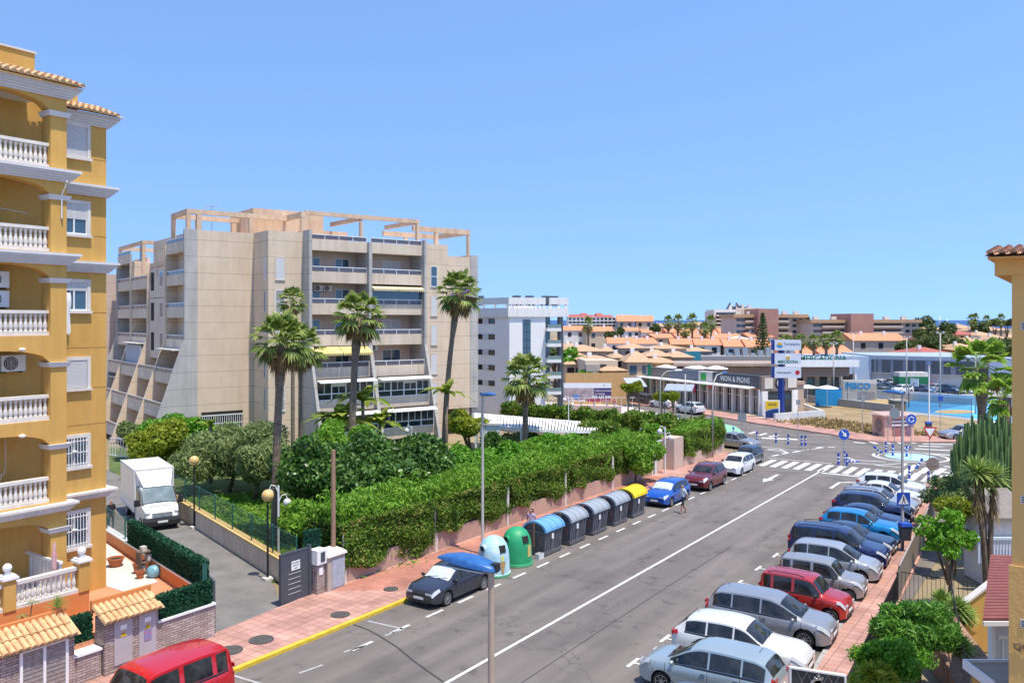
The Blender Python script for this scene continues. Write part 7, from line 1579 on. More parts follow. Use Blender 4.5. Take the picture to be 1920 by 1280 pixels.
# pylon sign
Yp=100; x0,y0,_=AT(1466,Yp); sP=Yp/FPX; r=empty('pylon_sign',(x0,y0,0),-.0,'tall blue pylon with three white shop sign boxes','sign')
MB().lathe([(.42,0),(.36,ZV(640,Yp))],4,(0,.2,0)).build('pylon',mat('pylon_blue',(.008,.035,.25),.4,c2=(.015,.06,.32),scale=1),r)
def PX(u): return (u-1466)*sP
for (va,vb,kind) in ((637,656,0),(662,682,1),(687,707.5,2)):
    z1,z0=ZV(va,Yp),ZV(vb,Yp); x1_,x2_=PX(1449),PX(1498); bx_=MB().box(x1_,x2_,-.75,-.05,z0,z1).build('sign_box',mat('sign_face_white',(.62,.65,.72),.4,var=.03),r)
    MB().box(x1_-.25,x1_-.002,-.55,-.1,z0,z1+.02).build('box_side',MT['pylon_blue'],bx_)
    if kind==0:
        text('Torremarina',.50,mat('sign_text_blue',(.10,.12,.25),.5),bx_,(x1_+1.05,-.76,(z0+z1)/2+.12),(PI/2,0,0),align='LEFT',sx=.72,ext=.005)
        MB().prism([(x1_+.25+.33*(1-math.cos(k*PI/8)),(z0+z1)/2+.0+.32*math.sin(k*PI/8)) for k in range(9)],-.765,-.751,'y').build('sun_emblem',mat('emblem_gold',(.6,.38,.03),.5),bx_)
        MB().prism([(x1_+.15,(z0+z1)/2-.03),(x1_+.5,(z0+z1)/2+.05),(x1_+1.0,(z0+z1)/2-.12),(x1_+.7,(z0+z1)/2-.3),(x1_+.4,(z0+z1)/2-.28)],-.768,-.752,'y').build('wave_emblem',mat('emblem_blue',(.03,.25,.5),.5),bx_)
    if kind==1:
        text('MERCADONA',.44,mat('sign_green',(.0,.16,.08),.5),bx_,((x1_+x2_)/2,-.76,z0+.28),(PI/2,0,0),sx=.86,ext=.005,fat=.012)
        MB().lathe([(.34,-.02),(.34,0)],20,((x1_+x2_)/2,-.752,z1-.42),ax='y').build('basket_ring',M.whitep,bx_); MB().prism([((x1_+x2_)/2-.24,z1-.34),((x1_+x2_)/2+.24,z1-.34),((x1_+x2_)/2+.17,z1-.68),((x1_+x2_)/2-.17,z1-.68)],-.79,-.773,'y').build('basket',MT['emblem_gold'],bx_)
    if kind==2:
        text('Hamburguesería',.36,M.darkgrey,bx_,(x1_+.2,-.76,(z0+z1)/2),(PI/2,0,0),align='LEFT',sx=.72,ext=.005); MB().lathe([(.26,-.02),(.26,0)],20,(x2_-.42,-.752,(z0+z1)/2),ax='y').build('red_disc',mat('disc_red',(.45,.01,.02),.5),bx_)
# ---- shop strip. local frame along the facade
A=Vector(G(1426,778)[:2]); Bv=Vector(G(1176,742)[:2]); d=Bv-A; SL=d.length; sh=empty('shop_building',(A.x,A.y,0),math.atan2(d.y,d.x),'low curved row of shops with white canopies and brown parapet','shop building')
# local x from the right corner (0) to left end (SL); facade at y=0 facing +y? building lies at -y or +y
SG=-1   # building side
SG=-1
mb=MB(); mb.box(0,SL,-7,-.0,0,3.5); mb.build('wall',mat('shop_tan_render',(.40,.29,.22),.9,c2=(.48,.36,.28),scale=.6),sh)
pm=mat('parapet_brown_grey',(.20,.165,.14),.85,c2=(.27,.225,.19),scale=.5)
segs=[(0,.30,M.darkgrey),(.30,.40,M.trim),(.40,.62,mat('slate_parapet',(.16,.18,.22),.7,var=.1)),(.62,.80,pm),(.80,1,M.greytrim)]
for a,c,m_ in segs: MB().box(a*SL,c*SL,-.4,.25,3.3,4.75).build('parapet',m_,sh)
MB().box(-.2,SL,-7,-.45,3.5,3.9).build('flat_roof',mat('roof_terracotta_grey',(.36,.24,.18),.9,c2=(.46,.33,.26),scale=.4),sh)
for a,c in ((.02,.40),(.42,.78),(.80,1.02)): MB().hexa([(a*SL,.2,3.25),(c*SL,.2,3.25),(c*SL,1.6,3.15),(a*SL,1.6,3.15)],[(a*SL,.2,3.4),(c*SL,.2,3.4),(c*SL,1.6,3.28),(a*SL,1.6,3.28)]).build('canopy',M.white,sh)
n=18
for k in range(n):
    x=SL*(k+.12)/n; wd=SL/n*.62; dk=(k%4==3)
    f_=MB().box(x,x+wd,.02,.05,.15,2.9).build('shop_window',M.glass if not dk else M.dark,sh)
    b=MB(); [b.box(x+wd*j/2-.04,x+wd*j/2+.04,0.05,.09,.15,2.9) for j in range(3)]; b.box(x,x+wd,.049,.089,2.1,2.18); b.build('frame',M.greytrim,f_)
    MB().box(SL*(k-.15)/n,SL*(k+.02)/n,.003,.4,0,3.1).build('pillar',M.white if k<5 else M.trim,sh)
for (a,c,m_,z0,z1) in ((.42,.455,mat('pink_sign',(.5,.06,.15),.6,var=.2,scale=3),1.8,3.1),(.345,.38,mat('green_sign',(.03,.35,.06),.5,var=.15),3.6,4.5),(.77,.80,mat('green_tower',(.03,.28,.14),.6,var=.1),2.0,5.1),(.35,.375,MT['green_sign'],2.7,3.1),(.30,.335,mat('red_sign',(.45,.1,.06),.6,var=.1),2.6,3.1)): MB().box(a*SL,c*SL,.26,.34,z0,z1).build('shop_sign',m_,sh)
text('VION & PIONS',.95,M.whitep,sh,(SL*.15,.27,4.05),(PI/2,0,PI),sx=.9)
# gable end facing right with wheel emblem
MB().box(-.45,-.01,-5.5,.25,2.9,4.75).build('side_parapet',pm,sh); 
MB().box(-.3,-.02,-5.2,-.2,.0,2.7).build('side_window',M.glass,sh)
for y in (.2,-4.6): MB().box(-.5,-.005,y-.9,y,0,2.9).build('side_pillar',M.white,sh)
b=MB(); b.lathe([(.8,-.5),(.8,-.46)],24,(0,-2.7,3.85),ax='x'); o=b.build('wheel_emblem',M.black,sh); b=MB(); b.lathe([(.58,-.54),(.58,-.51)],20,(0,-2.7,3.85),ax='x'); b.build('wheel_hub',M.greytrim,o); MB().box(-.52,-.46,-5.3,-3.9,3.2,4.5).build('emblem_panel',M.trim,sh); MB().box(-.52,-.46,-1.5,-.2,3.2,4.5).build('emblem_panel',M.trim,sh)
# awnings and parasols before the shops
def slant(u,v,Y,w,dp,hh,m_,label,rz):
    r=empty('shop_awning',AT(u,Y,0),rz,label,'awning'); z=ZV(v,Y); MB().hexa([(0,0,z),(w,0,z),(w,dp,z+hh),(0,dp,z+hh)],[(0,0,z+.12),(w,0,z+.12),(w,dp,z+hh+.12),(0,dp,z+hh+.12)]).build('cloth',m_,r)
    for x in (.05,w-.05): MB().lathe([(.05,0),(.05,z)],6,(x,.05,0)).build('post',M.darkgrey,r)
slant(1180,726,112,2.6,2,1.0,mat('light_grey_cloth',(.36,.39,.44),.8,var=.05),'light grey awning raised at the left end of the shops',.3)
slant(1245,733,98,3.2,2,.6,mat('silver_grey_cloth',(.30,.33,.37),.7,var=.1),'silver grey lean-to awning of the terrace bar',-.35)
def parasol(u,v,Y,rr,label,m_=None,src={}):
    rr*=.6
    z=ZV(v,Y); r=empty('parasol',AT(u,Y,0),random.random(),label,'parasol','white square parasols of the terraces')
    b=MB(); b.lathe([(rr,z-rr*.28),(rr*.98,z-rr*.22),(.08,z)],8,cap=False); b.build('canopy',m_ or M.white,r); MB().lathe([(.04,0),(.04,z)],6).build('pole',M.alu,r)
for u,v,Y,rr,lab in ((1249,683,125,2.8,'white parasol behind the brown shop parapet, leftmost'),(1299,684,125,2.6,'white parasol over the mall deck, second from left'),(1310,685,120,2.6,'white parasol over the mall deck, third from left'),(1343,685,118,2.8,'white parasol over the mall deck left of the pylon'),(1494,721,112,2.2,'white parasol right of the pylon base'),(1514,721,112,2.4,'white parasol second right of the pylon'),(1551,722,112,2.5,'white parasol over the blue terrace fence'),(1384,630,190,5,'large white tent roof among the orange roofs')): parasol(u,v,Y,rr,lab)
for i,(u,v,Y,lab) in enumerate([(1177,728,100,'small round street tree left of the shop row'),(1198,727,100,'round street tree under the raised grey awning'),(1262,745,95,'olive street bush before the terrace bar'),(1240,745,96,'olive street bush left of the terrace bar')]): tree('street_tree',u,v,Y,.75,.6,lab,L.yell,n=7,npc=350,leaf=.3,trunk=.1)
r=empty('advert_totem',AT(1447,97.5,0),0,'yellow and navy advertising panel at the corner of the shops','sign'); MB().box(-.9,.9,-.1,.1,.2,2.3).build('panel',M.whitep,r); MB().prism([(-.75,1.2),(.75,1.5),(.75,2.2),(-.75,2.2)],-.13,-.105,'y').build('yellow_field',mat('advert_yellow',(.7,.48,.01),.5,var=.06),r); MB().prism([(-.75,.3),(.75,.3),(.75,1.35),(.2,1.3),(-.75,1.05)],-.13,-.105,'y').build('navy_field',mat('advert_navy',(.01,.04,.16),.5,var=.06),r); text('oferta',.4,M.darkgrey,r,(0,-.14,1.85),(PI/2,0,0))
r=empty('forecourt_wall',(0,0,0),0,'low white and grey wall angled round the pylon forecourt','wall'); 
for a_,c_,h in (((1452,790),(1545,783),.9),((1545,783),(1497,764),.8)):
    a=Vector(G(*a_)[:2]);c=Vector(G(*c_)[:2]); dd=(c-a).normalized(); nn=Vector((-dd.y,dd.x))*.15; MB().hexa([(*(a-nn),0),(*(a+nn),0),(*(c+nn),0),(*(c-nn),0)],[(*(a-nn),h),(*(a+nn),h),(*(c+nn),h),(*(c-nn),h)]).build('wall_section',M.greytrim,r)
# ---- mall block behind shops: two storeys with brown deck
def blk(name,u0,u1,vt,vb,Y,dp,m_,label,cat='building',z0=None,rz=0):
    x0,y0,_=AT(u0,Y); w=(u1-u0)*Y/FPX; r=empty(name,(x0,y0,0),rz,label,cat); h=ZV(vt,Y); MB().box(0,w,0,dp,z0 or 0,h).build('wall',m_,r); return r,w,h
r,w_,h=blk('mall_building',1262,1578,684,745,128,8,mat('mall_tan',(.40,.33,.26),.9,c2=(.48,.40,.33),scale=.4),'two storey mall with brown deck parapet and glazed upper floor')
MB().box(-.3,w_+.2,-2.5,0,3.2,4.6).build('deck_parapet',mat('deck_brown',(.22,.16,.13),.8,var=.1),r); MB().box(-.5,w_+.6,-3.5,5,h,h+.4).build('flat_roof',mat('mall_roof',(.30,.23,.18),.9,c2=(.42,.33,.26),scale=.4),r)
MB().box(w_*.62,w_+1.2,-3.6,-3.3,h-.1,h+.9).build('roof_band',M.white,r); MB().box(w_*.35,w_*.6,-3.2,-3.0,2.6,3.1).build('white_canopy',M.white,r)
for k in range(20):
    x=w_*k/20+.2; f_=MB().box(x,x+w_/20-.5,-.06,-.003,4.7,h-.4).build('window',M.glass if k%3 else M.trim,r)
for k in range(10): x=w_*k/9; MB().box(x-.15,x+.15,-2.4,-2.1,4.6,h).build('deck_column',M.trim,r)
for k in range(14): x=w_*k/14+.3; MB().box(x,x+w_/14-.7,-.06,-.003,.2,2.9).build('shop_window',M.glass if k%2 else M.dark,r)
r2,w2,h2=blk('mall_pavilion',1547,1606,702,740,136,6,M.white,'white flat roofed pavilion in front of the mall right end'); MB().box(.8,w2*.4,-.05,-.003,.3,2.6).build('window',M.dark,r2); MB().box(w2*.55,w2-.3,-.05,-.0031,.2,2.9).build('porch_opening',M.dark,r2)
r3,w3_,h3=blk('rear_shop_hall',1262,1500,668,690,150,6,mat('grey_roof_hall',(.26,.25,.25),.8,var=.06),'long grey hall roof with teal fascia behind the mall'); MB().box(2,27*150/FPX*1.9,-.3,-.01,h3-2.0,h3+.9).build('teal_fascia',mat('teal',(.02,.20,.27),.6,var=.06),r3)
b=MB(); 
for k in range(9): x=w3_*.5+k*1.3; b.box(x,x+.9,2,3,h3,h3+random.uniform(.7,1.5))
for k in range(9): MB().box(w3_*.45+k*1.4,w3_*.45+k*1.4+.9,2,3,h3-.01,h3+.5+.5*(k%3)).build('roof_unit',M.steel,r3)
r=empty('blue_terrace_fence',AT(1529,114,0),0,'bright blue terrace screen beside the painted wall','fence'); MB().box(0,3.5,-.05,.05,0,2.3).build('screen',mat('bright_blue_panel',(.01,.25,.55),.6,var=.08),r); MB().box(-.05,3.55,-.08,.08,2.3,2.4).build('top_rail',sb,r)
# painted court wall
r=empty('painted_wall',AT(1580,122,0),0,'short white wall with blue painted letters behind the court','wall'); MB().box(0,4.9,0,.3,0,2.9).build('masonry',mat('dirty_white_wall',(.42,.40,.38),.9,c2=(.52,.50,.47),scale=1),r); text('PSICO',1.15,mat('graffiti_blue',(.01,.28,.62),.6),r,(2.2,-.03,2.0),(PI/2,0,0),fat=.05,sx=1.15,ext=.02)
MB().box(2.2,4.6,-.04,-.004,.1,1.2).build('graffiti',mat('grey_graffiti',(.12,.12,.15),.8,c2=(.5,.45,.5),scale=3),r)
# court walls and fences
seglocal('court_wall',G(1512,753),G(1676,773),0,.95,.25,mat('grey_block_wall',(.32,.31,.30),.9,var=.08),'grey low wall along the left side of the court','wall')
meshfence(G(1512,752),G(1676,772),.9,2.4,'tall dark mesh fence on the left court wall',6,M.darkgrey,mesh_m)
meshfence(G(1676,772),G(1822,786),.0,2.4,'thin mesh fence along the front of the blue court',6,M.darkgrey,mesh_m)
seglocal('court_back_wall',G(1640,746),G(1900,765),0,1.3,.25,M.greytrim,'pale low wall behind the blue court','wall')
r=empty('concrete_hut',G(1684,770),0,'small rusty brown concrete box at the corner of the court','hut'); MB().box(-.8,.8,-.5,1,0,1.3).build('wall',mat('rusty_concrete',(.18,.12,.09),.9,c2=(.30,.22,.16),scale=2),r); MB().box(-.9,.9,-.6,1.1,1.3,1.42).build('roof_slab',M.trim,r)
r=empty('basketball_hoop',G(1704,764),.3,'basketball hoop post at the edge of the blue court','basketball hoop'); MB().tube([(0,0,0),(0,0,2.6),(.9,0,3.2)],.07,6).build('post',M.darkgrey,r); MB().box(.9,.95,-.7,.7,2.8,3.8).build('backboard',M.whitep,r)
# shelter
r=empty('transformer_hut',G(1680,820),.12,'small pink graffiti covered hut with flat roof at the edge of the dry field','hut')
pk=mat('salmon_render',(.62,.36,.26),.85,c2=(.70,.46,.35),scale=1)
MB().box(-1.2,1.9,0,2.2,0,2.05).build('wall',pk,r); MB().hexa([(-1.5,-.3,2.05),(2.2,-.3,2.05),(2.2,2.5,2.05),(-1.5,2.5,2.05)],[(-1.5,-.3,2.2),(2.2,-.3,2.2),(1.9,2.2,2.35),(-1.2,2.2,2.35)]).build('roof_slab',mat('hut_roof',(.42,.28,.24),.9,c2=(.50,.36,.31),scale=1),r)
MB().box(-.35,.55,-.04,-.003,.1,1.8).build('doorway',mat('hut_door',(.25,.08,.07),.7,c2=(.4,.2,.18),scale=3),r); MB().box(.95,1.6,-.04,-.003,.1,1.85).build('doorway',mat('hut_dark',(.12,.06,.08),.7,c2=(.3,.2,.25),scale=3),r)
b=MB(); b.box(-.5,1.2,-.10,-.05,1.15,1.3); b.box(-.5,1.2,-.10,-.05,1.5,1.65); b.build('graffiti_bands',M.whitep,r)
b=MB(); b.ell((-1.215,1.0,1.15),(.02,.7,.7)); b.build('side_graffiti',mat('graffiti_grey',(.22,.17,.14),.9,c2=(.36,.25,.2),scale=3),r,smooth=True)
# weeds over the field: uncountable
n=2600; U=RNG.uniform(1455,1890,n); Vv=RNG.uniform(774,819,n); ok=(Vv>786+ (U-1455)*.14-14)|(U<1510); ok&=(Vv<792+(U-1450)*.135)
P3=np.array([(*G(u,v)[:2],.08) for u,v in zip(U[ok],Vv[ok])]); k=len(P3); P3=np.repeat(P3,5,0)+RNG.normal(0,.22,(k*5,3))*np.array([1,1,.35])
o=leafmesh('dry_weeds',P3,.16,L.dry,aspect=3); tag(o,'dry brown weeds scattered over the empty field','weeds',kind='stuff')
P4=[]
for i in range(1500):
    t=random.uniform(.0,1); q_=D0+(D1-D0)*t; dd=(D1-D0).normalized(); off=random.uniform(.5,7); P4.append((q_.x+dd.y*off,q_.y-dd.x*off,.04))
o=leafmesh('lawn_tufts',np.repeat(np.array(P4),6,0)+RNG.normal(0,.3,(9000,3))*np.array([1,1,.15]),.12,L.hedge2,aspect=3); tag(o,'rough grass tufts on the garden lawn behind the driveway fence','grass',kind='stuff')
# supermarket
Ym=150; x0,y0,_=AT(1578,Ym); r=empty('supermarket',(x0,y0,0),0,'long white and blue grey supermarket hall with a dark striped window band','supermarket'); e=Ym/FPX
MB().box(0,54*e,0,12,0,ZV(668,Ym)).build('side_wall',mat('blue_grey_panels',(.33,.40,.50),.6,c2=(.37,.44,.54),scale=.3),r)
bx_=[(54*e,0),(262*e,-14),(262*e,12),(54*e,12)]; MB().prism(bx_,2.2,ZV(668,Ym)).build('front_wall',mat('white_panels',(.58,.62,.70),.55,var=.04,scale=.3,joint=1.2,jw=.04),r); MB().prism([(54*e,1.2),(262*e,-12.8),(262*e,11),(54*e,11)],0,2.2).build('base_recess',M.greytrim,r)
MB().prism([(53*e,-.3),(263*e,-14.4),(263*e,13),(53*e,13)],ZV(668,Ym),ZV(665.5,Ym)).build('roof_edge',MT['blue_grey_panels'],r)
sgx=lambda u:((u-1578)*e); 
def onf(a,c,z0,z1,m_,nm,o=.1): 
    ya=-14*(a-54*e)/(208*e); yc=-14*(c-54*e)/(208*e); return MB().prism([(a,ya-o),(c,yc-o),(c,yc),(a,ya)],z0,z1).build(nm,m_,r)
wz0,wz1=ZV(697,Ym),ZV(673,Ym)
onf(55*e,200*e,wz0,wz1,mat('band_grey',(.10,.105,.12),.5,var=.1),'window_band')
for a,c in ((59,62),(64,70),(82,86),(99,105),(113,117),(130,138),(150,154),(163,170)): onf(a*e,c*e,wz0,wz1,mat('band_light',(.22,.23,.27),.5,var=.1),'band_panel',.2)
MB().lathe([(1.8,-.1),(1.8,.0)],24,(sgx(1801),-10.6,ZV(687,Ym)),ax='y').build('round_logo',mat('logo_teal',(.05,.25,.28),.5,c2=(.6,.3,.05),scale=.5),r)
text('MERCADONA',1.3,mat('sign_green2',(.0,.13,.06),.5),r,(-4,-2,ZV(671,Ym)),(PI/2,0,0),fat=.03); MB().box(-9,0,-1,15,0,ZV(670,Ym)).build('left_wing',MT['blue_grey_panels'],r)
r=empty('green_container',G(1708,733),0,'green skip container in the supermarket car park','container'); MB().hexa([(-2.2,-1,.2),(2.2,-1,.2),(2.2,1,.2),(-2.2,1,.2)],[(-2.5,-1.1,2.4),(2.5,-1.1,2.4),(2.5,1.1,2.4),(-2.5,1.1,2.4)]).build('shell',mat('skip_green',(.01,.18,.07),.6,var=.1),r); MB().box(-2.3,2.3,-1.0,1.0,2.4,3.1).build('load',M.trim,r)
r=empty('red_canopy',G(1741,722),.2,'red parasol like trolley canopy in the car park','canopy'); MB().lathe([(2.6,2.6),(.1,3.6)],4,cap=False).build('canopy',mat('canopy_red',(.5,.06,.03),.6,var=.1),r); MB().lathe([(.1,0),(.1,3.5)],6).build('pole',M.steel,r)
# ---- far town
def house(u0,u1,vt,ve,Y,dp,wm,rm,label,rz=0,floors=2,group='houses of the far town',hip=False,win=True,chim=1,wn=None,name='town_house'):
    x0,y0,_=AT(u0,Y); w=(u1-u0)*Y/FPX; r=empty(name,(x0,y0,0),rz,label,'house',group); he=max(2.2,ZV(ve,Y)); hr=max(he+.6,ZV(vt,Y))
    MB().box(0,w,0,dp,0,he).build('wall',wm,r); o_=.35
    if hip: i_=min(w,dp)*.42; MB().hexa([(-o_,-o_,he-.05),(w+o_,-o_,he-.05),(w+o_,dp+o_,he-.05),(-o_,dp+o_,he-.05)],[(i_,dp/2-.1,hr),(w-i_,dp/2-.1,hr),(w-i_,dp/2+.1,hr),(i_,dp/2+.1,hr)]).build('roof',rm,r)
    else: MB().prism([(-o_,he-.05),(dp/2,hr),(dp+o_,he-.05)],-o_,w+o_,'x').build('roof',rm,r)
    for k in range(chim): MB().box(w*(.25+.45*k),w*(.25+.45*k)+.6,dp*.38,dp*.38+.6,hr-.7,hr+.45).build('chimney',M.white,r)
    if win:
        n=wn or max(2,int(w/3.2)); vis=2 if floors>1 else 1
        for f in range(min(vis,floors)):
            zt=he-.55-f*2.7
            if zt<1.6: break
            for k in range(n):
                x=w*(k+.5)/n-.5; MB().box(x,x+1.0,-.06,-.003,zt-1.2,zt).build('window',random.choice((M.glass,M.dark,M.glassb)),r)
    return r
Wm=[M.white,mat('far_cream',(.56,.45,.33),.9,var=.06),mat('far_tan',(.50,.36,.25),.9,var=.08),mat('far_ochre',(.55,.33,.14),.9,var=.08),mat('far_greytan',(.42,.36,.31),.9,var=.06)]
RO=[M.tileo,M.tilet,M.tiler]
hs_=[ # u0,u1,vt,ve,Y,dp,wall,roof,label
 (1058,1098,611,619,236,9,0,0,'white terrace with orange roof behind the near side of the white block'),(1100,1150,612,621,230,9,1,0,'cream terrace with orange roof right of the far palm'),
 (1158,1188,590,602,290,14,4,0,'left half of the twin gabled tan building on the skyline'),(1192,1224,591,602,292,14,1,0,'right half of the twin gabled tan building on the skyline'),
 (1141,1187,633,643,185,9,0,0,'white row house with orange roof, left of the middle row'),(1187,1234,634,644,184,9,0,0,'white row house with orange roof, second of the middle row'),
 (1260,1305,635,645,180,9,3,0,'ochre and orange roofed house in the middle row'),(1305,1350,635,646,178,9,0,0,'white house with long orange roof right of the ochre one'),(1360,1402,635,649,176,9,0,0,'white house with orange roof left of the conifer'),(1402,1446,636,650,174,9,1,0,'cream house with orange roof behind the conifer foot'),
 (1175,1200,614,620,262,9,0,0,'small white orange roofed house under the twin gables'),(1205,1250,617,623,255,10,0,0,'orange roofed house left of the row of far palms'),(1252,1300,616,623,250,10,1,0,'orange roofed house beneath the row of far palms'),(1302,1350,617,625,248,10,0,0,'orange roofed house right of the far palms'),(1352,1400,615,626,246,12,0,0,'orange roofed house below the terraced tan block'),(1405,1450,622,631,220,12,0,0,'orange roofed house left of the pylon top'),(1230,1268,626,633,215,9,1,0,'cream house with low orange roof between the two rows'),(1270,1330,625,632,214,9,0,0,'orange roof between the rows, middle'),(1332,1390,626,633,212,9,0,0,'orange roof between the rows, right'),
 (1500,1548,648,668,172,14,0,0,'large orange roof behind the four palms, left part'),(1548,1612,646,668,170,16,0,0,'large orange roof behind the four palms, right part'),(1602,1697,625,638,190,16,4,0,'tan gabled block with white balconies in front of the brick block'),
 (1060,1090,645,650,150,9,2,1,'tan house with tan roof just right of the dark corner column'),(1072,1138,648,658,140,10,2,1,'wide tan hip roofed house right of the white block'),(1128,1152,650,658,150,8,2,1,'small tan roofed house behind the wide hip roof'),(1096,1160,672,676,122,10,1,1,'pale cream flat topped villa above the billboard'),(1062,1094,674,682,126,8,2,1,'small tan house with low roof above the billboard left'),(1176,1222,660,678,124,9,2,1,'house with big sloping tan roof left of the shops'),(1210,1258,657,667,140,10,3,1,'ochre house with tan roof behind the shops, left'),(1255,1300,660,669,142,10,2,1,'tan roofed house behind the shops, middle'),(1215,1262,672,679,126,9,3,1,'low ochre house directly behind the brown parapet'),(1130,1175,686,694,116,6,3,1,'ochre low house left of the shop row'),(1166,1214,645,652,152,8,4,1,'grey tan house in the second row left'),(1235,1290,647,653,155,8,2,1,'tan house in the second row middle'),
 (1800,1828,608,615,330,12,2,1,'tan villa on the right hill, upper left'),(1845,1892,610,619,310,14,2,1,'wide tan villa near the top of the right hill'),(1822,1850,613,620,300,10,1,1,'small cream villa between the hill villas'),(1795,1832,620,627,260,12,3,2,'dark roofed villa in the middle of the right hill'),(1835,1870,622,629,255,12,2,1,'tan villa in the middle of the right hill, right'),(1790,1822,632,641,215,12,3,1,'ochre hip roofed villa low on the right hill'),(1822,1860,633,640,212,12,2,1,'tan hip roofed villa low on the right hill, middle'),(1862,1900,628,636,230,12,2,1,'tan villa low on the right hill at the wall edge'),(1797,1850,645,656,178,14,3,1,'big ochre roofed villa just above the supermarket'),(1735,1800,653,665,165,16,1,2,'building with wide dark red hip roof behind the supermarket'),(1860,1900,640,650,190,12,1,1,'villa behind the palm crown on the right'),(1742,1765,612,618,300,10,2,1,'small tan villa near the sea, left of the hill'),(1718,1745,617,622,280,10,1,1,'cream villa with blue hints near the sea'),
 (1075,1100,660,667,135,8,4,1,'grey tan house below the wide hip roof'),(1150,1172,664,670,132,8,1,1,'cream house behind the sloping roof house'),(1440,1500,612,620,280,12,2,1,'tan house behind the brick block gap'),(1290,1335,652,658,160,8,4,1,'flat grey tan house before the grey hall'),(1228,1262,606,610,420,14,4,1,'distant tan house below the sea line'),(1240,1290,608,612,380,14,2,1,'distant tan block left of the far palms'),(1290,1338,603,609,370,16,2,1,'distant brown block right of the far palms'),(1750,1790,641,648,200,10,1,1,'cream house left of the ochre hip roofed villa')]
for (u0,u1,vt,ve,Y,dp,wi,ri,lab) in hs_: house(u0,u1,vt,ve,Y,dp,Wm[wi],RO[ri],lab,rz=random.uniform(-.12,.2),hip=(ri!=0 or 'big' in lab),floors=3 if 'twin' in lab else 2,chim=2 if (u1-u0)>40 and ri==0 else 1)
# white apartments with dark red roofs
r=empty('white_apartment_row',AT(1066,300,0),0,'white apartment row with dark red roofs on the left skyline','apartment building'); e=300/FPX; w_=89*e; MB().box(0,w_,0,12,0,ZV(594,300)).build('wall',M.white,r)
for a,c,vt in ((0,.3,589),(.28,.42,586.5),(.42,.62,590),(.6,.74,586.5),(.72,.95,590)): MB().prism([(-.5,ZV(594,300)-.1),(6,ZV(vt,300)),(12.5,ZV(594,300)-.1)],a*w_,c*w_,'x').build('roof',M.tiler,r)
for f in range(3):
    z=ZV(599+6*f,300); MB().box(-.3,w_,-1.2,-.003,z-.6,z-.3).build('balcony_band',M.white,r)
    for k in range(12): MB().box(w_*(k+.15)/12,w_*(k+.75)/12,-.06,-.003,z-.2,z+.8-.2).build('window',M.glass,r)
# terraced tan block
r=empty('stepped_tan_block',AT(1338,262,0),0,'stepped tan apartment block with rooftop plant on the skyline','apartment building'); e=262/FPX
for k,(a,c,vt) in enumerate(((0,46,583.5),(3,43,580),(44,100,580.5),(46,98,577))): MB().box(a*e,c*e,k*.8,12,0 if k in(0,2) else ZV(vt,262)-2.2,ZV(vt,262)).build('wall',M.trim if k<2 else M.creamp,r)
for f in range(5): MB().box(.6,43*e,-1.0,-.003,ZV(590+7*f,262)-.5,ZV(590+7*f,262)).build('balcony_band',M.creamp,r); MB().box(.8,42*e,-.05,-.003,ZV(590+7*f,262)+.01,ZV(590+7*f,262)+.8-.1).build('window',M.glass,r)
for k,(a,v) in enumerate(((34,570),(40,574),(47,569),(52,573),(57,570),(62,575),(70,571))): MB().box(a*e,a*e+.9,3,4,ZV(582,262),ZV(v,262)).build('roof_plant',M.darkgrey if k%2 else M.trim,r)
MB().tube([(28*e,3,ZV(581,262)),(36*e,3,ZV(567,262))],.25,5).build('roof_brace',M.darkgrey,r); MB().tube([(47*e,3,ZV(567,262)),(54*e,3,ZV(579,262))],.25,5).build('roof_brace',M.darkgrey,r)
# brick blocks
bk_=mat('brick_red_far',(.37,.19,.15),.9,c2=(.44,.24,.19),scale=.3); bt=mat('taupe_far',(.54,.43,.35),.9,c2=(.62,.51,.43),scale=.3); M.loggia=mat('loggia_shadow',(.12,.10,.09),.9)  # tones lightened, putting slight distance haze into the colour
def brickblock(u0,ut0,ut1,u1,vt,vtt,vb,Y,label,vw):
    r=empty('brick_apartment_block',AT(u0,Y,0),0,label,'apartment building'); e=Y/FPX; X=lambda u:(u-u0)*e
    MB().box(0,X(u1),0,14,0,ZV(vt+5,Y)).build('wall',bt,r); MB().box(-.3,X(u1)+.5,-1.0,15,ZV(vt+6,Y),ZV(vt,Y)).build('roof',M.tilet,r)
    MB().box(X(ut0),X(ut1),-3.5,10,0,ZV(vtt,Y)).build('brick_tower',bk_,r)
    for k in range(6): x=X(u0+(u1-u0)*(k+.5)/6); MB().box(x,x+1.3,4,5.3,ZV(vt,Y),ZV(vt-6,Y)).build('chimney',M.trim,r)
    f=0; v=vt+10
    while v<vb:
        for (a,c) in ((u0+20,ut0),(ut1,u1-30)):
            if c-a>15: MB().box(X(a),X(c)-.3,-1.1,-.05,ZV(v+5,Y),ZV(v+1.5,Y)).build('balcony_band',bt,r); MB().box(X(a),X(c)-.3,-.045,-.003,ZV(v+1.2,Y),ZV(v-2.8,Y)).build('loggia',M.loggia,r)
        for u in (u0+5,u0+13,u1-24,u1-12): MB().box(X(u),X(u)+1.0,-.05,-.003,ZV(v+3,Y),ZV(v-2,Y)).build('window',M.glass,r)
        v+=11; f+=1
    MB().box(X(u1-28),X(u1)+.05,-.4,-.055,0,ZV(628,Y)).build('brick_base',bk_,r); return r
brickblock(1376,1415,1452,1510,589,579,650,225,'taupe block with tall plain brick tower, left of the two',0)
brickblock(1520,1585,1627,1722,599,588,655,215,'taupe block with brick tower, right and longer of the two',0)
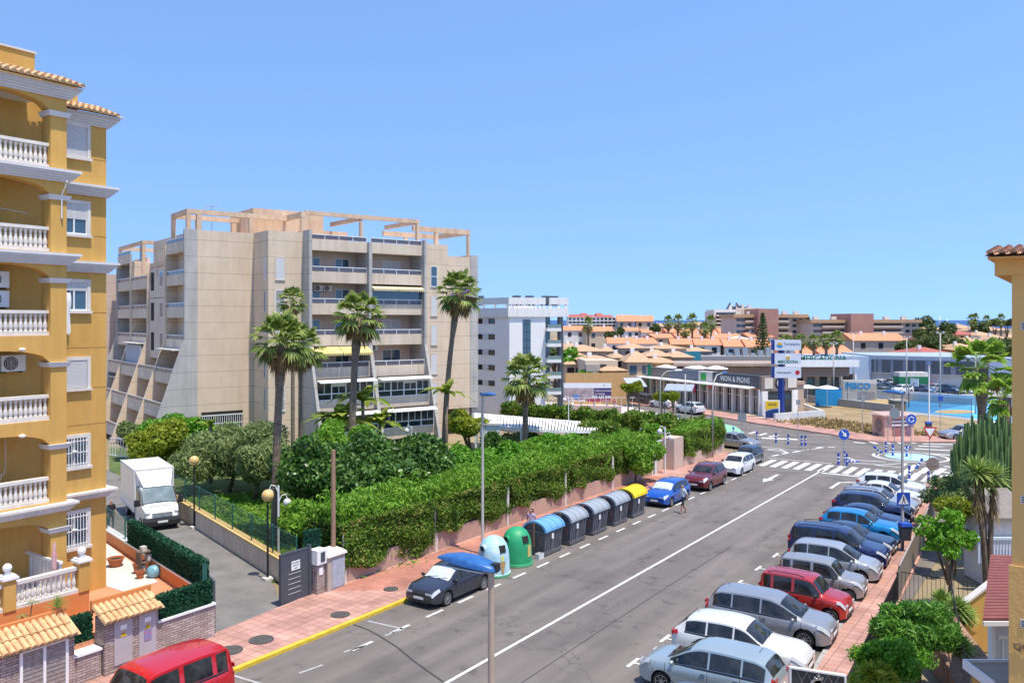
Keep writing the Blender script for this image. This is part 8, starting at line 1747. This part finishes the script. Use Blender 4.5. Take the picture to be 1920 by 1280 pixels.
# far palms and trees
far_src=[]
def farpalm(u,vt,Y,lab,R0=1.75):
    z=ZV(vt,Y)
    if not far_src: far_src.append(palm(u,Y,vt,R0,lab,tr=.32,nf=22,dry=.3,group='palms in the far town')); far_src.append(z); return
    o=dup(far_src[0],AT(u,Y),random.uniform(0,6),lab,'palm tree','palms in the far town',scale=(.95,.95,z/far_src[1])); 
    for ch in o.children:
        pass
    return o
for i,(u,vt,Y,lab) in enumerate([(1474,641,158,'leftmost of the four palms before the brick block'),(1526,641,158,'second of the four palms before the brick block'),(1549,640,158,'third of the four palms before the brick block'),(1569,635,158,'rightmost of the four palms before the brick block'),(1103,609,200,'lone palm before the white terraces on the left'),(1271,604,210,'first tall palm on the orange roofs skyline'),(1298,603,205,'second tall palm on the orange roofs skyline'),(1333,606,205,'third tall palm on the orange roofs skyline'),(1321,617,200,'short palm left of the third skyline palm'),(1284,620,200,'short palm between the first skyline palms'),(1253,605,230,'small palm left of the skyline palms'),(1501,640,160,'palm tight beside the pylon'),(1821,600,300,'left of the twin palms on the right hill'),(1829,599,300,'right of the twin palms on the right hill'),(1850,602,290,'lone palm on the right hill above the villas'),(1877,600,280,'rightmost palm on the right hill crest')]): farpalm(u,vt,Y,lab)
# conifer
x,y,_=AT(1430,165); r=empty('tall_conifer',(x,y,0),0,'tall dark araucaria rising in front of the brick tower','conifer'); zt=ZV(588,165); MB().lathe([(.3,0),(.05,zt)],8).build('trunk',M.wood,r); P=[]
for k in range(22):
    z=1.5+(zt-1.8)*k/21; rr=.3+2.2*(1-k/21)**.9
    for a in range(9):
        th=a*2*PI/9+k; 
        for j in range(14): t=random.random(); P.append((rr*t*math.cos(th),rr*t*math.sin(th),z+.25*t+random.gauss(0,.08)))
leafmesh('crown',np.array(P),.22,L.far,r,aspect=2.2)
for i,(u,v,Y,rx,lab) in enumerate([(1230,617,240,2.8,'small dark tree right of the twin gabled building'),(1514,604,260,2.8,'dark tree in the gap between the two brick blocks'),(1735,632,210,6,'large dark tree mass right of the brick block'),(1765,628,220,5.5,'dark tree group left of the hill villas'),(1750,645,185,5,'tree behind the dark red hip roof, left'),(1782,620,240,4.5,'tree at the foot of the hill villas'),(1800,645,190,3.6,'round tree between roof and ochre villa'),(1840,617,270,4,'dark tree between the hill villas'),(1866,606,300,3.5,'dark tree at the hill crest'),(1888,606,300,3,'dark tree at the wall edge on the crest'),(1722,650,190,5,'bright tree at the right foot of the brick block'),(1735,610,320,7,'distant grove near the sea'),(1076,680,130,2.5,'green tree beside the dark corner column'),(1040,668,140,2.6,'tree seen through the white block balconies'),(1100,703,118,1.5,'round green bush on the tan villa wall'),(1165,622,230,2.0,'small tree beside the cream terrace'),(1146,628,220,2.0,'bush behind the orange roofs left'),(1700,655,180,4,'tree left of the dark red hip roof'),(1880,660,150,4,'dark tree mass behind the right palm')]):
    rx*=.62 if Y>170 else .85; tree('distant_tree',u,v,Y,rx,rx*.8,lab,L.far if i!=12 and i!=14 else L.bright,n=8,npc=260,leaf=.5 if Y>150 else .35,trunk=.25,group='trees of the far town')
# cream flat villa details
r=empty('beige_villa',AT(1097,118,0),.05,'cream cubic villa with terrace wall behind the billboard','house'); e=118/FPX; MB().box(0,62*e,0,8,0,ZV(676,118)).build('wall',Wm[1],r); MB().box(26*e,40*e,-.05,-.003,ZV(695,118),ZV(683,118)).build('window',M.glass,r); MB().box(-3,5.5,-2.5,-2.2,0,ZV(700,118)+.2).build('terrace_wall',Wm[3],r); MB().box(0,26*e,-1.2,-.003,0,ZV(682,118)).build('shaded_wing',Wm[4],r)
seglocal('orange_garden_wall',G(1060,735),G(1170,730),0,2.6,.3,Wm[3],'long orange garden wall behind the billboard','wall')

# dense quarters of small houses
rnd=random.Random(5)
ON='first second third fourth fifth sixth seventh eighth ninth tenth eleventh twelfth thirteenth fourteenth fifteenth sixteenth seventeenth eighteenth nineteenth'.split()
def ORD(n):
    if n<20: return ON[n-1]
    t,u_=divmod(n,10); return ('twent','thirt','fort','fift','sixt')[t-2]+('ieth' if u_==0 else 'y '+ON[u_-1])
def quarter(n,ur,vr,wi,ri,label,group,hh,sc=1,dmin=30):
    src=None; pts=[]; made=[]
    for i in range(n):
        for _ in range(40):
            u=rnd.uniform(*ur); v=rnd.uniform(*vr); x,y,_z=G(u,v)
            if all((x-a)**2+(y-b)**2>dmin for a,b in pts): break
        else: continue
        pts.append((x,y))
        if src is None:
            src=made_=empty('town_house',(x,y,0),rnd.uniform(-.3,.5),label,'house',group,scale=sc); W_,D_=7.5,7
            MB().box(0,W_,0,D_,0,hh).build('wall',wi,src); i_=2.9
            MB().hexa([(-.4,-.4,hh-.05),(W_+.4,-.4,hh-.05),(W_+.4,D_+.4,hh-.05),(-.4,D_+.4,hh-.05)],[(i_,D_/2-.1,hh+1.5),(W_-i_,D_/2-.1,hh+1.5),(W_-i_,D_/2+.1,hh+1.5),(i_,D_/2+.1,hh+1.5)]).build('roof',ri,src)
            MB().box(5.2,5.8,4,4.6,hh+.3,hh+1.6).build('chimney',M.white,src); MB().box(-3,0,.5,5,0,hh*.55).build('annex',wi,src)
            for k in range(3): MB().box(.8+k*2.3,1.8+k*2.3,-.06,-.003,hh-1.9,hh-.7).build('window',M.dark if k==1 else M.glass,src)
            if hh>4.5:
                for k in range(3): MB().box(.8+k*2.3,1.8+k*2.3,-.06,-.003,hh-4.6,hh-3.1).build('window',M.glass,src)
        else: made_=dup(src,(x,y,0),rnd.choice((0,PI/2,PI))+rnd.uniform(-.3,.5),label,'house',group,scale=sc*rnd.uniform(.8,1.2))
        made.append((x/y,made_))
    made.sort(key=lambda q:q[0])
    for i,(_,o) in enumerate(made): o['label']=ORD(i+1)+' from the left of the '+label
quarter(40,(1062,1175),(672,712),Wm[1],M.tilet,'small tan roofed houses right of the white block','crowded tan roofed quarter',4.4,.72)
quarter(42,(1200,1345),(668,694),Wm[3],M.tilet,'small ochre houses crowded behind the shops','crowded ochre quarter behind the shops',3.6,.75)
quarter(64,(1060,1460),(641,668),Wm[0],M.tileo,'small white orange roofed houses of the middle rows','crowded orange roofed rows',5.0,.72)
quarter(30,(1740,1900),(645,672),Wm[2],M.tilet,'small tan villas crowded above the supermarket','crowded villas on the right',5.0,.8)
quarter(24,(1740,1900),(630,645),Wm[2],M.tilet,'small far villas on the upper right slope','villas of the upper right slope',6.0,.8)
